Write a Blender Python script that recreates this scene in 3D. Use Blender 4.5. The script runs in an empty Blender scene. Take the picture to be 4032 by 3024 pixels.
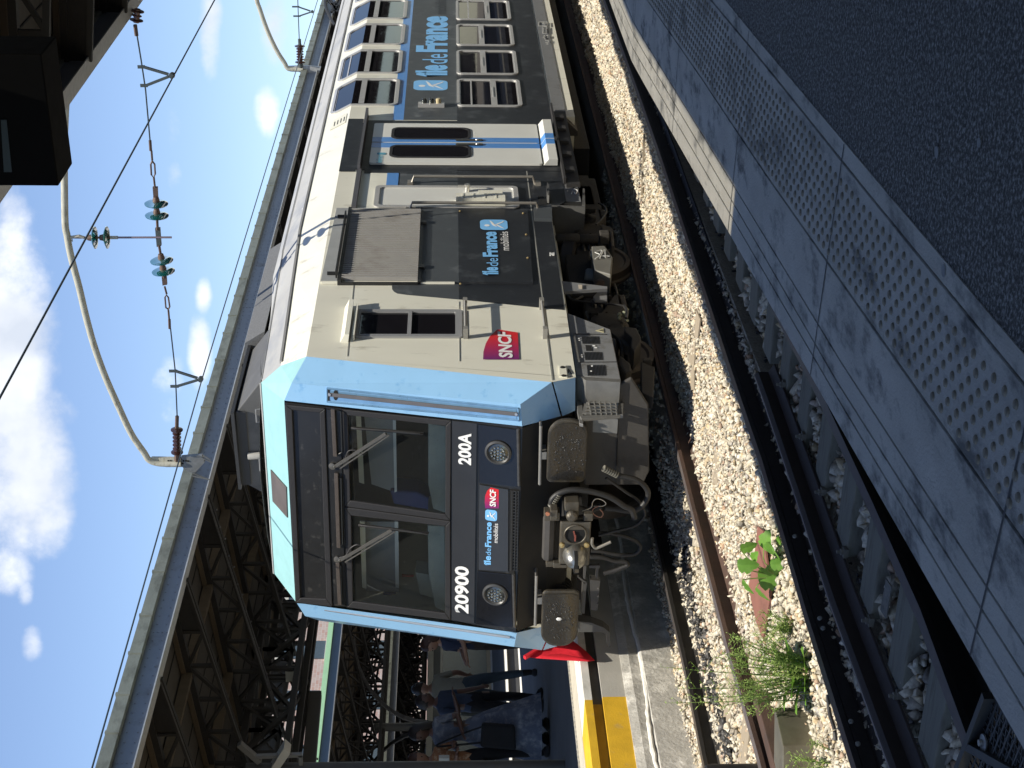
import bpy, bmesh, math, random
import numpy as np
from mathutils import Vector, Matrix
random.seed(7); rng = np.random.default_rng(7)
SC = bpy.context.scene; COL = SC.collection; PI = math.pi
# ------------------------------------------------------------------ camera (photo taken with the phone on its side)
FPX = 3250*4032/2212
CAM = Vector((7.405, -11.36, 2.03))
PIT = math.atan(131/3250); YAW = math.atan(1776.5/3250*math.cos(PIT))
sy, cy = math.sin(YAW), math.cos(YAW)
FWD = Vector((-sy*math.cos(PIT), cy*math.cos(PIT), -math.sin(PIT)))
RGT = Vector((cy, sy, 0)); UPV = Vector((-sy*math.sin(PIT), cy*math.sin(PIT), math.cos(PIT)))
cd = bpy.data.cameras.new('camera'); cam = bpy.data.objects.new('camera', cd); COL.objects.link(cam)
cd.sensor_width = 36; cd.lens = FPX/4032*36; cd.clip_start = .05; cd.clip_end = 3000
cam.matrix_world = Matrix(((-UPV.x, RGT.x, -FWD.x, CAM.x), (-UPV.y, RGT.y, -FWD.y, CAM.y), (-UPV.z, RGT.z, -FWD.z, CAM.z), (0, 0, 0, 1)))
SC.camera = cam
SC.view_settings.view_transform = 'Standard'; SC.view_settings.look = 'None'
SC.view_settings.exposure = 0.56; SC.view_settings.gamma = 1
SC.cycles.max_bounces = 6; SC.cycles.diffuse_bounces = 3; SC.cycles.glossy_bounces = 3; SC.cycles.transmission_bounces = 4
SC.cycles.transparent_max_bounces = 8; SC.cycles.sample_clamp_indirect = 8
SC.cycles.use_adaptive_sampling = True
# ray helpers: a point of a survey picture (crop key, x, y) carried onto a real plane
CR = dict(A=(1000,1400,.7233),B=(1000,600,.7233),C=(1200,0,.7233),D=(2000,1200,.3617),E=(2000,1800,.4822),F=(1100,2224,.5877),G=(2200,2024,.6027),H=(3000,1524,.9045),I=(0,0,.5877),J=(0,800,.6629),K=(0,1700,.798),L=(1900,0,.678),M=(2400,800,.6027),N=(3000,0,.9645),O=(900,1500,.5424),P=(500,2300,.4364),Q=(2150,800,.4822),R=(1600,2400,.3761),S=(1200,2500,.3158),T=(2900,1500,.3617),U=(3300,2300,.4365),V=(1200,0,.3014),W=(0,0,.5425),X=(1600,400,.4219),Y1=(1400,0,.42194),Y2=(1900,700,.5425),Y3=(2400,0,.3617),Y4=(1000,1300,.3014),Z2=(2000,2100,.3014),d=(0,0,1.8228))
def ray(k, x, y):
    ox, oy, s = CR[k]; a = (1512-(oy+y*s))/FPX; b = (2016-(ox+x*s))/FPX
    return FWD + RGT*a + UPV*b
def on(ax, val, k, x, y):
    r = ray(k, x, y); return CAM + r*((val-CAM[ax])/r[ax])
def hit(P0, N, k, x, y):
    r = ray(k, x, y); return CAM + r*((P0-CAM).dot(N)/r.dot(N))
# ------------------------------------------------------------------ sun and sky
SUNV = Vector((-1, .9, -3.25)).normalized()          # direction the light travels
ld = bpy.data.lights.new('sun', 'SUN'); ld.energy = 5.0; ld.angle = math.radians(.5); ld.color = (1, .94, .82)
sun = bpy.data.objects.new('sun', ld); COL.objects.link(sun); sun.rotation_euler = SUNV.to_track_quat('-Z', 'Y').to_euler()
W = bpy.data.worlds.new('World'); SC.world = W; W.use_nodes = True
nt = W.node_tree; nt.nodes.clear(); NN = nt.nodes.new; LK = nt.links.new
def mth(op, a, b=None, c=None, clamp=False, t=None):
    T = t or nt; n = T.nodes.new('ShaderNodeMath'); n.operation = op; n.use_clamp = clamp
    for i, v in enumerate((a, b, c)):
        if v is None: continue
        if isinstance(v, (int, float)): n.inputs[i].default_value = v
        else: T.links.new(v, n.inputs[i])
    return n.outputs[0]
def vm(op, a, b=None):
    n = NN('ShaderNodeVectorMath'); n.operation = op
    for i, v in enumerate((a, b)):
        if v is None: continue
        if isinstance(v, (tuple, list, Vector)): n.inputs[i].default_value = tuple(v)
        else: LK(v, n.inputs[i])
    return n
sky = NN('ShaderNodeTexSky'); sky.sky_type = 'NISHITA'; sky.sun_disc = False
sky.sun_elevation = math.asin(-SUNV.z); sky.sun_rotation = math.atan2(-SUNV.x, -SUNV.y)
sky.altitude = 60; sky.air_density = .85; sky.dust_density = .25; sky.ozone_density = 1.6
tc = NN('ShaderNodeTexCoord'); dirv = tc.outputs['Generated']
# clouds: soft banks at their compass bearings, broken up by noise
CL = [  # (x, y) of centre in the survey picture, half length along view-up, half length across, weight
 (15, 780, 105, 330, 1.4), (60, 1000, 100, 230, 1.4), (95, 1130, 70, 90, 1.1), (20, 560, 55, 150, 1.0), (30, 1220, 50, 60, .7), (455, 70, 26, 100, .95), (595, 60, 36, 75, 1.0), (578, 240, 30, 55, 1.0),
 (440, 640, 20, 42, .95), (432, 760, 27, 80, 1.05), (362, 830, 30, 70, .45), (372, 290, 20, 60, .35), (375, 375, 16, 35, .35), (70, 1390, 22, 34, .6), (55, 1275, 16, 28, .45), (1100, 1500, 100, 300, .5), (-150, 900, 120, 500, 1.0), (250, -400, 200, 300, .9), (300, 2300, 200, 300, .9)]
mask = None
for (x, y, ru, ra, w) in CL:
    c = ray('d', x, y).normalized(); r = (RGT - c*RGT.dot(c)).normalized(); u = r.cross(c).normalized()
    dd = vm('SUBTRACT', dirv, c)
    a = vm('DOT_PRODUCT', dd.outputs[0], r/(ra/3250)).outputs['Value']; b = vm('DOT_PRODUCT', dd.outputs[0], u/(ru/3250)).outputs['Value']
    f = vm('DOT_PRODUCT', dirv, c).outputs['Value']
    e = mth('SUBTRACT', w, mth('MULTIPLY', mth('ADD', mth('MULTIPLY', a, a), mth('MULTIPLY', b, b)), w))
    e = mth('MULTIPLY', mth('MAXIMUM', e, -1.5), mth('GREATER_THAN', f, 0))
    e = mth('SUBTRACT', e, mth('MULTIPLY', mth('LESS_THAN', f, 0), 1.5))
    mask = e if mask is None else mth('MAXIMUM', mask, e)
n1 = NN('ShaderNodeTexNoise'); n1.inputs['Scale'].default_value = 19; n1.inputs['Detail'].default_value = 9; n1.inputs['Roughness'].default_value = .58; n1.inputs['Distortion'].default_value = .35
LK(dirv, n1.inputs['Vector'])
n2 = NN('ShaderNodeTexNoise'); n2.inputs['Scale'].default_value = 11; n2.inputs['Detail'].default_value = 5; LK(dirv, n2.inputs['Vector'])
n4 = NN('ShaderNodeTexNoise'); n4.inputs['Scale'].default_value = 62; n4.inputs['Detail'].default_value = 7; n4.inputs['Roughness'].default_value = .6; LK(dirv, n4.inputs['Vector'])
cm = mth('ADD', mth('ADD', mask, mth('MULTIPLY', mth('SUBTRACT', n1.outputs['Fac'], .5), 2.0)), mth('MULTIPLY', mth('SUBTRACT', n4.outputs['Fac'], .54), 1.25))
mr = NN('ShaderNodeMapRange'); mr.interpolation_type = 'SMOOTHSTEP'; LK(cm, mr.inputs['Value']); mr.inputs['From Min'].default_value = -.12; mr.inputs['From Max'].default_value = 1.3
cr = NN('ShaderNodeValToRGB'); cr.color_ramp.elements[0].position = .38; cr.color_ramp.elements[0].color = (4.2, 4.5, 5.0, 1); cr.color_ramp.elements[1].position = .62; cr.color_ramp.elements[1].color = (7.0, 7.0, 7.0, 1)
LK(n2.outputs['Fac'], cr.inputs['Fac'])
mx = NN('ShaderNodeMix'); mx.data_type = 'RGBA'
LK(mth('MULTIPLY', mr.outputs['Result'], .9), mx.inputs['Factor'])
hs = NN('ShaderNodeHueSaturation'); hs.inputs['Saturation'].default_value = 1.0; hs.inputs['Hue'].default_value = .504; hs.inputs['Value'].default_value = 1.0; LK(sky.outputs[0], hs.inputs['Color'])
LK(hs.outputs[0], mx.inputs['A']); LK(cr.outputs[0], mx.inputs['B'])
bg = NN('ShaderNodeBackground'); bg.inputs['Strength'].default_value = .13; LK(mx.outputs['Result'], bg.inputs['Color'])
wo = NN('ShaderNodeOutputWorld'); LK(bg.outputs[0], wo.inputs['Surface'])
# ------------------------------------------------------------------ materials
MT = {}
def mat(name, col, rough=.6, metal=0, var=.12, sc=6, bump=0, bsc=60, col2=None, c2amt=.5, c2sc=3, coat=0, stretch=None, spec=.5):
    if name in MT: return MT[name]
    m = bpy.data.materials.new(name); m.use_nodes = True; t = m.node_tree; b = t.nodes['Principled BSDF']
    b.inputs['Roughness'].default_value = rough; b.inputs['Metallic'].default_value = metal; b.inputs['Specular IOR Level'].default_value = spec
    if coat: b.inputs['Coat Weight'].default_value = coat; b.inputs['Coat Roughness'].default_value = .08
    L = t.links.new; tcn = t.nodes.new('ShaderNodeTexCoord'); vec = tcn.outputs['Object']
    if stretch:
        mp = t.nodes.new('ShaderNodeMapping'); mp.inputs['Scale'].default_value = stretch; L(vec, mp.inputs['Vector']); vec = mp.outputs[0]
    def noise(s, d=5, r=.6):
        n = t.nodes.new('ShaderNodeTexNoise'); n.inputs['Scale'].default_value = s; n.inputs['Detail'].default_value = d; n.inputs['Roughness'].default_value = r; L(vec, n.inputs['Vector']); return n.outputs['Fac']
    def mix(f, a, bb, bt='MIX'):
        n = t.nodes.new('ShaderNodeMix'); n.data_type = 'RGBA'; n.blend_type = bt
        if isinstance(f, float): n.inputs['Factor'].default_value = f
        else: L(f, n.inputs['Factor'])
        for k, v in (('A', a), ('B', bb)):
            if isinstance(v, tuple): n.inputs[k].default_value = v
            else: L(v, n.inputs[k])
        return n.outputs['Result']
    base = (*col, 1)
    nz = noise(sc); lo = mth('SUBTRACT', 1, mth('MULTIPLY', mth('SUBTRACT', 1, nz, t=t), 2*var, t=t), t=t)
    lo = mth('ADD', lo, var*.5, t=t)
    cmb = t.nodes.new('ShaderNodeCombineColor'); [L(lo, cmb.inputs[i]) for i in range(3)]
    c = mix(1.0, base, cmb.outputs[0], 'MULTIPLY')
    if col2:
        n3 = noise(c2sc, 7, .65); rmp = t.nodes.new('ShaderNodeMapRange'); L(n3, rmp.inputs['Value'])
        rmp.inputs['From Min'].default_value = .62-.3*c2amt; rmp.inputs['From Max'].default_value = .72-.12*c2amt
        c = mix(rmp.outputs[0], c, (*col2, 1))
    L(c, b.inputs['Base Color'])
    L(mth('ADD', mth('MULTIPLY', mth('SUBTRACT', noise(sc*3), .5, t=t), .18, t=t), rough, t=t, clamp=True), b.inputs['Roughness'])
    if bump:
        bn = t.nodes.new('ShaderNodeBump'); bn.inputs['Strength'].default_value = bump; bn.inputs['Distance'].default_value = .01; L(noise(bsc, 6), bn.inputs['Height']); L(bn.outputs[0], b.inputs['Normal'])
    MT[name] = m; return m
def glass(name, tint=(.6, .65, .65), alpha=.55, rough=.02):
    m = bpy.data.materials.new(name); m.use_nodes = True; t = m.node_tree; t.nodes.clear(); L = t.links.new; N = t.nodes.new
    tr = N('ShaderNodeBsdfTransparent'); tr.inputs[0].default_value = (*tint, 1)
    gl = N('ShaderNodeBsdfGlossy'); gl.inputs['Roughness'].default_value = rough; gl.inputs['Color'].default_value = (.95, .97, 1, 1)
    df = N('ShaderNodeBsdfDiffuse'); df.inputs[0].default_value = (.25, .26, .25, 1)
    tcn = N('ShaderNodeTexCoord'); nz = N('ShaderNodeTexNoise'); nz.inputs['Scale'].default_value = 90; nz.inputs['Detail'].default_value = 3; L(tcn.outputs['Object'], nz.inputs['Vector'])
    sp = N('ShaderNodeMapRange'); L(nz.outputs['Fac'], sp.inputs['Value']); sp.inputs['From Min'].default_value = .69; sp.inputs['From Max'].default_value = .76; sp.inputs['To Min'].default_value = .035; sp.inputs['To Max'].default_value = .7
    fr = N('ShaderNodeFresnel'); fr.inputs['IOR'].default_value = 1.55
    m1 = N('ShaderNodeMixShader'); L(fr.outputs[0], m1.inputs[0]); L(tr.outputs[0], m1.inputs[1]); L(gl.outputs[0], m1.inputs[2])
    m2 = N('ShaderNodeMixShader'); L(sp.outputs[0], m2.inputs[0]); L(m1.outputs[0], m2.inputs[1]); L(df.outputs[0], m2.inputs[2])
    o = N('ShaderNodeOutputMaterial'); L(m2.outputs[0], o.inputs[0]); MT[name] = m; return m
cream = mat('cream_paint', (.79, .77, .65), .38, var=.10, sc=2.2, coat=.25, col2=(.50, .47, .38), c2amt=.12, c2sc=5, stretch=(1, 1, .35))
slate = mat('slate_paint', (.017, .019, .023), .45, var=.25, sc=2, coat=0, col2=(.05, .055, .06), c2amt=.25, c2sc=4)
slateg = mat('grey_paint', (.066, .074, .080), .48, var=.22, sc=2, coat=0, col2=(.12, .13, .135), c2amt=.2, c2sc=4)
blue = mat('light_blue_paint', (.25, .46, .69), .34, var=.10, sc=2.5, coat=.3, col2=(.15, .34, .58), c2amt=.1, c2sc=9)
blue2 = mat('stripe_blue_paint', (.085, .26, .62), .4, var=.1, sc=2.5, coat=.2)
teal = mat('teal_blue_paint', (.27, .49, .50), .45, var=.14, sc=9, col2=(.25, .46, .47), c2amt=.22, c2sc=22)
mask_b = mat('cab_black', (.018, .018, .018), .38, var=.3, sc=3, coat=.15, col2=(.05, .048, .045), c2amt=.15, c2sc=14)
rubber = mat('rubber', (.018, .017, .018), .6, var=.2, sc=20, bump=.2)
roofp = mat('roof_grey', (.37, .37, .36), .6, var=.16, sc=3, col2=(.24, .25, .27), c2amt=.35, c2sc=2.2, stretch=(1, .5, 1))
steel = mat('brushed_steel', (.62, .60, .56), .36, metal=.85, var=.15, sc=12)
alu = mat('aluminium_frame', (.56, .55, .53), .4, metal=.45, var=.12, sc=12)
grease = mat('greasy_iron', (.062, .053, .038), .40, var=.5, sc=11, bump=1.0, bsc=13, coat=.25, col2=(.015, .013, .012), c2amt=.45, c2sc=7)
dirt = mat('brake_dust_iron', (.045, .040, .034), .78, var=.35, sc=7, bump=.3, bsc=40)
dirt2 = mat('dark_underframe', (.013, .012, .011), .8, var=.4, sc=7, bump=.3)
white = mat('white_lettering', (.82, .82, .80), .5, var=.05)
skyb = mat('logo_blue', (.20, .50, .86), .45, var=.05)
greyp = mat('equipment_grey', (.20, .205, .21), .5, var=.12, sc=5, col2=(.12, .115, .105), c2amt=.2, c2sc=6)
black = mat('black_void', (.006, .006, .006), .85, var=.2)
wing = glass('window_glass', (.55, .52, .55)); wing2 = glass('windscreen_glass', (.9, .93, .92))
# ------------------------------------------------------------------ mesh helpers
class M:
    def __init__(s): s.v = []; s.f = []; s.mi = []; s.cur = 0
    def add(s, vs, fs):
        o = len(s.v); s.v += [tuple(p) for p in vs]; s.f += [tuple(i+o for i in f) for f in fs]; s.mi += [s.cur]*len(fs); return s
    def box(s, x0, x1, y0, y1, z0, z1):
        return s.add([(x0,y0,z0),(x1,y0,z0),(x1,y1,z0),(x0,y1,z0),(x0,y0,z1),(x1,y0,z1),(x1,y1,z1),(x0,y1,z1)], [(0,3,2,1),(4,5,6,7),(0,1,5,4),(1,2,6,5),(2,3,7,6),(3,0,4,7)])
    def prism(s, pts, vec):
        n = len(pts); vec = Vector(vec); p = [Vector(q) for q in pts]
        nn = Vector((0, 0, 0))
        for i in range(n): nn += p[i].cross(p[(i+1) % n])
        if nn.dot(vec) < 0: p = p[::-1]
        return s.add(p+[q+vec for q in p], [tuple(range(n))[::-1], tuple(range(n, 2*n))]+[(i, (i+1) % n, n+(i+1) % n, n+i) for i in range(n)])
    def quad(s, *p): return s.add(p, [tuple(range(len(p)))])
    def bar(s, a, b, w, h, up=(0, 0, 1)):
        a, b = Vector(a), Vector(b); d = (b-a).normalized(); u = Vector(up); x = d.cross(u)
        if x.length < 1e-4: x = d.cross(Vector((1, 0, 0)))
        x.normalize(); u = x.cross(d).normalized(); x = x*(w/2); u = u*(h/2)
        vs = [a-x-u, a+x-u, a+x+u, a-x+u, b-x-u, b+x-u, b+x+u, b-x+u]
        return s.add(vs, [(0,1,2,3),(7,6,5,4),(0,4,5,1),(1,5,6,2),(2,6,7,3),(3,7,4,0)])
    def tube(s, pts, r, n=8, smooth=0):
        pts = [Vector(p) for p in pts]
        if smooth: pts = crom(pts, smooth)
        R = r if isinstance(r, (list, tuple)) else [r]*len(pts)
        if smooth and isinstance(r, (list, tuple)): R = [r[min(len(r)-1, int(i/smooth))] for i in range(len(pts))]
        rings = []; u = None
        for i, p in enumerate(pts):
            d = (pts[min(i+1, len(pts)-1)]-pts[max(i-1, 0)]).normalized()
            if u is None: u = d.orthogonal().normalized()
            u = (u-d*u.dot(d)); u = u.normalized() if u.length > 1e-6 else d.orthogonal().normalized()
            w = d.cross(u); rings.append([p+(u*math.cos(2*PI*j/n)+w*math.sin(2*PI*j/n))*R[i] for j in range(n)])
        fs = [(i*n+j, i*n+(j+1) % n, (i+1)*n+(j+1) % n, (i+1)*n+j) for i in range(len(pts)-1) for j in range(n)]
        fs += [tuple(range(n))[::-1], tuple((len(pts)-1)*n+j for j in range(n))]
        return s.add([q for g in rings for q in g], fs)
    def lathe(s, c, ax, prof, n=20):
        c = Vector(c); ax = Vector(ax).normalized(); u = ax.orthogonal().normalized(); w = ax.cross(u)
        vs = [c+ax*h+(u*math.cos(2*PI*j/n)+w*math.sin(2*PI*j/n))*max(r, 1e-4) for (r, h) in prof for j in range(n)]
        fs = [(i*n+j, i*n+(j+1) % n, (i+1)*n+(j+1) % n, (i+1)*n+j) for i in range(len(prof)-1) for j in range(n)]
        return s.add(vs, fs+[tuple(range(n))[::-1], tuple((len(prof)-1)*n+j for j in range(n))])
    def ico(s, c, r, sub=1, sq=(1, 1, 1)):
        bm = bmesh.new(); bmesh.ops.create_icosphere(bm, subdivisions=sub, radius=1)
        vs = [(c[0]+v.co.x*r*sq[0], c[1]+v.co.y*r*sq[1], c[2]+v.co.z*r*sq[2]) for v in bm.verts]
        s.add(vs, [tuple(v.index for v in f.verts) for f in bm.faces]); bm.free(); return s
def crom(p, k):
    out = []; q = [2*p[0]-p[1]]+p+[2*p[-1]-p[-2]]
    for i in range(1, len(q)-2):
        for j in range(k):
            t = j/k; out.append(.5*((2*q[i])+(q[i+1]-q[i-1])*t+(2*q[i-1]-5*q[i]+4*q[i+1]-q[i+2])*t*t+(3*q[i]-q[i-1]-3*q[i+1]+q[i+2])*t**3))
    return out+[p[-1]]
def obj(name, m, mt, parent=None, smooth=False, bevel=0, label=None):
    me = bpy.data.meshes.new(name); me.from_pydata([tuple(v) for v in m.v], [], m.f)
    for x in (mt if isinstance(mt, (list, tuple)) else [mt]): me.materials.append(x)
    if isinstance(mt, (list, tuple)): me.polygons.foreach_set('material_index', m.mi)
    me.update(); o = bpy.data.objects.new(name, me); COL.objects.link(o)
    if smooth: me.polygons.foreach_set('use_smooth', [True]*len(me.polygons)); me.set_sharp_from_angle(angle=math.radians(38))
    if bevel:
        b = o.modifiers.new('bevel', 'BEVEL'); b.width = bevel; b.segments = 2; b.limit_method = 'ANGLE'
    if parent is not None: attach(o, parent)
    if label: o['label'] = label
    return o
def attach(o, p):
    o.parent = p; o.matrix_parent_inverse = Matrix.Translation(-wloc(p))
def wloc(p):
    l = Vector((0, 0, 0))
    while p is not None:
        l += Vector(p.location); l += p.matrix_parent_inverse.translation if p.parent else Vector((0, 0, 0)); p = p.parent
    return l
def tag(o, label, cat, group=None):
    o['label'] = label; o['category'] = cat
    if group: o['group'] = group
    return o
def thing(name, loc, label, cat, group=None):
    o = bpy.data.objects.new(name, None); COL.objects.link(o); o.location = loc; o.empty_display_size = .2; return tag(o, label, cat, group)
def kindof(o, k): o['kind'] = k; return o
def dup(root, loc, label=None, group=None):
    r = root.copy(); COL.objects.link(r); r.location = loc
    if label: r['label'] = label
    if group: r['group'] = group
    def rec(src, dst):
        for ch in [c for c in src.children]:
            c = ch.copy(); COL.objects.link(c); c.parent = dst; rec(ch, c)
    rec(root, r); return r
def plate(pts, vec): return M().prism(pts, vec)
_tx = {}
def text(name, body, O, U, V, w, h, mt, parent, bold=0, out=.0015, shear=0):
    cu = bpy.data.curves.new(name, 'FONT'); cu.body = body; cu.size = 1; cu.offset = bold; cu.shear = shear; cu.resolution_u = 3
    to = bpy.data.objects.new('tmp', cu); COL.objects.link(to)
    dg = bpy.context.evaluated_depsgraph_get(); me = bpy.data.meshes.new_from_object(to.evaluated_get(dg)); bpy.data.objects.remove(to)
    xs = [v.co.x for v in me.vertices]; ys = [v.co.y for v in me.vertices]; x0, x1, y0, y1 = min(xs), max(xs), min(ys), max(ys)
    U = Vector(U).normalized(); V = Vector(V).normalized(); N = U.cross(V).normalized()
    for v in me.vertices: v.co = Vector(O)+U*((v.co.x-x0)/(x1-x0)*w)+V*((v.co.y-y0)/(y1-y0)*h)+N*out
    me.materials.clear(); me.materials.append(mt); o = bpy.data.objects.new(name, me); COL.objects.link(o); attach(o, parent); return o
# ================================================================== THE TRAIN
T = thing('train_carriage', (0, 10, .09), 'double-deck commuter train with light blue cab front, black windscreen mask and cream and grey side', 'train')
SX = 1.41; YE = 24.0
# --- body shell: side walls and roof, lofted from the cab roof line to the full section
def prof(t):
    a = [(1.41,.98),(1.41,3.27),(1.25,3.51),(1.03,3.70),(.6,3.745),(.3,3.76),(0,3.77)]; b = [(1.41,.98),(1.41,3.28),(1.235,3.61),(.98,3.80),(.7,3.925),(.35,4.0),(0,4.035)]
    return [((1-t)*p[0]+t*q[0], (1-t)*p[1]+t*q[1]) for p, q in zip(a, b)]
m = M(); mr_ = M(); secs = []
for Y, t in ((None, 0), (1.0, .2), (2.2, .62), (3.3, 1), (8, 1), (14, 1), (YE, 1)):
    pr = prof(t)
    for sgn in (1, -1):
        if Y is None: ys = [-.27, .108, .24, .345, .345, .345, .345]
        else: ys = [Y]*7
        secs.append((sgn, [(sgn*p[0], y, p[1]) for p, y in zip(pr, ys)]))
for sgn in (1, -1):
    L = [s for g, s in secs if g == sgn]
    if sgn == 1: L[0][0] = (1.41, -.27, .985)
    L[0] = list(L[0])
    for i in range(len(L)-1):
        for j in range(6):
            q = (L[i][j], L[i+1][j], L[i+1][j+1], L[i][j+1])
            (m if j < 2 else mr_).quad(*(q if sgn == 1 else q[::-1]))
m.quad((1.41, YE, .98), (-1.41, YE, .98), (-1.41, YE, 3.28), (1.41, YE, 3.28))
m.box(-1.395, 1.395, 6.55, YE, .5, .97); m.box(-1.2, 1.2, -.1, 6.5, .93, .975)
obj('body_shell', m, cream, T)
rf = obj('roof', mr_, roofp, T, smooth=True)
g = M()
for X, Z, t in ((1.235, 3.615, 0), (.98, 3.806, 0)):
    g.bar((X, 3.3, Z), (X, YE, Z), .035 if X > 1 else .012, .02)
g.bar((1.25, .3, 3.515), (1.235, 3.3, 3.615), .035, .02); g.bar((1.03, .4, 3.706), (.98, 3.3, 3.806), .012, .012)
obj('rain_gutter', g, roofp, rf)
# --- graffiti-free side paint, each a thin panel on the wall
def side(name, pts, mt, off=.003, th=.003, par=None, lab=None):   # pts: (Y, Z)
    return obj(name, plate([(SX+off-th*.5, y, z) for y, z in pts], (th, 0, 0)), mt, par or T, label=lab)
def yz(k, x, y, off=0.003): p = on(0, SX+off, k, x, y); return (p.y, p.z)
ZS = 1.96; ZB = 2.614; ZT = 2.742
wedge = [yz('B', *p) for p in ((750,722),(752,745),(762,758),(780,768),(830,775),(1110,800),(1608,850))]
wedge = [(wedge[0][0]+.02, wedge[0][1])]+wedge[1:]
# lower dark field behind the cab and upper grey field
low = [w for w in wedge if w[1] < ZS-.01]
yc = [w for w in wedge if w[1] >= ZS-.01]
yseam = 1.30
side('dark_side_panel', [(yz('B',1110,800)[0], ZS)]+[yz('B',1608,850), (4.66, 1.19), (4.66, ZS)], slate)
side('grey_side_panel', yc+[(yz('B',1110,800)[0], ZS), (4.50, ZS), (4.50, ZT-.0), (wedge[0][0], wedge[0][1])], slateg)
side('dark_side_panel', [yz('B',1608,850), yz('B',1690,857), (3.45, .985), (3.7, .80), (4.66, .80), (4.66, 1.19)], slate, off=.002)
side('dark_side_panel', [(4.5, ZS), (4.66, ZS), (4.66, 3.0), (4.5, 3.0)], slate, off=.006)
side('dark_side_panel', [(4.66, .80), (4.66, .98), (4.72, .98), (4.72, .8)], slate)
side('dark_side_panel', [(6.2, .80), (YE, .76), (YE, ZS), (6.2, ZS)], slate)
side('grey_side_panel', [(6.34, ZS), (YE, ZS), (YE, ZB), (6.34, ZB)], slateg)
side('blue_stripe', [(6.34, ZB), (YE, ZB), (YE, ZT), (6.34, ZT)], blue2)
side('blue_stripe', [(4.08, ZB), (4.5, ZB), (4.5, ZT), (4.08, ZT)], blue2, off=.008)
side('cream_patch', [(3.42, ZT), (4.5, ZT), (4.5, 2.93), (3.42, 2.93)], cream, off=.007)
# skirts under the passenger section
sk = M().prism([(1.40,6.4,.76),(1.40,6.4,.62),(1.26,6.4,.47),(1.2,6.4,.47),(1.2,6.4,.76)], (0, YE-6.4, 0))
skm = obj('lower_skirt', sk, dirt, T)
obj('sill_panel', M().prism([(1.412,6.4,.765),(1.404,6.4,.605),(1.3,6.4,.605),(1.3,6.4,.765)], (0, YE-6.4, 0)), greyp, T)
# --- fine seams in the side wall
g = M(); g.bar((SX+.001, -.32, 1.185), (SX+.001, 4.66, 1.185), .008, .012); g.bar((SX+.001, .02, ZS), (SX+.001, 1.2, ZS), .006, .006); g.bar((SX, .11, 2.92), (SX, 1.58, 2.95), .006, .008)
obj('panel_seam', g, mat('seam_grey', (.3, .3, .27), .6), T)
# --- blue cab front
FP = Vector((0, -.06, 3.46)); FN = Vector((0, -1, .225)).normalized(); FU = Vector((0, .225, 1)).normalized()
def fp(x, y, off=0, k='A'): return hit(FP+FN*off, FN, k, x, y)
def fy(z): return -.06-.225*(3.46-z)
ft = 1.072
faceT = Vector((ft, -.06, 3.46)); faceB = Vector((1.08, -.515, 1.44)); roofC = Vector((1.026, .342, 3.705))
crT = on(0, 1.235, 'A', 205, 150); cnn = (crT-faceT).cross(faceB-faceT).normalized(); crB = hit(faceT, cnn, 'A', 1450, 265)
s0 = Vector((1.41, .108, 3.27)); s1 = Vector((1.41, -.352, 1.194)); s2 = Vector((1.41, -.271, .989)); shd = Vector((1.25, .24, 3.51))
lo1 = on(1, -.375, 'A', 1670, 330); lo2 = on(1, -.34, 'A', 1748, 300)
def mir(p): return Vector((-p.x, p.y, p.z))
mm = M(); mm.quad(s0, s1, s2, (1.41, -.265, .98)); obj('front_infill', mm, cream, T)
for sg in (1, -1):
    def P(p): return p if sg == 1 else mir(p)
    def Q(mm, *ps): mm.quad(*([P(p) for p in ps] if sg == 1 else [P(p) for p in ps][::-1]))
    mm = M(); Q(mm, faceT, faceB, crB, crT); Q(mm, crT, crB, s1, s0)
    obj('cab_corner', mm, blue, T)
    mm = M(); Q(mm, crB, faceB, lo1, s1); obj('corner_skirt', mm, blue, T)
    mm = M(); Q(mm, s1+Vector((.001, 0, -.012)), lo1+Vector((0, 0, -.014)), lo2, s2); Q(mm, s2, lo2, lo2+Vector((0, .35, 0)), s2+Vector((0, .35, 0))); obj('corner_skirt', mm, blue, T)
    mm = M(); Q(mm, roofC, faceT, crT, shd); Q(mm, shd, crT, s0); obj('upper_corner', mm, teal, T)
mm = M(); mm.quad(faceT, roofC, mir(roofC), mir(faceT)); tb = obj('brow_panel', mm, teal, T)
mm = M(); mm.quad(roofC, (1.026, .8, 3.76), (-1.026, .8, 3.76), mir(roofC)); mm.tube([roofC, mir(roofC)], .012, 6); obj('roof_edge', mm, roofp, T)
# little slanted number glass on the brow
BN = (faceT-roofC).cross(Vector((-1, 0, 0))).normalized()
if BN.y > 0: BN = -BN
def bp(x, y, off=0): return hit(roofC+BN*off, BN, 'A', x, y)
q = [bp(*p, .004) for p in ((93,620),(178,716),(184,882),(104,792))]
obj('brow_window', plate(q, BN*.006), mat('dusty_plastic', (.12, .10, .085), .35, var=.5, sc=3), tb)
# black mask (recessed face)
face = M(); face.quad(faceT, mir(faceT), mir(faceB), faceB)
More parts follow.
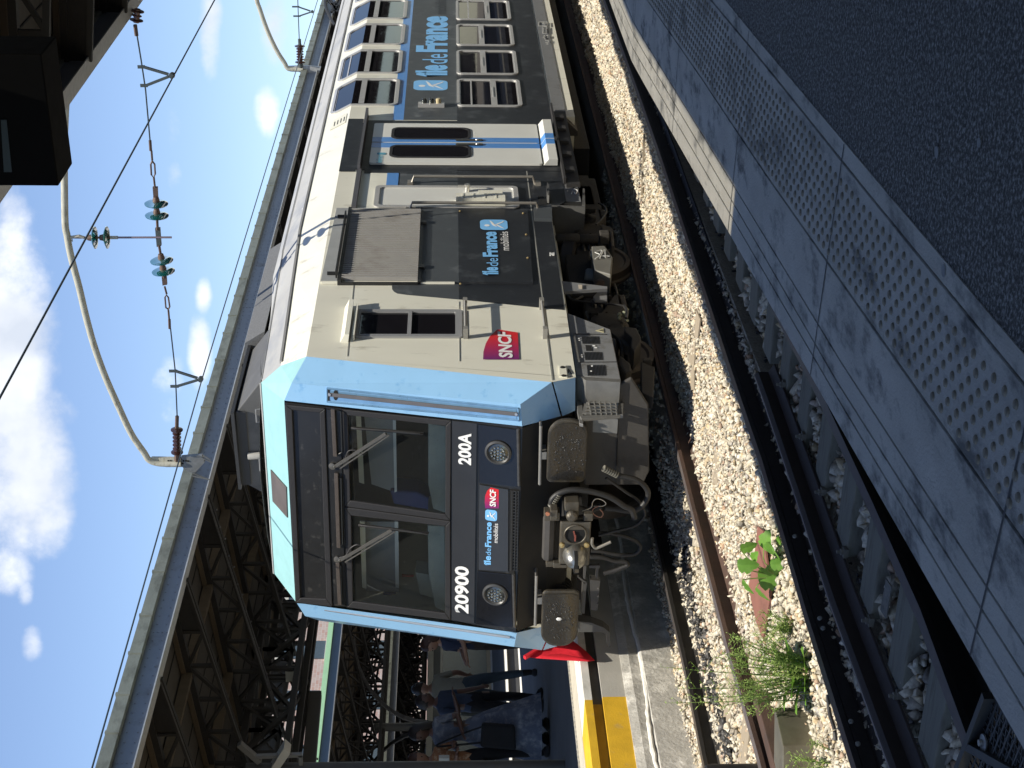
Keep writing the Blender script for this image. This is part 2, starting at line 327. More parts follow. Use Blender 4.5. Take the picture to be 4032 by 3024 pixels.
# --- build the face as a frame round the two panes so one can look in
fm = M()
def fring(mm, outer, inner, th, back=0):
    n = len(outer)
    for i in range(n):
        j = (i+1) % n
        mm.prism([outer[i]-FN*back, outer[j]-FN*back, inner[j]-FN*back, inner[i]-FN*back], FN*th)
def quadpts(pts, off=0): return [fp(x, y, off) for x, y in pts]
oR = [(478,290),(1075,352),(1070,895),(496,818)]; iR = [(512,322),(1045,380),(1043,862),(526,786)]
oL = [(496,822),(1070,899),(1072,1438),(508,1368)]; iL = [(530,868),(1043,926),(1043,1400),(540,1335)]
oD = [(176,262),(390,284),(430,1360),(232,1336)]; iD = [(212,290),(362,305),(398,1318),(256,1312)]
TR, BR, BL, TL = (165,255), (1462,385), (1425,1512), (226,1348)
fm.prism(quadpts([TR,(478,290),(508,1368),TL]), -FN*.02)
fm.prism(quadpts([(1075,352),BR,BL,(1072,1438)]), -FN*.02)
obj('cab_mask', fm, mask_b, T)
def frame(name, o, i, mtf, mtg, glassname, th=.02, back=.0):
    mm = M(); fring(mm, quadpts(o), quadpts(i), th, back)
    f = obj(name, mm, mtf, T, bevel=.006); gq = quadpts(i, -.004)
    obj(glassname, M().quad(*gq[::-1]), mtg, f); return f
fR = frame('windscreen_frame', oR, iR, rubber, wing2, 'windscreen', .024, .012); fL = frame('windscreen_frame', oL, iL, rubber, wing2, 'windscreen', .024, .012)
fD = frame('destination_window', oD, iD, rubber, wing2, 'pane', .028, .004)
# inside of destination box
mm = M(); g4 = quadpts(iD, -.006)
mm.quad(*quadpts([(205,285),(370,300),(376,500),(212,490)], -.05)[::-1]); obj('blind', mm, mat('blind_blue', (.03, .045, .11), .5), fD)
mm = M(); mm.quad(*quadpts([(205,408),(372,392),(378,482),(212,490)], -.04)[::-1]); obj('blind_bracket', mm, mat('dull_metal', (.19, .20, .18), .5, var=.3), fD)
mm = M().quad(*quadpts([(170,255),(400,280),(430,1362),(222,1340)], -.07)[::-1]); obj('blind_backing', mm, mat('smoked', (.022, .022, .022), .5, var=.4), fD)
# wiper tray
mm = M(); mm.prism(quadpts([(398,290),(472,298),(500,1362),(436,1356)], .001), FN*.012)
tray = obj('wiper_tray', mm, mask_b, T)
mm = M()
for a, b in (((430,292),(443,548)), ((448,640),(462,1045)), ((456,1128),(468,1356))): mm.bar(fp(*a, .035), fp(*b, .035), .035, .02, FN)
obj('tray_bar', mm, mat('worn_bronze', (.10, .082, .07), .5, metal=.3, var=.35, sc=20), tray, bevel=.004)
mm = M()
for y0, y1 in ((296,540), (660,1040), (1135,1350)):
    mm.tube([fp(452, y0, .03), fp(470+ (y1-y0)*.01, y0+8, .03), fp(474+(y1-y0)*.02, y1-14, .03), fp(448+(y1)*.01, y1, .03)], .007, 6)
obj('tray_rim', mm, mask_b, tray)
for px in ((428,600), (455,1108)):
    mm = M(); mm.lathe(fp(*px, .02), FN, [(.032,0),(.032,.014),(.012,.02)], 14); mm.box(*[c for c in ()]) if 0 else None
    obj('wiper_pivot', mm, mat('wiper_grey', (.12, .115, .105), .45, metal=.3, var=.3, sc=20), tray, smooth=True)
def wiper(piv, elbow, b0, b1, hose):
    mm = M(); a = fp(*piv, .05); e = fp(*elbow, .07)
    mm.bar(a, e, .026, .014, FN); mm.bar(fp(piv[0]+28, piv[1]+10, .05), fp(elbow[0]+18, elbow[1]+8, .07), .010, .010, FN); mm.ico(a, .016)
    w = obj('wiper', mm, mat('wiper_grey', (.12, .115, .105), .45, metal=.3, var=.3, sc=20), T)
    k = M(); mid = fp((b0[0]+b1[0])/2, (b0[1]+b1[1])/2, .085)
    k.tube([fp(*b0, .04), fp(b0[0]+40, b0[1]+6, .07), mid, fp(b1[0]-40, b1[1]-2, .07), fp(*b1, .04)], .007, 6, 3); k.bar(fp(*b0, .032), fp(*b1, .032), .012, .03, FN)
    obj('wiper_blade', k, mat('blade', (.05, .048, .046), .45, metal=.4), w)
    k = M(); k.tube([fp(*q, .05) for q in hose], .006, 6, 4); obj('washer_hose', k, rubber, w)
wiper((440,605), (718,425), (530,393), (920,425), ((440,610),(470,600),(498,560),(515,520),(560,518),(600,545)))
wiper((468,1115), (750,950), (570,922), (950,968), ((465,1100),(500,1090),(525,1050),(560,1030),(590,1040)))
# number band, headlamp panel
band = obj('number_band', plate(quadpts([(1080,353),(1214,368),(1199,1455),(1077,1438)], .001), FN*.008), mat('band_grey', (.030, .031, .034), .4, var=.3, sc=2, coat=.15), T)
def ftext(name, body, x0, y0, x1, y1, mt, off, bold=0, par=None):    # x0 cap top, x1 baseline, y0 left end, y1 right end
    O = fp(x1, y0, off); Ue = fp(x1, y1, off); Ve = fp(x0, y0, off); U = Ue-O; w = abs(U.x); h = (Ve-O).length
    return text(name, body, O, (1, 0, 0), FU, w, h, mt, par or T, bold)
ftext('lettering', '200A', 1112, 598, 1183, 425, white, .012, .035, band); ftext('lettering', '20900', 1094, 1406, 1170, 1152, white, .012, .035, band)
lampp = M(); lampp.prism(quadpts([(1222,372),(1443,402),(1441,712),(1226,690)], .001), FN*.012)
lampg = mat('lamp_cover', (.012, .012, .013), .12, var=.3, sc=30, spec=.6)
lr = obj('lamp_cover', lampp, lampg, T, bevel=.004)
lampp = M(); lampp.prism(quadpts([(1217,1170),(1405,1190),(1413,1478),(1210,1460)], .001), FN*.012); ll = obj('lamp_cover', lampp, lampg, T, bevel=.004)
lens = mat('lens', (.16, .17, .165), .15, metal=.8, var=.4, sc=40); ringm = mat('lamp_ring', (.05, .05, .05), .4)
led = mat('lamp_facet', (.55, .57, .54), .12, metal=.9, var=.3, sc=40)
for par, c in ((lr, (1330, 527)), (ll, (1313, 1300))):
    C0 = fp(*c, .014)
    h = obj('headlight', M().lathe(C0, FN, [(.115,0),(.115,.012),(.098,.02),(.085,.006),(.0,-.0)], 28), ringm, T, smooth=True)
    k = M(); k.lathe(C0+FN*.006, FN, [(.084,0),(.07,.004),(.04,.012),(.001,.016)], 24); obj('lens', k, lens, h)
    k = M()
    for r_, n_ in ((.058, 12), (.03, 6), (0, 1)):
        for j in range(n_):
            a = 2*PI*j/n_; k.ico(C0+FN*.018+Vector((1, 0, 0))*math.cos(a)*r_+FU*math.sin(a)*r_, .011 if r_ > .04 else .014)
    obj('lamp_facet', k, led, h)
mid = obj('logo_panel', plate(quadpts([(1230,700),(1388,726),(1386,1172),(1226,1162)], .001), FN*.016), mat('logo_slate', (.036, .040, .048), .42, var=.25, sc=3), T, bevel=.004)
slot = M(); slot.prism(quadpts([(1392,728),(1446,735),(1418,1185),(1390,1180)], .001), FN*.010); sl = obj('vent_slot', slot, black, T)
slot = M()
for i in range(27):
    y = 738+i*16.5; slot.bar(fp(1410, y, .018), fp(1442, y+4, .018), .006, .006, FN)
for x in (1405, 1425, 1440): slot.bar(fp(x, 738, .022), fp(x-8, 1170, .022), .006, .006, FN)
obj('vent_mesh', slot, mat('mesh_black', (.03, .03, .03), .5), sl)
for a, b in (((1438,400),(1444,708)), ((1412,1190),(1420,1478))): mm = M(); mm.tube([fp(*a, .02), fp(*b, .02)], .014, 8); obj('bumper_strip', mm, mat('scuffed_strip', (.12, .12, .12), .4, metal=.5, var=.5, sc=20), T)
# logos
def person_mark(par, c, ux, vx, s, off, mt):   # ux,vx: unit width and height vectors of the square, size s
    N_ = ux.cross(vx).normalized(); N_ = N_
    def q(a, b): return c+ux*(a*s)+vx*(b*s)+N_*off
    mm = M(); n = 14; mm.quad(*[q(.10*math.cos(2*PI*i/n)-.08, .25+.10*math.sin(2*PI*i/n)) for i in range(n)])
    def stroke(ps, ws):
        L = []; Rr = []
        for i, (a, b) in enumerate(ps):
            a0, b0 = ps[max(i-1, 0)]; a1, b1 = ps[min(i+1, len(ps)-1)]; dx, dy = a1-a0, b1-b0; l = math.hypot(dx, dy)
            L.append((a-dy/l*ws[i], b+dx/l*ws[i])); Rr.append((a+dy/l*ws[i], b-dx/l*ws[i]))
        for i in range(len(ps)-1): mm.quad(q(*Rr[i]), q(*Rr[i+1]), q(*L[i+1]), q(*L[i]))
    stroke([(.38,.14),(.27,.09),(.12,.05),(-.05,.0),(-.2,-.1)], [.012,.03,.045,.05,.012])
    stroke([(-.36,-.36),(-.26,-.27),(-.12,-.17),(.02,-.06)], [.01,.03,.04,.035]); stroke([(-.0,-.08),(.12,-.2),(.24,-.31),(.36,-.37)], [.035,.035,.028,.01])
    return obj('figure_mark', mm, mt, par)
def rsq(c, ux, vx, w, h, r, n=5):
    o = []
    for cx, cy_, a0 in ((w/2-r, h/2-r, 0), (-w/2+r, h/2-r, 90), (-w/2+r, -h/2+r, 180), (w/2-r, -h/2+r, 270)):
        for i in range(n+1):
            a = math.radians(a0+90*i/n); o.append(c+ux*(cx+r*math.cos(a))+vx*(cy_+r*math.sin(a)))
    return o
X1 = Vector((1, 0, 0)); Y1v = Vector((0, 1, 0)); Z1 = Vector((0, 0, 1))
ftext('lettering', 'île', 1252, 1144, 1290, 1092, skyb, .019, .03, mid); ftext('lettering', 'de', 1262, 1088, 1290, 1050, skyb, .019, 0, mid); ftext('lettering', 'France', 1258, 1044, 1292, 908, skyb, .019, .035, mid)
ftext('lettering', 'mobilités', 1303, 1020, 1327, 915, white, .019, 0, mid)
c = fp(1291, 870, .018); bs = obj('blue_badge', M().quad(*rsq(c, X1, FU, .112, .104, .025)), skyb, mid); person_mark(bs, c, X1, FU, .104, .003, white)
redm = None
def gradred():
    m_ = mat('badge_red', (.6, .02, .03), .35, var=.03); t = m_.node_tree; b = t.nodes['Principled BSDF']
    tcn = t.nodes.new('ShaderNodeTexCoord'); sp = t.nodes.new('ShaderNodeSeparateXYZ'); t.links.new(tcn.outputs['Generated'], sp.inputs[0])
    return m_, t, b, sp
def badge_mat(name, axis):
    m_ = bpy.data.materials.new(name); m_.use_nodes = True; t = m_.node_tree; b = t.nodes['Principled BSDF']; b.inputs['Roughness'].default_value = .35
    tcn = t.nodes.new('ShaderNodeTexCoord'); sp = t.nodes.new('ShaderNodeSeparateXYZ'); t.links.new(tcn.outputs['Generated'], sp.inputs[0])
    r = t.nodes.new('ShaderNodeValToRGB'); r.color_ramp.elements[0].color = (.16, .02, .15, 1); r.color_ramp.elements[1].color = (.62, .02, .025, 1); r.color_ramp.elements[1].position = .72
    t.links.new(sp.outputs[axis], r.inputs[0]); t.links.new(r.outputs[0], b.inputs['Base Color']); return m_
rp = [fp(*p, .018) for p in ((1264,722),(1333,738),(1330,832),(1259,830),(1258,790),(1256,745))]
rp = [fp(*p, .018) for p in ((1332,730),(1333,832),(1259,832),(1256,800),(1258,765),(1270,735),(1290,718))]
bd = obj('red_badge', M().quad(*rp), badge_mat('front_badge', 'X'), mid); ftext('lettering', 'SNCF', 1283, 823, 1317, 732, white, .021, .03, bd)
# dark underside behind the bumpers, with grab bars
mm = M(); yb = -.42
mm.quad((1.06, fy(1.44), 1.44), (-1.06, fy(1.44), 1.44), (-1.08, -.36, 1.18), (1.08, -.36, 1.18)); mm.quad((1.08, -.36, 1.18), (-1.08, -.36, 1.18), (-1.08, -.22, 1.0), (1.08, -.22, 1.0)); mm.quad((1.08, -.22, 1.0), (-1.08, -.22, 1.0), (-1.08, 0, .95), (1.08, 0, .95))
obj('front_valance', mm, mat('valance_black', (.012, .012, .012), .7, var=.4, sc=3), T, smooth=True)
for x0, x1, yy in (((1565,382),(1560,700),580), ((1538,1198),(1530,1468),1330)) and (((1562,382),(1556,700),(1572,580)), ((1538,1198),(1532,1466),(1545,1330))):
    mm = M(); a = on(1, -.52, 'A', *x0); b = on(1, -.52, 'A', *x1); mm.tube([a+Vector((0,.12,0)), a, b, b+Vector((0,.12,0))], .014, 8); mm.box((a.x+b.x)/2-.035, (a.x+b.x)/2+.035, -.53, -.40, a.z-.055, a.z-.01)
    obj('grab_bar', mm, mat('grab_grey', (.28, .27, .25), .5, metal=.3, var=.3), T, smooth=True)
# cab interior seen through the screens
cin = M(); cin.box(-1.0, 1.0, -.1, 1.7, 2.02, 2.05); cin.quad((1.0, 1.35, 2.0), (-1.0, 1.35, 2.0), (-1.0, 1.35, 3.0), (1.0, 1.35, 3.0)); 
ci = obj('cab_interior', cin, mat('cab_wall', (.04, .04, .042), .7, var=.3), T)
def ip(name, quad, Y, mt, th=.02): return obj(name, plate([on(1, Y, 'A', *p) for p in quad], (0, th, 0)), mt, ci)
ip('grey_partition', [(600,330),(765,345),(770,745),(640,700)], .55, mat('partition', (.32, .35, .39), .6))
ip('grey_partition', [(600,905),(785,905),(790,1290),(610,1280)], .55, MT['partition'])
ip('sun_visor', [(555,330),(582,330),(600,700),(572,690)], .3, mat('visor', (.9, .9, .8), .6)); ip('sun_visor', [(575,900),(605,905),(612,1270),(590,1265)], .3, MT['visor'])
ip('window_strip', [(755,340),(772,342),(778,740),(765,745)], .5, mat('strip_pale', (.85, .92, .95), .5)); ip('window_strip', [(765,905),(785,905),(790,1265),(770,1262)], .5, MT['strip_pale'])
cb = mat('console', (.40, .44, .39), .6, var=.25, sc=5)
mm = M(); mm.prism([on(1, .05, 'A', *p) for p in ((948,370),(1046,385),(1046,860),(975,835),(948,700))], (0, .5, 0)); obj('driving_desk', mm, cb, ci, bevel=.01)
mm = M(); mm.prism([on(1, .05, 'A', *p) for p in ((945,925),(1040,930),(1046,1400),(985,1370),(950,1180))], (0, .5, 0)); obj('driving_desk', mm, cb, ci, bevel=.01)
mm = M(); mm.prism([on(1, .35, 'A', *p) for p in ((880,1180),(990,1200),(1010,1330),(905,1300))], (0, .2, 0)); obj('desk_pod', mm, cb, ci)
sb = mat('seat_blue', (.04, .065, .22), .7)
mm = M(); mm.prism([on(1, .5, 'A', *p) for p in ((740,735),(890,745),(975,790),(965,845),(760,810))], (0, .25, 0)); obj('seat', mm, sb, ci, bevel=.02)
mm = M(); mm.prism([on(1, .5, 'A', *p) for p in ((700,1300),(960,1320),(980,1375),(720,1350))], (0, .25, 0)); obj('seat', mm, sb, ci, bevel=.02)
ip('red_box', [(805,1195),(870,1200),(870,1250),(805,1245)], .8, mat('red_box', (.6, .04, .06), .5))
# recessed grab rail on the right corner
cn = (crB-crT).cross(faceT-crT).normalized()
if cn.y > 0: cn = -cn
def cp(x, y, off=0): return hit(faceT+cn*off, cn, 'A', x, y)
mm = M(); rec = [cp(398,178,.002), cp(1440,285,.002), cp(1444,350,.002), cp(398,248,.002)]
fring(mm, [cp(392,172), cp(1446,278), cp(1450,357), cp(392,254)], [cp(402,184), cp(1436,290), cp(1440,345), cp(402,242)], .008) if 0 else None
for a, b in (((398,178),(1440,288)), ((398,250),(1440,352)), ((1440,288),(1443,352)), ((398,178),(398,250))): mm.tube([cp(*a, .002), cp(*b, .002)], .010, 6)
mm.quad(cp(408,188,.004), cp(408,243,.004), cp(1430,346,.004), cp(1430,292,.004))
rc = obj('rail_recess', mm, mat('recess_blue', (.22, .42, .66), .3, metal=.35, var=.3, sc=8), T)
mm = M(); mm.quad(cp(400,182,.006), cp(400,246,.006), cp(412,246,.006), cp(412,184,.006)); mm.quad(*[cp(445+14*math.cos(a), 215+30*math.sin(a), .006) for a in [i*PI/5 for i in range(10)]][::-1]); obj('recess_hole', mm, black, rc)
mm = M(); mm.bar(cp(405,212,.03), cp(1436,320,.03), .034, .012, cn); hr = obj('corner_handrail', mm, mat('bar_grey', (.16, .15, .15), .45, metal=.4, var=.25), T, bevel=.003)
mm = M(); [mm.lathe(cp(*q, .036), cn, [(.014,0),(.012,.008)], 10) for q in ((412,212),(1428,320))]; obj('bolt', mm, steel, hr)
mm = M(); mm.tube([(-1.12, fy(3.2)+.02, 3.2), (-1.14, fy(1.5), 1.5)], .014, 8); obj('corner_handrail', mm, steel, T)
# --- side windows
wmx = mat('pane_dark', (.010, .009, .011), .03, var=.2, spec=.28)
seat_m = mat('carriage_seat', (.09, .05, .10), .8); slat_m = mat('interior_pale', (.35, .36, .33), .6)
def rrect(y0, y1, z0, z1, r, X, n=5):
    return [Vector((X, y, z)) for y, z in ((y0+r-r*math.cos(a), z0+r-r*math.sin(a)) for a in [PI/2*i/n for i in range(n+1)][::1])][::-1] if 0 else rsq(Vector((X, (y0+y1)/2, (z0+z1)/2)), Y1v, Z1, y1-y0, z1-z0, r, n)
def ringx(mm, o, i, X0, X1_):
    n = len(o)
    for k in range(n):
        j = (k+1) % n; mm.prism([Vector((X0, p.y, p.z)) for p in (o[k], o[j], i[j], i[k])], (X1_-X0, 0, 0))
def low_window(y0, y1, opened):
    mm = M(); o = rrect(y0, y1, 1.135, 1.96, .085, SX); i = rrect(y0+.04, y1-.04, 1.175, 1.925, .06, SX); ringx(mm, o, i, SX+.004, SX+.022)
    i2 = rrect(y0+.055, y1-.055, 1.19, 1.91, .05, SX); ringx(mm, i, i2, SX+.004, SX+.012)
    w = obj('window', mm, alu, T)
    mm = M(); mm.quad(*[p+Vector((.006, 0, 0)) for p in i]); obj('pane', mm, wmx, w)
    zb = 1.49 if opened else 1.60
    mm = M(); mm.box(SX+.006, SX+.022, y0+.05, y1-.05, zb-.04, zb+.035)
    if opened: mm.box(SX+.006, SX+.018, y0+.06, y1-.06, 1.765, 1.785)
    mm.box(SX+.012, SX+.03, y0+.35, y0+.75, zb+.0, zb+.012); obj('window_bar', mm, alu, w)
    return w
LW = [(6.85,7.97,1),(8.195,9.305,0),(9.555,10.65,0),(10.915,12.04,1),(12.27,13.39,0),(13.62,14.74,0)]
for a in LW: low_window(*a)
# upper windows bend over the shoulder of the roof
sA = Vector((SX, 0, 3.28)); sB = Vector((1.235, 0, 3.61)); sd = (sB-sA); sl_ = sd.length; sdn = sd/sl_; sN = Vector((sdn.z, 0, -sdn.x))
def wrap(y, s, off):     # s: height along the wall from Z 2.70
    if 2.70+s <= 3.28: return Vector((SX+off, y, 2.70+s))
    t = s-.58; p = sA+sdn*t+sN*off; return Vector((p.x, y, p.z))
def up_window(y0, y1, opened):
    S = .58+.30
    def ringw(mm, e0, e1, o0, o1, r0, r1):
        def loop(e, r):
            out = []
            H = S-2*e; Wd = (y1-y0)-2*e
            for cx, cy_, a0 in ((Wd-r, H-r, 0), (r, H-r, 90), (r, r, 180), (Wd-r, r, 270)):
                for q in range(6):
                    a = math.radians(a0+18*q); out.append((y0+e+cx+r*math.cos(a), e+cy_+r*math.sin(a)))
            out2 = []
            for k in range(len(out)):
                a, b = out[k], out[(k+1) % len(out)]; out2.append(a)
                if (a[1]-.58)*(b[1]-.58) < 0: tt = (.58-a[1])/(b[1]-a[1]); out2.append((a[0]+(b[0]-a[0])*tt, .58))
            return out2
        A, B = loop(e0, r0), loop(e1, r1); n = len(A)
        for k in range(n):
            j = (k+1) % n
            a0, a1, b1, b0 = A[k], A[j], B[j], B[k]
            mm.add([wrap(*a0, o1), wrap(*a1, o1), wrap(*b1, o1), wrap(*b0, o1), wrap(*a0, o0), wrap(*a1, o0), wrap(*b1, o0), wrap(*b0, o0)], [(0,1,2,3), (0,4,5,1), (2,6,7,3)])
        return B
    mm = M(); B = ringw(mm, 0, .04, .0, .02, .11, .08); ringw(mm, .04, .055, .0, .010, .08, .07); w = obj('window', mm, alu, T)
    mm = M(); lo_ = [p for p in B if p[1] <= .581]; hi_ = [p for p in B if p[1] >= .579]
    def order(L): c_ = (sum(p[0] for p in L)/len(L), sum(p[1] for p in L)/len(L)); return sorted(L, key=lambda p: math.atan2(p[1]-c_[1], p[0]-c_[0]))
    mm.quad(*[wrap(*p, .005) for p in order(lo_)]); mm.quad(*[wrap(*p, .005) for p in order(hi_)]); obj('pane', mm, wmx, w)
    s0_ = .46; mm = M()
    mm.add([wrap(y0+.05, s0_-.035, .018), wrap(y1-.05, s0_-.035, .018), wrap(y1-.05, s0_+.035, .018), wrap(y0+.05, s0_+.035, .018)], [(0,1,2,3)])
    if opened: mm.add([wrap(y0+.05, .72, .012), wrap(y1-.05, .72, .012), wrap(y1-.05, .74, .012), wrap(y0+.05, .74, .012)], [(0,1,2,3)])
    obj('window_bar', mm, alu, w)
for i, a in enumerate(LW): up_window(a[0]+.02+(.13 if i == 0 else 0)*0, a[1]-.0, i == 1)
mm = M(); mm.add([(1.40, 6.2, 2.9), (1.43, 6.2, 2.9), (1.43, 6.2, 3.3), (1.25, 6.2, 3.62), (1.2, 6.2, 3.6)], [])
# lettering and badge on the side
def stext(body, Y0, Y1_, Z0, Z1_, mt, bold=0, X=SX+.006): return text('lettering', body, (X, Y0, Z0), (0, 1, 0), (0, 0, 1), Y1_-Y0, Z1_-Z0, mt, T, bold)
def yzc(x, y, k='Y1'): return yz(k, x, y, .006)
bz = yzc(862, 500)[1]
Ya = [yzc(860, v)[0] for v in (718, 607, 596, 505, 488, 152)]
stext('île', Ya[0], Ya[1], bz, yzc(560, 650)[1], skyb, .05); stext('de', Ya[2], Ya[3], bz, yzc(625, 540)[1], skyb, .005); stext('France', Ya[4], Ya[5], bz, yzc(565, 440)[1], skyb, .05)
stext('mobilités', yzc(850, 130)[0], yzc(850, 130)[0]+1.05, bz+.03, yzc(735, 60)[1]+.0, mat('dark_lettering', (.035, .04, .045), .5), .0)
c = Vector((SX+.006, *yzc(700, 795))); w_ = abs(yzc(700, 748)[0]-yzc(700, 842)[0]); h_ = yzc(540, 795)[1]-yzc(858, 795)[1]
b_ = obj('blue_badge', M().quad(*rsq(c, Y1v, Z1, w_, h_, .09)), skyb, T); person_mark(b_, c, Y1v*(w_/h_), Z1, h_, .002, white)
# logo on the service hatch in front of the louvre
XH = SX+.026
def q8(x, y, k='X'): p = on(0, XH, k, x, y); return (p.y, p.z)
def htext(body, a, b, bold, mt, z1=None):
    p = q8(*a); q = q8(*b); return text('lettering', body, (XH+.001, p[0], p[1]), (0, 1, 0), (0, 0, 1), q[0]-p[0], q[1]-p[1], mt, T, bold)
hatch = [on(0, SX+.004, 'B', *p) for p in ((905,712),(1108,712),(1520,720),(1490,320),(1108,310),(905,306))]
hz = [(p.y, p.z) for p in hatch]
side('hatch_panel', [(hz[0][0], hz[0][1]), (hz[1][0], ZS), (hz[4][0], ZS), (hz[5][0], hz[5][1])], slateg, off=.012, th=.018)
side('hatch_panel', [(hz[1][0], ZS), (hz[2][0], hz[2][1]), (hz[3][0], hz[3][1]), (hz[4][0], ZS)], slate, off=.012, th=.018)
side('hatch_panel', [tuple(yz('B', 362, 710)), (1.60, hz[0][1]), (hz[5][0], hz[5][1]), tuple(yz('B', 450, 306))], mat('hatch_alu', (.42, .43, .42), .5, metal=.2, var=.15), off=.006, th=.01)
htext('île', (862,1622), (705,1545), .04, skyb); htext('de', (860,1538), (745,1462), 0, skyb); htext('France', (858,1450), (703,1215), .045, skyb); htext('mobilités', (962,1390), (872,1215), 0, white)
p = q8(816, 1150); c = Vector((XH+.001, *p)); w_ = abs(q8(816,1102)[0]-q8(816,1198)[0]); h_ = abs(q8(688,1150)[1]-q8(944,1150)[1])
b_ = obj('blue_badge', M().quad(*rsq(c, Y1v, Z1, w_, h_, .06)), skyb, T); person_mark(b_, c, Y1v*(w_/h_), Z1, h_, .002, white)
mm = M(); [mm.ico(on(0, XH, 'X', *p), .012) for p in ((500,1022),(1090,1042),(1118,1240),(1132,1458),(505,1700))]; obj('bolt', mm, mat('brass', (.55, .42, .2), .4, metal=.7), T)
# louvre: box with slats in four thin rows
G = [on(0, SX+.05, 'B', *p) for p in ((530,305),(478,693),(890,697),(908,316))]; gy0 = G[1].y; gy1 = G[0].y; gz1 = (G[0].z+G[1].z)/2; gz0 = (G[2].z+G[3].z)/2
gm = mat('louvre', (.40, .385, .36), .6, metal=.1, var=.25, sc=3, col2=(.27, .25, .225), c2amt=.3, c2sc=3)
mm = M(); nsl = 38
for i in range(nsl):
    y = gy0+.02+(gy1-gy0-.04)*(i+.5)/nsl; d_ = (gy1-gy0)/nsl
    mm.box(SX+.02, SX+.060, y-d_*.10, y+d_*.40, gz0, gz1)
gr = obj('louvre_grille', mm, gm, T)
mm = M(); mm.box(SX+.0, SX+.06, gy0-.02, gy1+.02, gz1, gz1+.035); mm.box(SX, SX+.03, gy0-.02, gy0, gz0, gz1); mm.box(SX, SX+.03, gy1, gy1+.02, gz0, gz1); mm.box(SX, SX+.035, gy0, gy1, gz0-.03, gz0); mm.box(SX+.001, SX+.018, gy0, gy1, gz0, gz1); mm.box(SX+.02, SX+.10, gy0+.1, gy1-.18, gz1+.045, gz1+.06)
mm.box(SX, SX+.05, gy0+.3, gy0+.36, gz0-.06, gz0); mm.box(SX, SX+.05, gy1-.36, gy1-.3, gz0-.06, gz0)
obj('grille_frame', mm, mask_b, gr)
for q in (((455,340),(455,360),(500,360),(500,342)), ((398,650),(398,668),(445,668),(445,650))): mm = M(); mm.prism([on(0, SX+.014, 'B', *p) for p in q], (.004, 0, 0)); obj('hinge', mm, black, T)
mm = M(); mm.prism([(SX+.004, 1.585, gz0-1.0*0), (SX+.004, 1.60, gz0), (SX+.004, 1.60, gz1+.2), (SX+.004, 1.585, gz1+.2)], (.02, 0, 0)); mm.box(SX+.004, SX+.02, 1.575, 1.60, 2.0, 3.25); obj('white_strip', mm, cream, T)
# cab side window with projecting hood and two grab rails
cw = [on(0, SX+.003, 'B', *p) for p in ((565,858),(565,1010),(1130,862),(1130,1012))]; y0, y1, z0, z1 = .45, 1.0, 1.935, 2.875
mm = M(); ringx(mm, rrect(y0, y1, z0, z1, .02, SX), rrect(y0+.05, y1-.05, z0+.06, z1-.03, .01, SX), SX+.002, SX+.02); mm.box(SX+.004, SX+.022, y0+.04, y1-.04, 2.385, 2.42); w = obj('cab_window', mm, mat('cab_window_frame', (.34, .34, .34), .5, metal=.3), T)
mm = M().quad(*[p+Vector((.004, 0, 0)) for p in rrect(y0+.05, y1-.05, z0+.06, z1-.03, .01, SX)]); obj('pane', mm, wmx, w)
mm = M(); mm.prism([(SX, y0-.08, 2.93), (SX+.07, y0-.06, 2.92), (SX+.07, y0-.06, 2.96), (SX, y0-.08, 3.0)], (0, y1-y0+.16, 0)); mm.box(SX, SX+.06, y0-.04, y1+.04, 2.875, 2.89); obj('window_hood', mm, cream, w)
for zz in (1.905, 1.205):
    a = .47; b = 1.06
    mm = M(); mm.tube([(SX, a, zz), (SX+.085, a, zz), (SX+.085, b, zz), (SX, b, zz)], .013, 8); mm.box(SX, SX+.1, a-.03, a+.03, zz-.02, zz+.02); mm.box(SX, SX+.1, b-.03, b+.03, zz-.02, zz+.02); obj('grab_rail', mm, mat('rail_grey', (.33, .32, .29), .5, metal=.3, var=.2), T)
# the wordmark badge on the cab side
bp_ = [on(0, SX+.006, 'B', *p) for p in ((1436,980),(1444,1127),(1247,1127),(1249,1085),(1262,1040),(1285,1000),(1325,963))]
bd = obj('red_badge', M().quad(*[Vector((SX+.006, p.y, p.z)) for p in bp_][::-1]), badge_mat('side_badge', 'Y'), T)
p0 = on(0, SX+.009, 'B', 1410, 1118); p1 = on(0, SX+.009, 'B', 1325, 975); text('lettering', 'SNCF', (SX+.008, p0.y, p0.z), (0, 1, 0), (0, 0, 1), p1.y-p0.y, p1.z-p0.z, white, bd, .035, .001, .1)
mm = M(); mm.box(SX, SX+.014, -.26, -.08, 1.035, 1.13) if 0 else mm.prism([on(0, SX+.002, 'D', *p) for p in ((555,665),(630,668),(645,795),(562,790))], (.012, 0, 0)); bxp = obj('bolted_plate', mm, cream, T)
mm = M(); [mm.lathe(on(0, SX+.015, 'D', *p), X1, [(.022,0),(.018,.004)], 12) for p in ((595,680),(608,772))]; obj('bolt', mm, black, bxp)
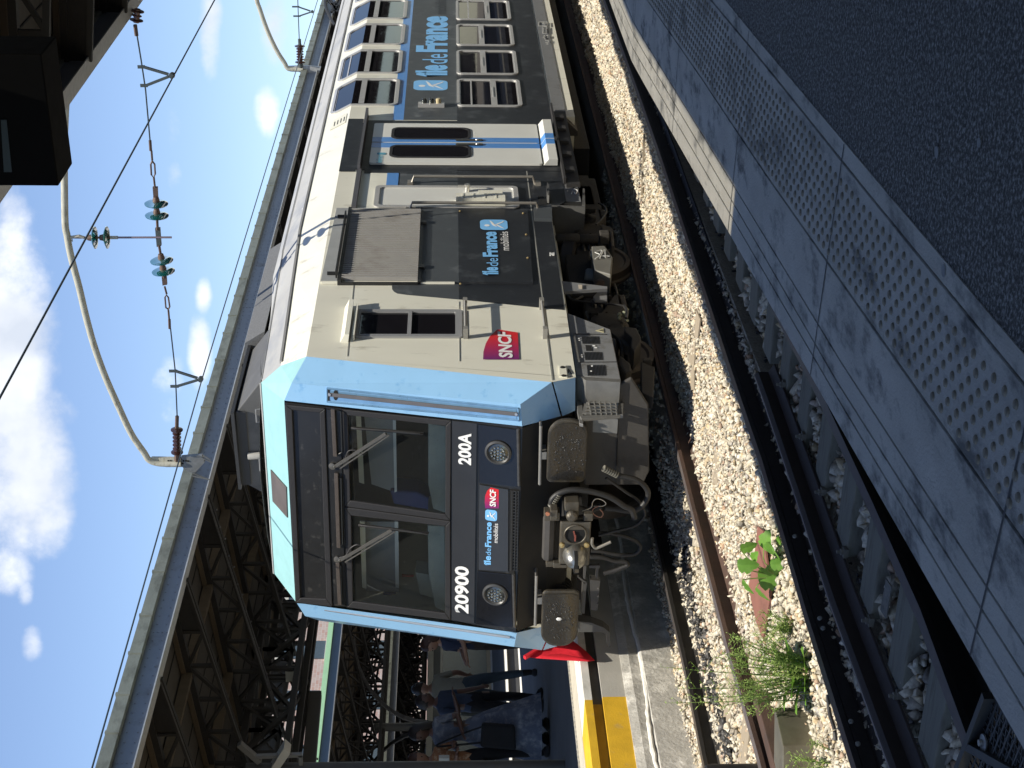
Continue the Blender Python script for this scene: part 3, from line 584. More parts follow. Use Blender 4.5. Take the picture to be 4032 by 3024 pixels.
# --- passenger double door
y0, y1 = 4.75, 6.11; zt, zb = 2.955, 1.0; ym = (y0+y1)/2
mm = M(); mm.prism([(SX+.004, 4.60, .80), (SX+.004, 6.3, .80), (SX+.004, 6.3, 3.08), (SX+.004, 4.60, 3.08)], (.004, 0, 0)); fr_ = obj('door_surround', mm, slate, T)
mm = M(); mm.prism([wrap(4.55, .40, .006), wrap(6.35, .40, .006), wrap(6.35, .58, .006), wrap(4.55, .58, .006)], (.004, 0, 0)); mm.prism([Vector((SX+.006, 4.62, 3.08)), Vector((SX+.006, 6.2, 3.08)), Vector((SX+.006, 6.2, 3.25)), Vector((SX+.006, 4.7, 3.25)), Vector((SX+.006, 4.6, 3.2))], (.004, 0, 0)); obj('door_header', mm, slate, T)
mm = M(); mm.box(SX, SX+.10, 4.55, 6.5, 3.045, 3.075); mm.box(SX, SX+.04, 3.45, 4.55, 3.03, 3.08); gt = obj('door_rail', mm, mat('door_rail_grey', (.12, .12, .13), .5, metal=.3), T)  # dark grey, slightly metallic rail
for a, b, s in ((y0, ym-.015, 1), (ym+.015, y1, -1)):
    mm = M(); mm.prism(rrect(a, b, zb, zt, .03, SX+.012), (.025, 0, 0))
    if s == 1: pass
    d_ = obj('sliding_door', mm, mat('door_grey', (.70, .70, .65), .4, var=.1, sc=2, coat=.2), T)
    mm = M(); k0, k1 = (b-.16, b) if s == 1 else (a, a+.16); mm.box(SX+.036, SX+.039, k0, k1, zb+.001, zt-.001); obj('blue_stripe', mm, blue2, d_)
    mm = M(); wy0, wy1 = (a+.16, b-.085) if s == 1 else (a+.085, b-.16); ringx(mm, rrect(wy0, wy1, 1.80, 2.74, .1, SX), rrect(wy0+.035, wy1-.035, 1.835, 2.705, .08, SX), SX+.036, SX+.045); fw = obj('door_window', mm, rubber, d_)
    mm = M().quad(*[p+Vector((.041, 0, 0)) for p in rrect(wy0+.03, wy1-.03, 1.83, 2.71, .08, SX)]); obj('pane', mm, wmx, fw)
    mm = M(); hy = ym-.075*s; mm.prism(rrect(hy-.03, hy+.03, 1.66, 1.98, .025, SX+.038), (.012, 0, 0)); hd = obj('door_handle', mm, mask_b, d_); mm = M().lathe((SX+.05, hy, 1.73), X1, [(.018,0),(.014,.008)], 10); obj('button', mm, steel, hd)
    mm = M(); mm.prism([(SX+.02, a-.01, .985), (SX+.10, a-.03, .93), (SX+.10, a-.03, .83), (SX+.02, a-.01, .83)], (0, b-a+.03, 0)); fs = obj('door_foot', mm, MT['door_grey'], d_)
    mm = M(); mm.prism([(SX+.022, k0-.01, .986), (SX+.103, k0-.01, .932), (SX+.103, k0-.01, .832), (SX+.022, k0-.01, .832)], (0, .165, 0)); obj('blue_stripe', mm, blue2, fs)
p = on(0, SX+.04, 'Y1', 248, 1520); text('lettering', 'îledeFrance', (SX+.04, p.y, p.z), (0, 1, 0), (0, 0, 1), .24, .07, mat('logo_teal', (.10, .33, .45), .5), T, .02)
c = Vector((SX+.041, p.y+.30, p.z+.02)); obj('blue_badge', M().quad(*rsq(c, Y1v, Z1, .07, .10, .02)), MT['logo_teal'], T)
# step below the door
mm = M(); mm.box(SX+.02, SX+.10, 4.15, 6.75, .775, .80); mm.box(SX, SX+.04, 4.1, 6.6, .62, .77); [mm.box(SX+.02, SX+.08, y-.05, y+.05, .66, .76) for y in (4.5, 5.0, 5.45, 5.9, 6.3)]; mm.box(SX+.04, SX+.12, 5.36, 5.44, .80, .83)
obj('door_step', mm, mat('step_black', (.035, .033, .032), .55, var=.3), T)
mm = M(); mm.box(SX-.25, SX-.001, 3.7, 6.4, .64, .80); obj('sill_panel', mm, greyp, T)
# service door with rails and a folding hatch
ds = [on(0, SX+.012, 'B', *p) for p in ((622,212),(628,300),(1430,300),(1448,212))]
yA = min(p.y for p in ds); yB = max(p.y for p in ds); yA, yB = 3.47, 4.05; zA, zB_ = 1.33, 2.83
mm = M(); mm.prism(rrect(yA, yB, zA, zB_, .05, SX+.005), (.014, 0, 0)); sd_ = obj('service_door', mm, MT['door_grey'], T)
mm = M(); ringx(mm, rrect(yA-.02, yB+.02, zA-.02, zB_+.02, .06, SX), rrect(yA+.03, yB-.03, zA+.03, zB_-.03, .05, SX), SX+.018, SX+.032); obj('door_seal', mm, alu, sd_)
mm = M(); a = on(0, SX+.03, 'X', 440, 945); b = on(0, SX+.03, 'X', 960, 905); mm.box(SX+.02, SX+.10, yA+.06, yA+.20, 1.46, 1.98); [mm.box(SX+.101, SX+.105, yA+.06, yA+.19, z, z+.015) for z in (1.55, 1.67, 1.79, 1.90)]; mm.box(SX+.02, SX+.05, yA+.24, yA+.42, 1.48, 1.74); obj('hatch_box', mm, cream, sd_)
mm = M(); mm.lathe((SX+.02, yB-.12, 1.86), X1, [(.03,0),(.022,.05),(.03,.08)], 12); mm.bar((SX+.08, yB-.12, 1.82), (SX+.08, yB-.12, 1.96), .02, .02, (0,1,0)); obj('door_handle', mm, steel, sd_)
for y in (3.42, 4.19):
    mm = M(); mm.tube([(SX, y, 2.47), (SX+.09, y, 2.44), (SX+.09, y, 1.14), (SX, y, 1.11)], .016, 8); [mm.box(SX, SX+.03, y-.05, y+.05, z-.03, z+.03) for z in (2.48, 1.08)]; obj('grab_rail', mm, mat('rail_steel', (.40, .37, .32), .4, metal=.6, var=.2), T, smooth=True)
# three-lamp door indicator
c = on(0, SX+.02, 'V', 1650, 1370); mm = M(); zs = [on(0, SX+.05, 'V', x, 1340).z for x in (1560, 1655, 1745)]; mm.box(SX+.003, SX+.05, c.y-.06, c.y+.03, min(zs)-.075, max(zs)+.075); li = obj('indicator_lamps', mm, alu, T)
for z_, mt_ in zip(zs, (lens, lens, mat('amber_lens', (.5, .42, .25), .3))): obj('lens', M().lathe((SX+.05, c.y+.0, z_), X1, [(.034,0),(.034,.04),(.02,.055)], 14), mt_, li, smooth=True)
# data plate high on the shoulder, graffiti scrawls
mm = M(); mm.prism([wrap(y_, s_, .003) for y_, s_ in ((6.28,.62),(6.62,.62),(6.62,.80),(6.28,.84))], sN*.004); obj('data_plate', mm, mat('pale_plate', (.66, .65, .55), .5), T)
mm = M(); [mm.add([wrap(6.36+i*.0, .64+i*.045, .008), wrap(6.52, .64+i*.045, .008), wrap(6.52, .655+i*.045, .008), wrap(6.36, .655+i*.045, .008)], [(0,1,2,3)]) for i in range(4)]; obj('plate_slot', mm, rubber, T)
def scrawl(pts, r, k, ax, v, par=T, mt=None):
    mm = M(); mm.tube([on(ax, v, k, *p) for p in pts], r, 4, 3); return obj('graffiti', mm, mt or mat('graffiti_white', (.6, .6, .58), .6), par)
scrawl([(1650,60+600*0),(1655,80),(1660,40)], .005, 'B', 0, SX) if 0 else None
scrawl([(1540,860),(1555,835),(1580,862),(1598,830),(1560,815),(1600,800),(1560,790),(1605,775)], .006, 'X', 0, SX+.004); scrawl([(1580,745),(1560,760),(1600,770),(1610,740),(1585,735)], .006, 'X', 0, SX+.004); scrawl([(1500,832),(1506,830)], .008, 'X', 0, SX+.004); scrawl([(1568,700),(1600,706)], .005, 'X', 0, SX+.004)
scrawl([(335,150),(325,175),(350,200),(300,225),(340,250),(290,262),(310,290),(265,305),(275,330)], .008, 'B', 0, 1.17); scrawl([(312,205),(286,228),(318,240),(280,270),(300,300)], .007, 'B', 0, 1.17)
for x_, y_, s_ in ((1722,1195,.05), (505,555+0,.0)):
    pass
mm = M(); mm.bar(on(0, SX+.004, 'B', 1712, 1200), on(0, SX+.004, 'B', 1712, 1180), .008, .008); mm.bar(on(0, SX+.004, 'B', 1712, 1180), on(0, SX+.004, 'B', 1728, 1205), .008, .008); obj('axle_mark', mm, mask_b, T)
mm = M(); [mm.bar(on(0, SX+.01, 'B', *a), on(0, SX+.01, 'B', *b), .012, .006, X1) for a, b in (((1612,545),(1632,562)), ((1612,562),(1632,545)), ((1612,545),(1612,562)), ((1632,545),(1632,562)))]; obj('axle_mark', mm, white, T)
for (ya_, yb_) in ((150, 215),):
    a = on(0, SX+.006, 'Y1', 1712, 205); b = on(0, SX+.006, 'Y1', 1785, 245)
    for (u0, v0, u1, v1) in ((1712,205,1712,242),(1712,242,1788,242),(1788,242,1788,205),(1788,205,1712,205),(1742,215,1780,215),(1760,215,1760,232)):
        pass
mm = M()
for s in ([(1710,205),(1710,242),(1788,242),(1788,205),(1710,205)], [(1740,216),(1782,216)], [(1760,205),(1760,240)], [(1745,250),(1745,310),(1782,310),(1782,250),(1745,250)], [(1755,262),(1755,300)], [(1770,262),(1770,300)], [(1750,350),(1765,330),(1765,365)], [(1780,330),(1795,330),(1795,350)], [(1770,395),(1800,395),(1800,375),(1770,375)], [(1780,410),(1800,410)]):
    for a, b in zip(s[:-1], s[1:]): mm.bar(on(0, SX+.008, 'Y1', *a), on(0, SX+.008, 'Y1', *b), .006, .008, X1)
obj('stencil_marks', mm, mat('stencil', (.5, .5, .47), .6), T)
# ================================================================== front gear of the train
def rr2(cx, cz, w, h, rs, y, n=6):   # rounded plate in XZ, rs = radii TR, TL, BL, BR
    o = []
    for (sx_, sz_, r, a0) in ((1, 1, rs[0], 0), (-1, 1, rs[1], 90), (-1, -1, rs[2], 180), (1, -1, rs[3], 270)):
        for i in range(n+1):
            a = math.radians(a0+90*i/n); o.append(Vector((cx+sx_*(w/2-r)+r*math.cos(a), y, cz+sz_*(h/2-r)+r*math.sin(a))))
    return o
for s in (1, -1):
    cx = .875*s; big, sm = .15, .05; rs = (big, sm, sm, big) if s == 1 else (sm, big, big, sm)
    k = M(); k.lathe((cx, .05, 1.06), (0, -1, 0), [(.17,0),(.17,.12),(.125,.13),(.125,.38),(.10,.40),(.10,.62)], 24); [k.lathe((cx, -.07-.05*i, 1.06), (0, -1, 0), [(.15,0),(.155,.01),(.15,.02)], 24) for i in range(6)]
    bf = obj('buffer', k, dirt2, T, smooth=True)
    k = M(); P_ = rr2(cx, 1.06, .62, .33, rs, -.585); k.prism(P_, (0, .035, 0)); hd = obj('buffer_head', k, grease, bf, bevel=.012)
    k = M(); n = len(P_)
    # slightly domed greasy face
    for r_, d_ in ((.9, .006), ): k.prism([Vector((cx+(p.x-cx)*r_, -.585-d_, 1.06+(p.z-1.06)*r_)) for p in P_], (0, .01, 0))
    for j in range(90 if s == 1 else 90):
        a = random.uniform(0, 2*PI); rr_ = random.gauss(.115, .02) if j < 60 else random.uniform(.02, .2); k.ico((cx+math.cos(a)*rr_*1.25, -.592, 1.06+math.sin(a)*rr_*.9), random.uniform(.003, .010), 1, (1.6, .5, 1))
    obj('grease_ring', k, mat('grease_black', (.022,.019,.015), .3, var=.5, sc=30, bump=.6, bsc=60, coat=.5), hd)
    k = M(); k.box(cx-.22, cx+.22, -.02, .05, .86, 1.25); obj('buffer_plate', k, dirt2, bf, bevel=.02)
mm = M(); mm.ico((-.86, -.605, 1.07), .02, 1, (1, .3, 1.4)); obj('bird_dropping', mm, white, T)
# headstock beam and dark void behind
mm = M(); mm.box(-1.1, 1.1, .0, .12, .80, 1.0); mm.box(-1.05, 1.05, .05, .9, .9, .95); obj('headstock', mm, dirt2, T)
# automatic coupler
iron = mat('coupler_steel', (.14, .125, .10), .5, metal=.55, var=.4, sc=14, bump=.3, bsc=50, col2=(.10, .08, .055), c2amt=.4, c2sc=9)
YC = -.85
K_ = M(); K_.box(-.108, .342, YC, YC+.10, .853, 1.112); cp_ = obj('coupler', K_, iron, T, bevel=.012)
mm = M(); mm.lathe((.22, YC-.004, .985), (0, 1, 0), [(.092,0),(.088,.003)], 28); obj('coupler_cup', mm, black, cp_)
mm = M(); mm.tube([Vector((.22+.092*math.cos(a), YC-.006, .985+.092*math.sin(a))) for a in [2*PI*i/24 for i in range(25)]], .007, 6); mm.quad(*[(.22+.088*math.cos(a), YC-.008, .985+.088*math.sin(a)) for a in [math.radians(-55+10*i) for i in range(12)]]+[(.26, YC-.008, .985)][:0]); obj('cup_rim', mm, iron, cp_, smooth=True)
mm = M(); mm.bar((.22, YC-.010, .985-.0), (.16, YC-.010, .985), .02, .012, (0,0,1)); mm.bar((.255, YC-.010, 1.0), (.19, YC-.01, .985), .012, .012); obj('cup_hook', mm, mat('red_rust', (.25, .07, .05), .6), cp_)
mm = M(); mm.lathe((.01, YC, .98), (0, -1, 0), [(.105,0),(.102,.03),(.085,.09),(.06,.13),(.03,.15)], 28); obj('coupler_cone', mm, mat('bright_iron', (.42, .41, .37), .3, metal=.85, var=.35, sc=10), cp_, smooth=True)
mm = M(); mm.box(-.065, .10, YC-.17, YC-.03, .966, .996); mm.box(-.06, .0, YC-.165, YC-.09, .955, 1.0); obj('cone_slot', mm, black, cp_)
mm = M(); mm.box(-.055, -.02, YC-.172, YC-.1, .957, .992); mm.box(-.02, .0, YC-.15, YC-.08, .96, .99); obj('cone_latch', mm, iron, cp_)
for z in (1.095, .885): obj('coupler_contact', M().lathe((.115, YC, z), (0, -1, 0), [(.022,0),(.022,.02),(.012,.024)], 14), MT['brass'], cp_, smooth=True)
mm = M(); mm.lathe((-.10, YC+.10, 1.20), (1, 0, 0), [(.03,0),(.052,.01),(.055,.03),(.055,.42),(.05,.44),(.03,.46)], 8); cy_ = obj('coupler_cylinder', mm, mat('cyl_grey', (.09, .083, .076), .5, metal=.3, var=.35, sc=9), cp_)
mm = M(); mm.box(-.14, -.09, YC+.03, YC+.1, 1.10, 1.22); mm.box(.34, .42, YC+.02, YC+.12, 1.12, 1.25); mm.box(-.13, -.08, YC, YC+.05, 1.04, 1.16); mm.box(.36, .46, YC+.0, YC+.1, 1.14, 1.2); obj('cylinder_bracket', mm, iron, cp_, bevel=.006)
mm = M(); mm.lathe((.43, YC+.0, 1.225), (0, -1, 0), [(.018,0),(.018,.012)], 14); obj('electric_plug', mm, mat('copper_ring', (.6, .25, .15), .4, metal=.6), cp_)
mm = M(); mm.box(-.05, .28, YC+.1, .1, .90, 1.07); obj('coupler_shank', mm, dirt2, cp_)
mm = M(); H_ = [on(1, YC-.03, 'E', *p) for p in ((690,660),(688,710),(712,742),(745,735),(840,692))]; mm.tube(H_, .013, 8, 4); obj('release_handle', mm, mat('worn_handle', (.26, .24, .2), .45, metal=.5), cp_, smooth=True)
mm = M(); mm.box(.38, .52, YC+.03, YC+.14, .96, 1.08); mm.lathe((.40, YC+.02, 1.02), (0, -1, 0), [(.05,0),(.05,.03),(.03,.05)], 14); mm.box(.35, .42, YC+.0, YC+.06, .84, .92); obj('valve_block', mm, iron, cp_, bevel=.008)
# hoses
hosem = mat('hose_rubber', (.02, .019, .018), .55, var=.4, sc=9, bump=.15)
def hose(pts, r, Y=-.62, n=10, mt=None, k='E'):
    P_ = [on(1, Y if not isinstance(Y, (list, tuple)) else Y[min(i, len(Y)-1)], k, *p) for i, p in enumerate(pts)]
    mm = M(); mm.tube(P_, r, n, 6); h = obj('hose', mm, mt or hosem, T, smooth=True); return h, P_
h1, p1 = hose([(350,400),(365,340),(420,295),(520,268),(640,275),(760,300),(860,340),(950,400),(1010,430),(1035,500)], .026, -.72)
h2, p2 = hose([(780,90),(830,120),(900,150),(980,165),(1060,190),(1120,240),(1145,300),(1120,370),(1060,425),(980,440),(880,425),(790,415)], .024, -.60)
h3, p3 = hose([(800,170),(880,225),(970,290),(1060,350),(1110,430),(1110,490),(1040,560),(940,590),(850,610),(740,640)], .013, -.52)
h4, p4 = hose([(740,620),(850,625),(960,650),(1050,690),(1080,740),(1040,790),(950,800),(860,790),(760,770),(680,765)], .017, -.50)
h5, p5 = hose([(670,815),(780,820),(880,850),(960,855),(980,880),(940,900),(860,930),(780,950)], .021, -.48)
h6, p6 = hose([(560,410),(640,440),(700,420),(760,400)], .03, -.6)
for hh, q, i0 in ((h1, p1, 1), (h2, p2, 1)):
    mm = M(); a, b = q[i0-1], q[i0+1]
    for t in range(7): c = a.lerp(b, t/7); mm.lathe(c, (b-a), [(.030,0),(.030,.012),(.024,.014)], 10)
    obj('spiral_guard', mm, mat('guard_pale', (.2, .19, .155), .5, var=.4, sc=30), hh)
mm = M(); mm.tube([on(1, -.66, 'E', *p) for p in ((610,440),(680,410),(690,370),(720,340),(770,350),(800,380),(770,400),(700,400))], .004, 5, 5); obj('safety_wire', mm, steel, T)
mm = M(); mm.tube([on(1, -.67, 'E', *p) for p in ((740,400),(700,420),(690,450),(720,480),(760,490),(775,460),(750,425))], .005, 5, 5); obj('safety_wire', mm, mat('copper_wire', (.40, .2, .14), .5), T)
# left-hand brake cocks
mm = M(); 
def exb(q, Y, th=.06): mm.prism([on(1, Y, 'Z2', *p) for p in q], (0, th, 0))
mm = M(); exb([(975,640),(1030,645),(1000,1050),(955,1045)], -.5); obj('brake_cock', mm, mat('cock_grey', (.085, .08, .073), .55, metal=.2, var=.35), T)
mm = M(); exb([(1070,610),(1205,620),(1170,1010),(1085,1000)], -.5, .08); obj('brake_cock', mm, mat('cock_grey', (.085, .08, .073), .55, metal=.2, var=.35), T)
mm = M(); exb([(1065,425),(1200,420),(1200,455),(1065,455)], -.7, .03); obj('brake_cock', mm, mat('cock_grey', (.085, .08, .073), .55, metal=.2, var=.35), T)
mm = M(); exb([(990,430),(1025,430),(1010,600),(985,590)], -.65, .03); obj('brake_cock', mm, mat('cock_grey', (.085, .08, .073), .55, metal=.2, var=.35), T)
mm = M(); exb([(1155,450),(1185,450),(1170,590),(1145,580)], -.6, .03); obj('brake_cock', mm, mat('cock_grey', (.085, .08, .073), .55, metal=.2, var=.35), T)
mm = M(); exb([(905,570),(930,570),(1030,640),(1000,660)], -.5, .03); obj('brake_cock', mm, mat('cock_grey', (.085, .08, .073), .55, metal=.2, var=.35), T)
for q in ((1185,720),(1180,820),(1175,920)): mm = M(); mm.ico(on(1, -.53, 'Z2', *q), .012); obj('bolt', mm, MT['cock_grey'], T)
# left step iron and foot plate
mm = M()
exb([(920,1150),(1090,1170),(1250,1230),(1330,1300),(1340,1480),(1300,1485),(1285,1330),(1230,1290),(920,1290)], -.42, .10)
obj('left_step', mm, mat('step_grey', (.10, .098, .093), .6, var=.3), T)
# snow plough
mm = M(); pl = [(.36,.87),(1.02,.90),(1.30,.70),(1.42,.52),(1.16,.36),(.50,.31),(.36,.36)]; mm.prism([(x, -.30, z) for x, z in pl], (0, .04, 0)); mm.prism([(1.02,-.30,.90),(1.30,-.30,.70),(1.42,-.3,.52),(1.38,.25,.52),(1.28,.25,.72),(1.02,.2,.9)], (-.02, 0, -.02)) if 0 else None
plo = obj('snow_plough', mm, mat('plough_grey', (.06, .055, .048), .65, var=.3, sc=4, bump=.2, col2=(.03, .027, .024), c2amt=.3, c2sc=3), T, bevel=.01)
mm = M(); mm.prism([(x, -.31, z) for x, z in ((.36,.60),(1.35,.625),(1.35,.618),(.36,.592))], (0, .012, 0)); obj('plough_seam', mm, black, plo)
# right-hand step frame
frm = mat('step_alu', (.22, .215, .20), .45, metal=.4, var=.3, sc=12)
X_ = 1.17
def S3(x, y, X=X_): return on(0, X, 'D', x, y)
mm = M()
for X in (X_, ):
    mm.prism([S3(*p) for p in ((770,870),(800,930),(820,1200),(820,1300),(780,1290),(755,1150),(755,950))], (-.03, 0, 0))
    mm.bar(S3(790,1240), S3(1220,1205), .05, .03, X1); mm.bar(S3(1220,1215), S3(1235,930), .05, .035, X1); mm.bar(S3(1235,930), S3(1190,850), .04, .03, X1)
    mm.tube([S3(800,880), S3(930,950), S3(1075,1050)], .016, 8)
mm.prism([S3(*p) for p in ((820,1080),(1000,1070),(1040,1200),(830,1200))], (-.012, 0, 0)) if 0 else None
sf = obj('step_frame', mm, frm, T, bevel=.004)
mm = M()
for i in range(6): mm.bar(S3(880+i*58, 1060, X_+.02), S3(905+i*56, 1195, X_+.02), .008, .02, X1)
for j in range(4): mm.bar(S3(850, 1070+j*38, X_+.02), S3(1190, 1075+j*34, X_+.02), .008, .02, X1)
mm.bar(S3(830,1190), S3(850,1080), .03, .02, X1); mm.bar(S3(850,1080), S3(1010,1130), .03, .02, X1); mm.bar(S3(1010,1130), S3(1040,1195), .03, .02, X1); obj('step_tread', mm, mat('tread_mesh', (.26, .255, .24), .5, metal=.4, var=.2), sf)
mm = M(); c = S3(1090, 950, 1.0); mm.prism([c+Vector((0, .13*math.cos(a), .16*math.sin(a)+(.0))) for a in [2*PI*i/20 for i in range(20)]], (-.02, 0, 0)); obj('bracket_plate', mm, greyp, T)
# equipment box with vents
E0 = [on(0, 1.39, 'Q', *p) for p in ((175,895),(525,1030),(610,1440),(250,1405),(205,1130))]
mm = M(); mm.prism(E0, (-.5, 0, 0)); eb = obj('equipment_box', mm, mat('box_grey', (.215, .22, .225), .48, var=.1, sc=5, col2=(.13, .125, .115), c2amt=.2, c2sc=6), T, bevel=.006)
mm = M(); mm.prism([on(0, 1.395, 'Q', *p) for p in ((255,1412),(610,1437),(606,1462),(325,1446),(300,1430))], (-.5, 0, 0)); obj('box_edge', mm, frm, eb)
def slots(x0, x1, y0, y1, sk=22, n=13):
    mm = M()
    for i in range(n):
        t = (i+.5)/n; xa = x0+(x1-x0)*t; mm.prism([on(0, 1.392, 'Q', xa-3.2, y0), on(0, 1.392, 'Q', xa+3.2, y0), on(0, 1.392, 'Q', xa+3.2+8, y1), on(0, 1.392, 'Q', xa-3.2+8, y1)], (.002, 0, 0))
    obj('vent', mm, black, eb)
slots(288, 430, 1088, 1148); slots(310, 456, 1216, 1280); slots(330, 482, 1322, 1408)
mm = M(); mm.prism([on(0, 1.392, 'Q', *p) for p in ((322,1160),(370,1162),(374,1206),(328,1206))], (.003, 0, 0)); obj('socket_opening', mm, black, eb)
mm = M()
for a, b in (((222,1068),(265,1300)), ((265,1300),(582,1296)), ((222,1068),(500,1072))): mm.bar(on(0, 1.392, 'Q', *a), on(0, 1.392, 'Q', *b), .006, .006, X1)
obj('lid_seam', mm, rubber, eb)
mm = M(); mm.bar(on(0, 1.397, 'Q', 228,1072), on(0, 1.397, 'Q', 270,1298), .014, .012, X1); obj('hinge', mm, frm, eb)
mm = M(); mm.prism([on(0, 1.393, 'Q', *p) for p in ((402,1042),(468,1022),(472,1058))], (.002, 0, 0)); tg = obj('warning_triangle', mm, mat('warning_pale', (.55, .50, .30), .5), eb)
mm = M(); mm.prism([on(0, 1.396, 'Q', *p) for p in ((425,1040),(461,1030),(463,1050))], (.001, 0, 0)); obj('triangle_field', mm, mat('warning_field', (.30, .28, .2), .5), tg)
mm = M(); mm.bar(on(0, 1.399, 'Q', 438,1039), on(0, 1.399, 'Q', 458,1037), .006, .002, X1); obj('bolt_mark', mm, black, tg)
mm = M()
for q in ((390,1165,22,9), (405,1180,22,8), (268,1105,14,6), (272,1120,14,6), (290,1240,14,6), (294,1256,14,6), (375,1330,14,10), (368,1372,14,8)):
    mm.prism([on(0, 1.394, 'Q', q[0]+a*q[2]/2, q[1]+b*q[3]/2) for a, b in ((-1,-1),(1,-1),(1,1),(-1,1))], (.002, 0, 0))
obj('sticker', mm, white, eb)
# hanging triangular bracket
mm = M(); mm.prism([on(0, 1.38, 'Q', *p) for p in ((125,635),(500,680),(500,698),(140,722))], (-.03, 0, 0)); mm.prism([on(0, 1.30, 'Q', *p) for p in ((385,765),(430,715),(498,720),(498,785),(400,788))], (-.03, 0, 0)); hb = obj('hanging_bracket', mm, greyp, T)
mm = M(); mm.prism([on(0, 1.39, 'Q', *p) for p in ((262,668),(295,668),(295,700),(268,700))], (.003, 0, 0)); obj('sticker', mm, mat('pale_sticker', (.55, .48, .38), .5), hb)
mm = M(); mm.prism([on(0, 1.40, 'Y2', *p) for p in ((370,300),(500,325),(505,215),(375,230))], (-.03, 0, 0)); mm.prism([(1.41, p.y, p.z) for p in [on(0, 1.41, 'Y2', *q) for q in ((372,235),(500,217),(505,322),(375,318))]], (.04, 0, 0)); obj('jack_bracket', mm, slateg, T)
mm = M(); q = [on(0, SX+.008, 'Y2', *p) for p in ((400,132),(440,135),(470,170),(465,198),(405,196))]; mm.prism(q, (.003, 0, 0)); obj('jack_hole', mm, black, T)
mm = M(); mm.prism([on(0, 1.42, 'Y2', *p) for p in ((468,85),(482,110),(482,185),(470,182),(462,130))], (.09, 0, 0)); mm.prism([on(0, 1.42, 'Y2', *p) for p in ((728,75),(742,80),(745,200),(722,198))], (-.4, 0, 0)); mm.prism([on(0, 1.42, 'Y2', *p) for p in ((480,196),(745,205),(745,214),(480,204))], (-.4, 0, 0)); obj('step_bracket', mm, MT['step_grey'], T)
mm = M(); mm.prism([on(0, 1.405, 'Y2', *p) for p in ((480,135),(650,110),(720,150),(720,195),(480,190))], (-.3, 0, 0)); obj('recess_panel', mm, dirt2, T)
# --- bogie
BG = M(); BG.box(.95, 1.12, .7, 4.3, .56, .74); BG.box(.7, 1.15, 1.9, 2.9, .60, .86); BG.box(-1.12, -.95, .7, 4.3, .56, .74); BG.box(-1.0, 1.0, 2.1, 2.7, .5, .8)
bog = obj('bogie', BG, dirt2, T, bevel=.02)
for yc in (1.35, 3.55):
    for s in (1, -1):
        w = obj('wheel', M().lathe((.68*s, yc, .55), (s, 0, 0), [(.46,-.02),(.485,0),(.485,.03),(.46,.045),(.455,.12),(.41,.125),(.39,.105),(.14,.08),(.14,.14),(.05,.15)], 40), mat('wheel_iron', (.085, .07, .058), .6, metal=.3, var=.3, sc=6), bog, smooth=True)
    s = 1
    obj('axle', M().tube([(-.7, yc, .55), (.7, yc, .55)], .08, 12), dirt2, bog)
    ab = obj('axle_box', M().lathe((.95, yc, .55), (1, 0, 0), [(.2,0),(.2,.14),(.17,.17),(.165,.2),(.12,.215)], 24), dirt, bog, smooth=True)
    mm = M(); [mm.ico((1.155, yc+.14*math.cos(a), .55+.14*math.sin(a)), .018) for a in [i*PI/3 for i in range(6)]]; obj('cap_bolt', mm, dirt, ab)
    for dy in (-.42, .42):
        sp = M(); cc = Vector((1.04, yc+dy, .42)); sp.tube([cc+Vector((.10*math.cos(a), .10*math.sin(a), .26*a/(2*PI*4.5))) for a in [i*PI/8 for i in range(73)]], .022, 6); obj('coil_spring', sp, mat('spring_black', (.03, .028, .026), .45, var=.3), bog, smooth=True)
        mm = M(); mm.box(.92, 1.16, yc+dy-.14, yc+dy+.14, .38, .42); mm.prism([(1.16, yc, .48), (1.16, yc+dy*.8, .34), (1.16, yc+dy*1.3, .34), (1.16, yc+dy*1.3, .44), (1.16, yc, .66)], (-.1, 0, 0)); obj('spring_seat', mm, dirt, bog, bevel=.01)
# dampers, reservoir, junction box, sandbox, cables — what the gap between wheel and sill shows
def cyl(name, a, b, r, mt, par=T, n=18): return obj(name, M().lathe(a, Vector(b)-Vector(a), [(r*.85,0),(r,.015),(r,(Vector(b)-Vector(a)).length-.015),(r*.85,(Vector(b)-Vector(a)).length)], n), mt, par, smooth=True)
a = on(0, 1.2, 'Q', 80, 292); b = on(0, 1.2, 'Q', 272, 290); c_ = on(0, 1.2, 'Q', 420, 292)
cyl('damper', a, b, .055, dirt, bog); cyl('damper', b, c_, .048, dirt, bog)
mm = M(); mm.box(1.12, 1.28, c_.y-.05, c_.y+.06, c_.z-.12, c_.z-.02); obj('damper_foot', mm, dirt, bog, bevel=.01)
JB = [on(0, 1.30, 'Q', *p) for p in ((370,350),(480,345),(545,440),(530,580),(395,545),(378,470))]
mm = M(); mm.prism(JB, (-.22, 0, 0)); jb = obj('junction_box', mm, mat('junction_grey', (.15, .146, .128), .6, var=.25, sc=6, col2=(.12, .11, .09), c2amt=.3), T, bevel=.012)
scrawl([(400,455),(440,420),(400,400),(455,385),(430,440),(470,380),(440,450)], .005, 'Q', 0, 1.312, jb); scrawl([(460,430),(520,432)], .005, 'Q', 0, 1.312, jb); scrawl([(480,380),(485,445)], .005, 'Q', 0, 1.312, jb)
mm = M(); mm.lathe(on(0, 1.25, 'Q', 355, 420), (0, 0, -1), [(.03,0),(.05,.01),(.05,.08),(.03,.09)], 14); obj('cable_gland', mm, steel, jb, smooth=True)
cyl('air_spring', on(0, .9, 'Q', 120, 530), on(0, .9, 'Q', 235, 540), .30, rubber, bog, 28)
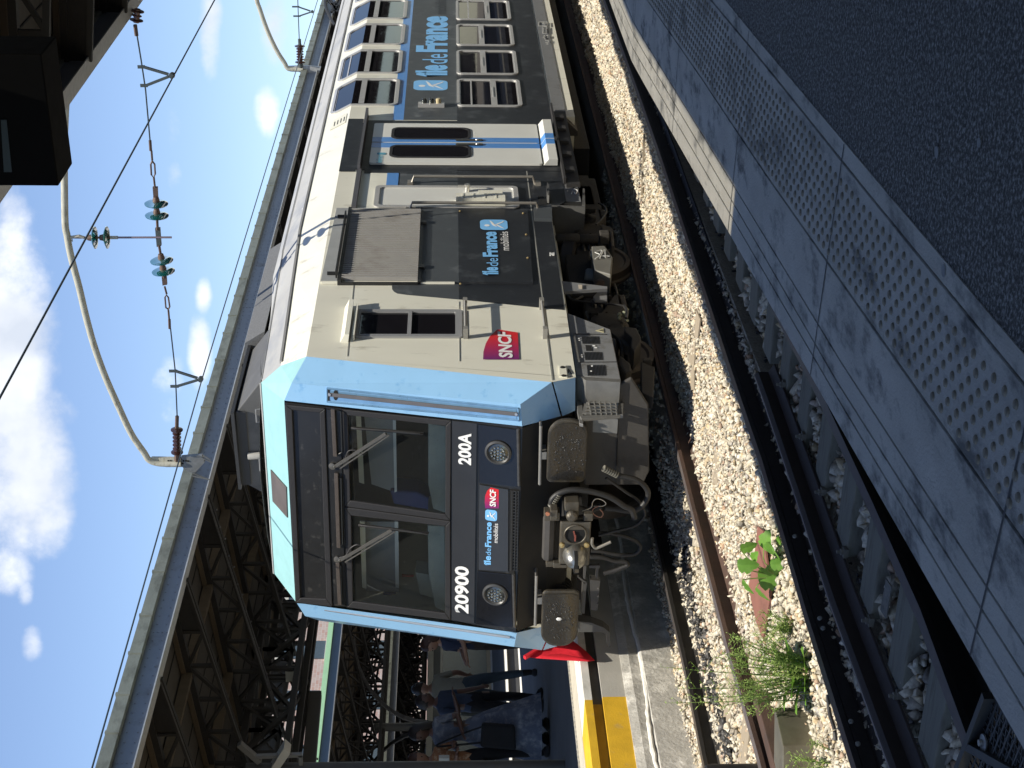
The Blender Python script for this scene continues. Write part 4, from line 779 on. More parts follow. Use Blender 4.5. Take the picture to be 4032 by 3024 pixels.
cyl('pipe_elbow', on(0, 1.15, 'Q', 450, 560), on(0, 1.15, 'Q', 455, 680), .075, mat('rusty_pipe', (.16, .115, .09), .65, var=.35), bog); cyl('reservoir', on(0, 1.15, 'Q', 320, 600), on(0, 1.15, 'Q', 430, 610), .085, mat('tank_grey', (.13, .15, .165), .5, var=.2), bog)
mm = M(); mm.prism([on(0, 1.2, 'Q', *p) for p in ((455,165),(545,205),(560,350),(530,350),(520,230),(455,215))], (-.2, 0, 0)); obj('brake_hanger', mm, dirt, bog, bevel=.01)
mm = M(); mm.prism([on(0, 1.25, 'Q', *p) for p in ((640,1000),(740,1020),(770,1080),(775,1130),(720,1215),(695,1180),(700,1100),(640,1040))], (-.2, 0, 0)); obj('brake_hanger', mm, dirt, bog, bevel=.01)
mm = M(); mm.prism([on(0, 1.2, 'Q', *p) for p in ((775,1290),(890,1340),(875,1590),(780,1545))], (-.12, 0, 0)); obj('brake_hanger', mm, dirt, bog, bevel=.01)
mm = M(); mm.prism([on(0, 1.2, 'Q', *p) for p in ((790,1262),(868,1262),(868,1285),(790,1285))], (-.12, 0, 0)); obj('brake_hanger', mm, dirt, bog, bevel=.01)
mm = M(); mm.prism([on(0, 1.3, 'Q', *p) for p in ((600,1235),(690,1310),(698,1375),(650,1390),(612,1330))], (-.25, 0, 0)); obj('sand_box', mm, dirt, T, bevel=.015)
for pts, r, X in (([(430,0),(480,30),(490,80),(450,140),(410,175)], .012, 1.2), ([(170,340),(220,370),(290,380),(350,370)], .012, 1.1), ([(235,795),(400,815),(560,828),(640,840)], .010, 1.25), ([(640,840),(660,880),(655,940)], .016, 1.25), ([(560,660),(580,740),(590,830)], .012, 1.15), ([(300,700),(330,650),(310,590)], .014, 1.1), ([(100,120),(180,160),(260,210),(340,230)], .014, 1.0), ([(380,880),(330,900),(350,950)], .02, 1.1), ([(130,700),(220,790),(300,760)], .012, 1.2)):
    mm = M(); mm.tube([on(0, X, 'Q', *p) for p in pts], r, 6, 4); obj('cable', mm, hosem, T, smooth=True)
mm = M(); [mm.ico(on(0, 1.22, 'Q', *p), r) for p, r in (((600,910),.025),((640,900),.03),((660,870),.02),((600,940),.022),((660,960),.02))]; obj('cable_fittings', mm, mat('fitting_pale', (.32, .33, .22), .5, metal=.3), T)
mm = M(); mm.lathe(on(0, 1.1, 'Q', 350, 185), (1, 0, -.2), [(.10,0),(.10,.05),(.06,.07),(.05,.12),(.03,.13)], 18); mm.lathe(on(0, 1.1, 'Q', 350, 235), (1, 0, 0), [(.13,0),(.13,.04),(.1,.06)], 18); mm.box(.6, 1.1, 3.9, 5.2, .35, .62); [mm.box(1.0, 1.2, 4.0+random.random()*1.0, 4.2+random.random(), .45, .9) for i in range(4)]; obj('brake_gear', mm, dirt2, bog, smooth=False)
mm = M()
for i in range(26):
    y = random.uniform(.4, 4.5); z = random.uniform(.45, .92); s_ = random.uniform(.03, .09); mm.box(.9, 1.0+random.random()*.2, y, y+s_, z, z+s_*random.uniform(.5, 1.6))
obj('small_fittings', mm, dirt2, bog, bevel=.006)
mm = M(); mm.box(-1.0, 1.0, 6.5, 22, .30, .5); mm.box(-.6, .6, .5, 6, .75, .92); obj('underframe_tank', mm, dirt2, T)
# --- roof equipment behind the brow
mm = M(); mm.prism([(.58,.62,3.70),(-.18,.62,3.72),(-.30,.62,3.80),(-.18,.62,3.985),(.56,.62,3.995),(.90,.62,3.74)], (0, 1.2, 0)); re_ = obj('roof_equipment', mm, mat('roof_box_grey', (.10, .10, .098), .6, var=.25, sc=5, col2=(.05, .05, .05), c2amt=.3), T, bevel=.008)
mm = M(); mm.prism([(.60,.55,4.0),(-.22,.55,3.985),(-.22,.55,4.012),(.60,.55,4.03)], (0, 1.5, 0)); mm.box(-.2, .58, .60, .615, 3.9, 3.99); obj('roof_hatch', mm, mat('hatch_black', (.035, .036, .038), .6), re_)
mm = M(); mm.prism([(.40,1.9,3.9),(.75,1.9,3.86),(.62,1.9,4.06),(.40,1.9,4.08)], (0, 2.3, 0)); obj('roof_grating', mm, mat('grating', (.16, .16, .155), .6, var=.5, sc=60), re_)
mm = M(); mm.lathe((.12, .60, 3.80), (0, -.1, 1), [(.035,0),(.035,.10),(.03,.11)], 14); obj('vent_pipe', mm, mat('pipe_pale', (.35, .34, .31), .5), re_, smooth=True)
mm = M()
for x in (.5, -.02): mm.tube([(x, .58, 3.73), (x, .56, 3.80), (x+.13, .56, 3.80), (x+.13, .58, 3.73)], .008, 6)
obj('lifting_ring', mm, greyp, re_)
mm = M(); mm.lathe((.2, 2.6, 4.0), (0, 0, 1), [(.12,0),(.12,.1),(.05,.14)], 20); obj('roof_dome', mm, roofp, T, smooth=True)
# ================================================================== SETTING: ballast, tracks, platforms
def island_mat(name, ramp, rough=.8, bump=.3):
    m_ = bpy.data.materials.new(name); m_.use_nodes = True; t = m_.node_tree; b = t.nodes['Principled BSDF']; b.inputs['Roughness'].default_value = rough; b.inputs['Specular IOR Level'].default_value = .3
    ge = t.nodes.new('ShaderNodeNewGeometry'); r = t.nodes.new('ShaderNodeValToRGB'); r.color_ramp.interpolation = 'LINEAR'
    while len(r.color_ramp.elements) < len(ramp): r.color_ramp.elements.new(.5)
    for e, (p, c) in zip(r.color_ramp.elements, ramp): e.position = p; e.color = (*c, 1)
    t.links.new(ge.outputs['Random Per Island'], r.inputs[0])
    tcn = t.nodes.new('ShaderNodeTexCoord'); nz = t.nodes.new('ShaderNodeTexNoise'); nz.inputs['Scale'].default_value = 55; nz.inputs['Detail'].default_value = 5; t.links.new(tcn.outputs['Object'], nz.inputs['Vector'])
    mxn = t.nodes.new('ShaderNodeMix'); mxn.data_type = 'RGBA'; mxn.blend_type = 'MULTIPLY'; mxn.inputs['Factor'].default_value = 1
    mr2 = t.nodes.new('ShaderNodeMapRange'); mr2.inputs['From Min'].default_value = .3; mr2.inputs['From Max'].default_value = .7; mr2.inputs['To Min'].default_value = .62; mr2.inputs['To Max'].default_value = 1.12; t.links.new(nz.outputs['Fac'], mr2.inputs['Value'])
    t.links.new(r.outputs[0], mxn.inputs['A']); t.links.new(mr2.outputs[0], mxn.inputs['B']); t.links.new(mxn.outputs['Result'], b.inputs['Base Color'])
    bn = t.nodes.new('ShaderNodeBump'); bn.inputs['Strength'].default_value = bump; bn.inputs['Distance'].default_value = .006; t.links.new(nz.outputs['Fac'], bn.inputs['Height']); t.links.new(bn.outputs[0], b.inputs['Normal'])
    return m_
stone_m = island_mat('ballast_stone', [(0,(.22,.20,.17)),(.06,(.32,.28,.22)),(.2,(.50,.46,.37)),(.4,(.66,.60,.48)),(.62,(.60,.53,.40)),(.76,(.52,.40,.24)),(.84,(.72,.68,.58)),(.95,(.42,.27,.17)),(1,(.42,.40,.37))])
tar_m = island_mat('tarred_stone', [(0,(.02,.02,.02)),(.6,(.06,.058,.055)),(1,(.14,.13,.12))], .5)
dirt_g = mat('ballast_dirt', (.24, .21, .17), .95, var=.5, sc=14, bump=.8, bsc=45, col2=(.12, .10, .08), c2amt=.4, c2sc=8)
g = M(); g.quad((-60, -40, -.24), (60, -40, -.24), (60, 120, -.24), (-60, 120, -.24)); kindof(obj('ground', g, dirt_g), 'structure')
bed_m = mat('ballast_bed', (.50, .45, .36), .95, var=.5, sc=30, bump=1.0, bsc=50, col2=(.30, .26, .2), c2amt=.4, c2sc=40)
g = M(); g.box(-1.60, 2.62, -14, 40, -.23, -.066); kindof(obj('ballast', g, bed_m), 'structure')
ICO = None
def stones(name, regions, mt, seed=1):
    rg = np.random.default_rng(seed); shapes = []
    while len(shapes) < 26:      # crushed-stone shapes: hulls of a few random points
        bm = bmesh.new(); q = rg.normal(size=(9, 3)); q /= np.linalg.norm(q, axis=1)[:, None]; q *= rg.uniform(.75, 1.15, (9, 1))*np.array([[1.2, 1, .8]])
        for v in q: bm.verts.new(v)
        bmesh.ops.convex_hull(bm, input=bm.verts); bmesh.ops.delete(bm, geom=[v for v in bm.verts if not v.link_faces], context='VERTS'); bmesh.ops.triangulate(bm, faces=bm.faces); bmesh.ops.recalc_face_normals(bm, faces=bm.faces); bm.verts.index_update()
        shapes.append((np.array([v.co[:] for v in bm.verts]), np.array([[v.index for v in f.verts] for f in bm.faces]))); bm.free()
    P_ = []; S_ = []
    for (x0, x1, y0, y1, z, dens, rmin, rmax, dz, test) in regions:
        n = int((x1-x0)*(y1-y0)*dens); x = rg.uniform(x0, x1, n); y = rg.uniform(y0, y1, n); zz = z+rg.uniform(-dz, dz, n)+.015*np.sin(x*5)*np.cos(y*3.1)
        k = np.ones(n, bool) if test is None else np.array([test(a, b) for a, b in zip(x, y)]); P_.append(np.stack([x, y, zz], 1)[k]); S_.append(rg.uniform(rmin, rmax, n)[k]*rg.choice([.75, 1, 1.25], n)[k])
    P_ = np.concatenate(P_); S_ = np.concatenate(S_); idx = rg.integers(0, len(shapes), len(P_)); AV = []; AF = []; off = 0
    for si, (bv, bf) in enumerate(shapes):
        k = idx == si; n = int(k.sum()); nv = len(bv); V = bv[None]*rg.uniform(.7, 1.25, (n, 1, 3))*S_[k][:, None, None]
        ax = rg.normal(size=(n, 3)); ax /= np.linalg.norm(ax, axis=1)[:, None]; an = rg.uniform(0, 2*PI, n); c, s = np.cos(an)[:, None, None], np.sin(an)[:, None, None]; K = ax[:, None]
        V = V*c+np.cross(np.broadcast_to(K, V.shape), V)*s+K*(V*K).sum(2, keepdims=True)*(1-c)+P_[k][:, None]; AV.append(V.reshape(-1, 3)); AF.append((bf[None]+(np.arange(n)*nv)[:, None, None]+off).reshape(-1, 3)); off += n*nv
    V = np.concatenate(AV); F_ = np.concatenate(AF); nf = len(F_); me = bpy.data.meshes.new(name); me.vertices.add(len(V)); me.vertices.foreach_set('co', V.reshape(-1))
    me.loops.add(nf*3); me.loops.foreach_set('vertex_index', F_.reshape(-1).astype(np.int32)); me.polygons.add(nf); me.polygons.foreach_set('loop_start', np.arange(0, nf*3, 3, dtype=np.int32)); me.update(calc_edges=True); me.validate()
    me.materials.append(mt); o = bpy.data.objects.new(name, me); COL.objects.link(o); return kindof(o, 'stuff')
def nosleep(x, y): return not (2.66 < x < 4.5 and y < 2.5 and ((y+4.635+.23) % .545) < .25)
def notrail(x, y):
    if -4.9 > y or y > .5: return True
    return True
stones('ballast_stones', [
 (.62, 2.6, -7.5, 3, -.056, 1700, .014, .028, .018, None), (.62, 2.62, 3, 10, -.056, 1300, .015, .030, .018, None), (.8, 2.62, 10, 34, -.055, 600, .022, .040, .02, None),
 (2.78, 4.6, -8, 3, -.125, 700, .028, .052, .03, nosleep), (2.75, 4.6, 3, 12, -.11, 220, .035, .055, .02, None),
 (-1.62, .62, -7, 1.2, -.055, 1000, .014, .030, .018, lambda x, y: not (-.62 < x < .30 and y > -1.5+.2*math.sin(9*x)) or random.random() < .4), (-1.6, .7, 1.2, 8, -.06, 130, .02, .04, .02, None)], stone_m, 3)
stones('tarred_stones', [(-.62, -.02, -3.9, -.3, -.045, 800, .015, .032, .02, lambda x, y: abs(x+.38) < .16+.05*math.sin(6*y))], tar_m, 5)
stones('dark_grit', [(2.6, 3.2, -7, 2, -.15, 300, .012, .02, .01, nosleep)], tar_m, 6)
# rails
rust = mat('rail_rust', (.085, .048, .034), .75, var=.35, sc=8, bump=.25, bsc=60, col2=(.045, .03, .024), c2amt=.4, c2sc=5)
darkrail = mat('rail_dark', (.028, .019, .016), .6, var=.35, sc=8, bump=.2)
railtop = mat('rail_top', (.20, .17, .16), .42, metal=.5, var=.25, sc=12)
purp = mat('rail_top_dull', (.085, .070, .075), .5, metal=.3, var=.25, sc=12)
RP = [(-.035,0),(.035,0),(.036,-.03),(.010,-.045),(.009,-.115),(.07,-.138),(.07,-.15),(-.07,-.15),(-.07,-.138),(-.009,-.115),(-.010,-.045),(-.036,-.03)]
def rail(path, zt, mts, label, prof=RP, name='rail'):
    mm = M(); P_ = [Vector((x, y, zt)) for x, y in path]; n = len(prof); rings = []
    for i, p in enumerate(P_):
        d = (P_[min(i+1, len(P_)-1)]-P_[max(i-1, 0)]).normalized(); r = Vector((d.y, -d.x, 0)); rings.append([p+r*a+Vector((0, 0, b)) for a, b in prof])
    vs = [q for g in rings for q in g]; mm.v = [tuple(v) for v in vs]
    for i in range(len(P_)-1):
        for j in range(n):
            mm.f.append((i*n+j, (i+1)*n+j, (i+1)*n+(j+1) % n, i*n+(j+1) % n)); mm.mi.append(1 if j == 0 else 0)
    mm.f.append(tuple(range(n))); mm.mi.append(0); mm.f.append(tuple((len(P_)-1)*n+j for j in range(n))[::-1]); mm.mi.append(0)
    o = obj(name, mm, mts); tag(o, label, 'rail', 'running rails'); return o
rail([(.80,-9),(.78,-4.14),(.715,-3.0),(.71,-2.3),(.70,-1.27),(.73,.5),(.75,3),(.75,40)], .09, [rust, railtop], 'rusty brown rail nearest the camera side of the train, sunlit in front of its buffers')
rail([(-.76,-9),(-.70,-2.5),(-.67,-1.6),(-.70,-.8),(-.72,-.1),(-.75,3),(-.75,40)], .09, [mat('rail_black', (.02, .018, .016), .6, var=.4), mat('rail_black_top', (.09, .08, .075), .45, metal=.4)], 'blackened rail beside the tarred stones, under the buffer beside the red flag')
rail([(2.22,-8.5),(2.33,-5.95),(2.37,-4.8),(2.48,-3.4),(2.487,-2.45),(2.55,.5),(2.576,2.0),(2.58,3.85),(2.55,7),(2.5,12),(2.4,40)], .09, [darkrail, mat('rail_brown_top', (.075, .042, .032), .5, var=.3, sc=14)], 'long dark rail between the sunlit ballast and the shaded sleepers')
r2 = rail([(3.40,-9),(3.52,-7.13),(3.60,-6.4),(3.60,-5.6),(3.58,-4.4),(3.50,-3.2),(3.42,0),(3.4,3)], .09, [black, purp], 'dark rail with a dull purple top running under the edge of the near platform')  # shade on the web put into the black body colour
# check rail laid against the long dark rail
CP = [(-.012,0),(.004,0),(.012,-.005),(.03,-.02),(.028,-.085),(.085,-.115),(.09,-.125),(-.03,-.125),(-.012,-.03)]
ck = rail([(2.62,-8.3),(2.735,-6.37),(2.738,-5.17),(2.80,-4.2),(2.846,-3.29),(2.855,-2.92)], .085, [mat('check_brown', (.042, .026, .020), .6, var=.35, sc=9), mat('check_top', (.17, .14, .145), .45, metal=.3)], 'shorter check rail clipped beside the long dark rail', CP, 'check_rail')
for y, x in [(-6.0,2.82),(-5.46,2.84),(-4.9,2.86),(-4.35,2.88),(-3.8,2.915),(-3.2,2.935)]:
    k = M(); k.box(x-.02, x+.035, y-.02, y+.02, -.055, -.03); k.lathe((x+.01, y, -.03), (0, 0, 1), [(.018,0),(.018,.014),(.010,.016),(.010,.034)], 6); obj('clip', k, mat('clip_steel', (.30, .28, .24), .45, metal=.5, var=.3, sc=30), ck)
for y, x in ((-4.25,2.52),(-4.95,2.47),(-5.03,2.465),(-5.7,2.41),(-5.85,2.40),(-6.6,2.37)):
    k = M(); k.lathe((x, y, .055), (1, 0, .5), [(.013,0),(.013,.010),(.008,.012)], 8); obj('bolt', k, MT['clip_steel'], ck)
# sleepers
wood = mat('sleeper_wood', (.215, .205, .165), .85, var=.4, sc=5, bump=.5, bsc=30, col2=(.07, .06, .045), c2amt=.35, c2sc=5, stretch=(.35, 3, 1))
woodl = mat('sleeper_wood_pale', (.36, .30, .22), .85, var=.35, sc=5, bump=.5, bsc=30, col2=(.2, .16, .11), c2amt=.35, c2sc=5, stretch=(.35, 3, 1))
sl0 = None
for i in range(18):
    y = -8.455+.545*i+.005*(-1)**i
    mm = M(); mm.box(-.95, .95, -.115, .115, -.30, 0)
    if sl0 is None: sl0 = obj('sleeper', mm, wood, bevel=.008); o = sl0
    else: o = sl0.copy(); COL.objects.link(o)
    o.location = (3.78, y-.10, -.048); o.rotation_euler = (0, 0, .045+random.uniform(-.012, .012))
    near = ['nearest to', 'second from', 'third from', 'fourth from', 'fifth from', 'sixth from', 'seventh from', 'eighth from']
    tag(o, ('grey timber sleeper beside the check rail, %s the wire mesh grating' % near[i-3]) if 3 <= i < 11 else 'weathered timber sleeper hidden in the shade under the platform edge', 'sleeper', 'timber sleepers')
mm = M(); mm.prism([on(2, -.046, 'H', *p) for p in ((545,835),(568,870),(545,1010),(520,970))], (0, 0, .006)); tag(obj('sleeper_plate', mm, mat('tin_plate', (.22, .21, .19), .5, metal=.4, var=.6, sc=40, bump=.4)), 'small dented metal plate nailed on a sleeper', 'plate')
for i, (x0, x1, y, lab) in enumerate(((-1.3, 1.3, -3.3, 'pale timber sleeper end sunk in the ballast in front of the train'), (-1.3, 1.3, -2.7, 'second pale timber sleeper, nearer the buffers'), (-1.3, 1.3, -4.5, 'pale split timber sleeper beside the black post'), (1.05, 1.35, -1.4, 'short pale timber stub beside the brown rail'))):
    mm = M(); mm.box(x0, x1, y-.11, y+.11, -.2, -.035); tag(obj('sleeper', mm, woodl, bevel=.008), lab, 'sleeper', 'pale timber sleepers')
mm = M(); mm.bar(on(2, -.02, 'L', 940, 780), on(2, -.02, 'L', 925, 1135), .035, .02); tag(obj('timber_lath', mm, woodl), 'thin pale lath lying on the sunlit ballast beside the train', 'plank')
for q, lab in ((((575,700),(600,760),(585,880),(560,880)), 'pale worn timber end lying along the ballast below the train bogie'), (((540,920),(570,900),(560,1060),(525,1040)), 'grey weathered timber end lying in the ballast beside the brake gear'), (((545,1070),(560,1070),(560,1220),(535,1220)), 'narrow grey timber strip in the ballast beside the snow plough')):
    mm = M(); mm.prism([on(2, -.03, 'M', *p) for p in q], (0, 0, .012)); tag(obj('timber_end', mm, woodl), lab, 'timber')
for q, lab in ((((1310,80),(1345,110),(1370,300),(1400,470),(1385,590),(1345,820),(1300,700),(1250,480),(1265,400),(1290,260)), 'long rust red steel plate lying in the ballast under the leafy plant'),):
    mm = M(); mm.prism([on(2, -.02, 'G', *p) for p in q], (0, 0, .012)); tag(obj('rusty_plate', mm, mat('red_rust_plate', (.25, .105, .075), .75, var=.3, sc=6, bump=.3, col2=(.16, .07, .05), c2amt=.3)), lab, 'plate')
# square-edged joint bar beside the brown rail
mm = M(); mm.box(.86, .96, -4.9, -3.75, -.05, .05); tag(obj('joint_bar', mm, rust, bevel=.006), 'short brown steel joint bar beside the brown rail', 'joint bar')
# steel cabinet in the ballast
bxm = mat('dull_steel_box', (.27, .25, .19), .38, metal=.6, var=.35, sc=4, col2=(.17, .15, .11), c2amt=.35, c2sc=5)
q = [on(2, .16, 'G', *p) for p in ((1400,1262),(1640,1258),(1705,1508),(1480,1520))]; b0 = on(2, -.06, 'G', 1705, 1508)
mm = M(); mm.prism([(1.66,-5.35,-.1),(1.66,-4.70,-.1),(1.98,-4.75,-.1),(1.98,-5.42,-.1)], (0, 0, .01)) if 0 else None
A_ = Vector((q[0].x, q[0].y, .16)); B_ = Vector((q[1].x, q[1].y, .16)); C_ = Vector((q[2].x, q[2].y, .16)); D_ = Vector((q[3].x, q[3].y, .16))
# plant builders
leafm = mat('leaf_green', (.17, .36, .05), .5, var=.3, sc=12, col2=(.22, .38, .08), c2amt=.3, c2sc=14); weedm = mat('weed_green', (.33, .44, .12), .6, var=.3, sc=20)
for mt_ in (leafm, weedm):
    b = mt_.node_tree.nodes['Principled BSDF']; t = mt_.node_tree; tr = t.nodes.new('ShaderNodeBsdfTranslucent'); tr.inputs[0].default_value = (.22, .42, .06, 1); mxs = t.nodes.new('ShaderNodeMixShader'); mxs.inputs[0].default_value = .35; t.links.new(b.outputs[0], mxs.inputs[1]); t.links.new(tr.outputs[0], mxs.inputs[2]); t.links.new(mxs.outputs[0], [n for n in t.nodes if n.type == 'OUTPUT_MATERIAL'][0].inputs[0])
def leaf(mm, base, d, up, L_, Wd, lob=0):
    d = Vector(d).normalized(); up = Vector(up).normalized(); r = d.cross(up).normalized(); n = d.cross(r).normalized(); pts = []; out = [(0,.0),(.05,.28),(.2,.46),(.32,.36),(.42,.5),(.6,.40),(.72,.26),(.85,.22),(1,0)] if lob else [(0,0),(.1,.3),(.3,.48),(.55,.42),(.8,.2),(1,0)]
    def P_(t, w): return Vector(base)+d*(t*L_)+r*(w*Wd)+n*(.18*L_*(t*t)-.25*Wd*abs(w)*.6)
    for i in range(len(out)-1):
        (t0, w0), (t1, w1) = out[i], out[i+1]
        mm.quad(P_(t0, 0), P_(t1, 0), P_(t1, w1), P_(t0, w0)); mm.quad(P_(t0, -w0), P_(t1, -w1), P_(t1, 0), P_(t0, 0))
pl = thing('leafy_plant', (1.77, -3.64, -.05), 'small broad-leaved bright green plant growing on the rust red plate', 'plant', 'weeds in the ballast')
st = M(); lf = M(); base = Vector((1.78, -3.62, -.07))
LP_ = [((1185,230),.10,.06),((1165,330),.12,.10),((1200,430),.10,.05),((1265,300),.11,.05),((1340,230),.13,.09),((1420,280),.14,.12),((1380,330),.10,.07),((1300,420),.16,.15),((1345,450),.14,.12),((1440,200),.06,.04),((1290,480),.11,.05)]
for p, L_, Wd in LP_:
    e = on(1, -3.6-random.uniform(-.06, .10), 'G', *p); st.tube([base, base.lerp(e, .5)+Vector((0, 0, .05)), e], .004, 5, 3)
    d = (e-base); d.z = -.15+random.uniform(-.2, .3); leaf(lf, e, d+Vector((random.uniform(-.1, .1), -.08, 0)), (-.2, -.6, 1), L_*1.15, Wd*1.35, 1)
obj('stem', st, weedm, pl); obj('leaf', lf, leafm, pl)
def weed(name, base, n, hmin, hmax, spread, label, seed, broad=0):
    rd = random.Random(seed); t_ = thing(name, base, label, 'plant', 'weeds in the ballast'); st = M(); lf = M(); base = Vector(base)
    for i in range(n):
        a = rd.uniform(0, 2*PI); h = rd.uniform(hmin, hmax); sp_ = spread*rd.uniform(.2, 1); b = base+Vector((math.cos(a)*.10*rd.random(), math.sin(a)*.10*rd.random(), 0)); tip = b+Vector((math.cos(a)*sp_, math.sin(a)*sp_, h)); mid = b.lerp(tip, .5)+Vector((0, 0, h*.08)); P_ = crom([b, mid, tip], 10); st.tube(P_, [.0035*(1-.7*j/20) for j in range(len(P_))], 4)
        for j in range(4, len(P_)):
            for k in range(2):
                aa = rd.uniform(0, 2*PI); ll = rd.uniform(.02, .05)*(1.1-.45*j/20); d = Vector((math.cos(aa), math.sin(aa), rd.uniform(.1, .7))); leaf(lf, P_[j], d, (0, 0, 1), ll, ll*.22)
            if rd.random() < .4:
                aa = rd.uniform(0, 2*PI); e = P_[j]+Vector((math.cos(aa)*.06, math.sin(aa)*.06, .04)); st.tube([P_[j], e], .0015, 3)
                for q_ in range(5): leaf(lf, P_[j].lerp(e, q_/4), Vector((rd.uniform(-1, 1), rd.uniform(-1, 1), .5)), (0, 0, 1), .022, .006)
    obj('stem', st, weedm, t_); obj('leaf', lf, weedm, t_)
    if broad:
        bl = M()
        for i in range(broad): aa = rd.uniform(0, 2*PI); leaf(bl, base+Vector((math.cos(aa)*.06, math.sin(aa)*.06, rd.uniform(0, .15))), Vector((math.cos(aa), math.sin(aa), .5)), (0, 0, 1), rd.uniform(.12, .22), rd.uniform(.08, .16), 1)
        obj('broad_leaf', bl, leafm, t_)
weed('tall_weed', (1.72, -4.50, -.08), 46, .25, .55, .22, 'tall feathery green weed standing behind the steel box', 4, 13)
weed('tall_weed', (1.70, -4.62, -.08), 4, .78, .95, .10, 'tallest thin weed stalks rising above the feathery clump', 14)
weed('feathery_weed', (1.72, -4.1, -.08), 12, .08, .26, .14, 'low feathery weed between the leafy plant and the steel box', 8)
weed('feathery_weed', (1.25, -5.02, -.08), 10, .25, .45, .16, 'feathery weed growing past the near face of the steel box', 9)
weed('feathery_weed', (1.62, -5.15, -.08), 8, .10, .22, .12, 'small weed between the steel box and the long dark rail', 10)
bx = M(); xs0, xs1, ys0, ys1 = 1.66, 1.98, -5.30, -4.92
bt = [Vector(p) for p in ((1.523,-4.56,.13),(1.479,-4.84,.13),(1.19,-4.98,.13),(1.235,-4.70,.13))]
bx.prism([p-Vector((0, 0, .27)) for p in bt], (0, 0, .27)); sb_ = obj('steel_box', bx, bxm, bevel=.006); tag(sb_, 'dull bare steel box standing in the ballast beside the weeds', 'metal box')
mm = M(); bb = [on(2, .0, 'G', *p) for p in ((1760,1180),(1770,1300),(1800,1400),(1810,1480))]; mm.tube(bb, .012, 6, 4); tag(obj('cable', mm, rubber, smooth=True), 'thin black ribbed cable in the ballast beside the weeds', 'cable')
mm = M(); mm.tube([on(2, .02, 'G', *p) for p in ((1720,1470),(1760,1430),(1820,1400),(1880,1340))], .003, 5, 4); tag(obj('dry_stalk', mm, mat('straw', (.4, .33, .22), .8)), 'dry bent stalk lying across the stones by the long rail', 'stalk')
# black post at the very edge of the view
mm = M(); c0 = on(2, -.05, 'G', 1500, 1660); ux = Vector((cy, sy, 0)); mm.lathe((c0.x-.0, c0.y-.0, -.12), (0, 0, 1), [(.06,0),(.06,.40),(.055,.44),(.03,.455)], 20)
po = obj('marker_post', mm, mat('post_black', (.012, .012, .013), .5), smooth=True); tag(po, 'short black post with rounded top at the bottom edge of the picture beside the tracks', 'post')
cc = on(2, .05, 'G', 1225, 1690); po.location = (cc.x-c0.x, cc.y-c0.y, 0)
# ---------------- near platform (right, in the shade)
conc = mat('platform_concrete', (.60, .58, .54), .85, var=.30, sc=3.5, bump=.4, bsc=90, col2=(.15, .15, .15), c2amt=.34, c2sc=6, stretch=(1.6, .8, 1))
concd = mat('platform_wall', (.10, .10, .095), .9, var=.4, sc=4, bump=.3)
asph = mat('asphalt', (.13, .13, .132), .9, var=.9, sc=100, bump=1.0, bsc=150, col2=(.42, .43, .44), c2amt=.5, c2sc=95)
def lx(pts):
    def f(y):
        for (x0, y0), (x1, y1) in zip(pts[:-1], pts[1:]):
            if y0 <= y <= y1 or (y < y0): return x0+(x1-x0)*(y-y0)/(y1-y0)
        (x0, y0), (x1, y1) = pts[-2:]; return x0+(x1-x0)*(y-y0)/(y1-y0)
    return f
fn = lx([(5.387,-8.996),(5.31,-8.2),(5.222,-7.343),(4.94,-4.53),(4.726,-2.352),(4.72,-1.235),(4.70,40)])
f1 = lx([(5.433,-8.77),(5.306,-7.535),(5.053,-4.842),(4.811,-2.332),(4.785,-1.065),(4.78,40)])
f2 = lx([(5.49,-8.773),(5.356,-7.626),(5.144,-5.092),(4.895,-2.365),(4.865,-1.378),(4.86,40)])
f3 = lx([(5.55,-8.78),(5.438,-7.776),(5.228,-5.325),(4.965,-2.381),(4.954,-1.724),(4.94,40)])
f4 = lx([(5.70,-8.347),(5.519,-6.303),(5.412,-4.876),(5.244,-2.859),(5.08,0),(4.9,40)])
f5 = lx([(6.025,-8.836),(5.97,-8.03),(5.858,-6.12),(5.778,-4.947),(5.55,-1),(5.4,40)])
f6 = lx([(6.071,-8.738),(6.014,-7.818),(5.908,-6.09),(5.861,-5.273),(5.65,-1),(5.5,40)])
ZP = .92
YS = [-14,-11,-8.8,-7.6,-6.4,-5.95,-4.9,-3.8,-2.9,-2.3,-1.3,0,3,8,20,40]
joints = [-8.85,-7.3,-5.8,-4.15,-2.33,-.6,1.2,3,5,7,9,11]
pf = bpy.data.objects.new('platform', None); COL.objects.link(pf); pf.location = (8, 0, ZP); kindof(pf, 'structure')
def strip(name, fa, fb, z, mt, z0=None, gapa=0, gapb=0, par=pf, lab=None):
    mm = M()
    for y0, y1 in zip(YS[:-1], YS[1:]):
        a0, a1, b0, b1 = fa(y0)+gapa, fa(y1)+gapa, fb(y0)-gapb, fb(y1)-gapb
        mm.quad((a0, y0, z), (b0, y0, z), (b1, y1, z), (a1, y1, z))
        if z0 is not None: mm.quad((a0, y0, z0), (a0, y0, z), (a1, y1, z), (a1, y1, z0)); mm.quad((b0, y0, z), (b0, y0, z0), (b1, y1, z0), (b1, y1, z))
    return obj(name, mm, mt, par, label=lab)
strip('edge_slab', fn, f1, ZP, conc, ZP-.1, .0, .004); strip('edge_slab', f1, f2, ZP, conc, ZP-.03, .004, .004); strip('edge_slab', f2, f3, ZP, conc, ZP-.03, .004, .004)
strip('paving_slab', f3, f4, ZP, conc, ZP-.03, .004, .005); strip('tactile_paving', f4, f5, ZP, conc, ZP-.03, .005, .005); strip('paving_slab', f5, f6, ZP, conc, ZP-.03, .005, 0)
strip('asphalt', f6, lambda y: 16, ZP-.003, asph); strip('slab_bed', lambda y: fn(y)+.01, f6, ZP-.025, black)
mm = M()
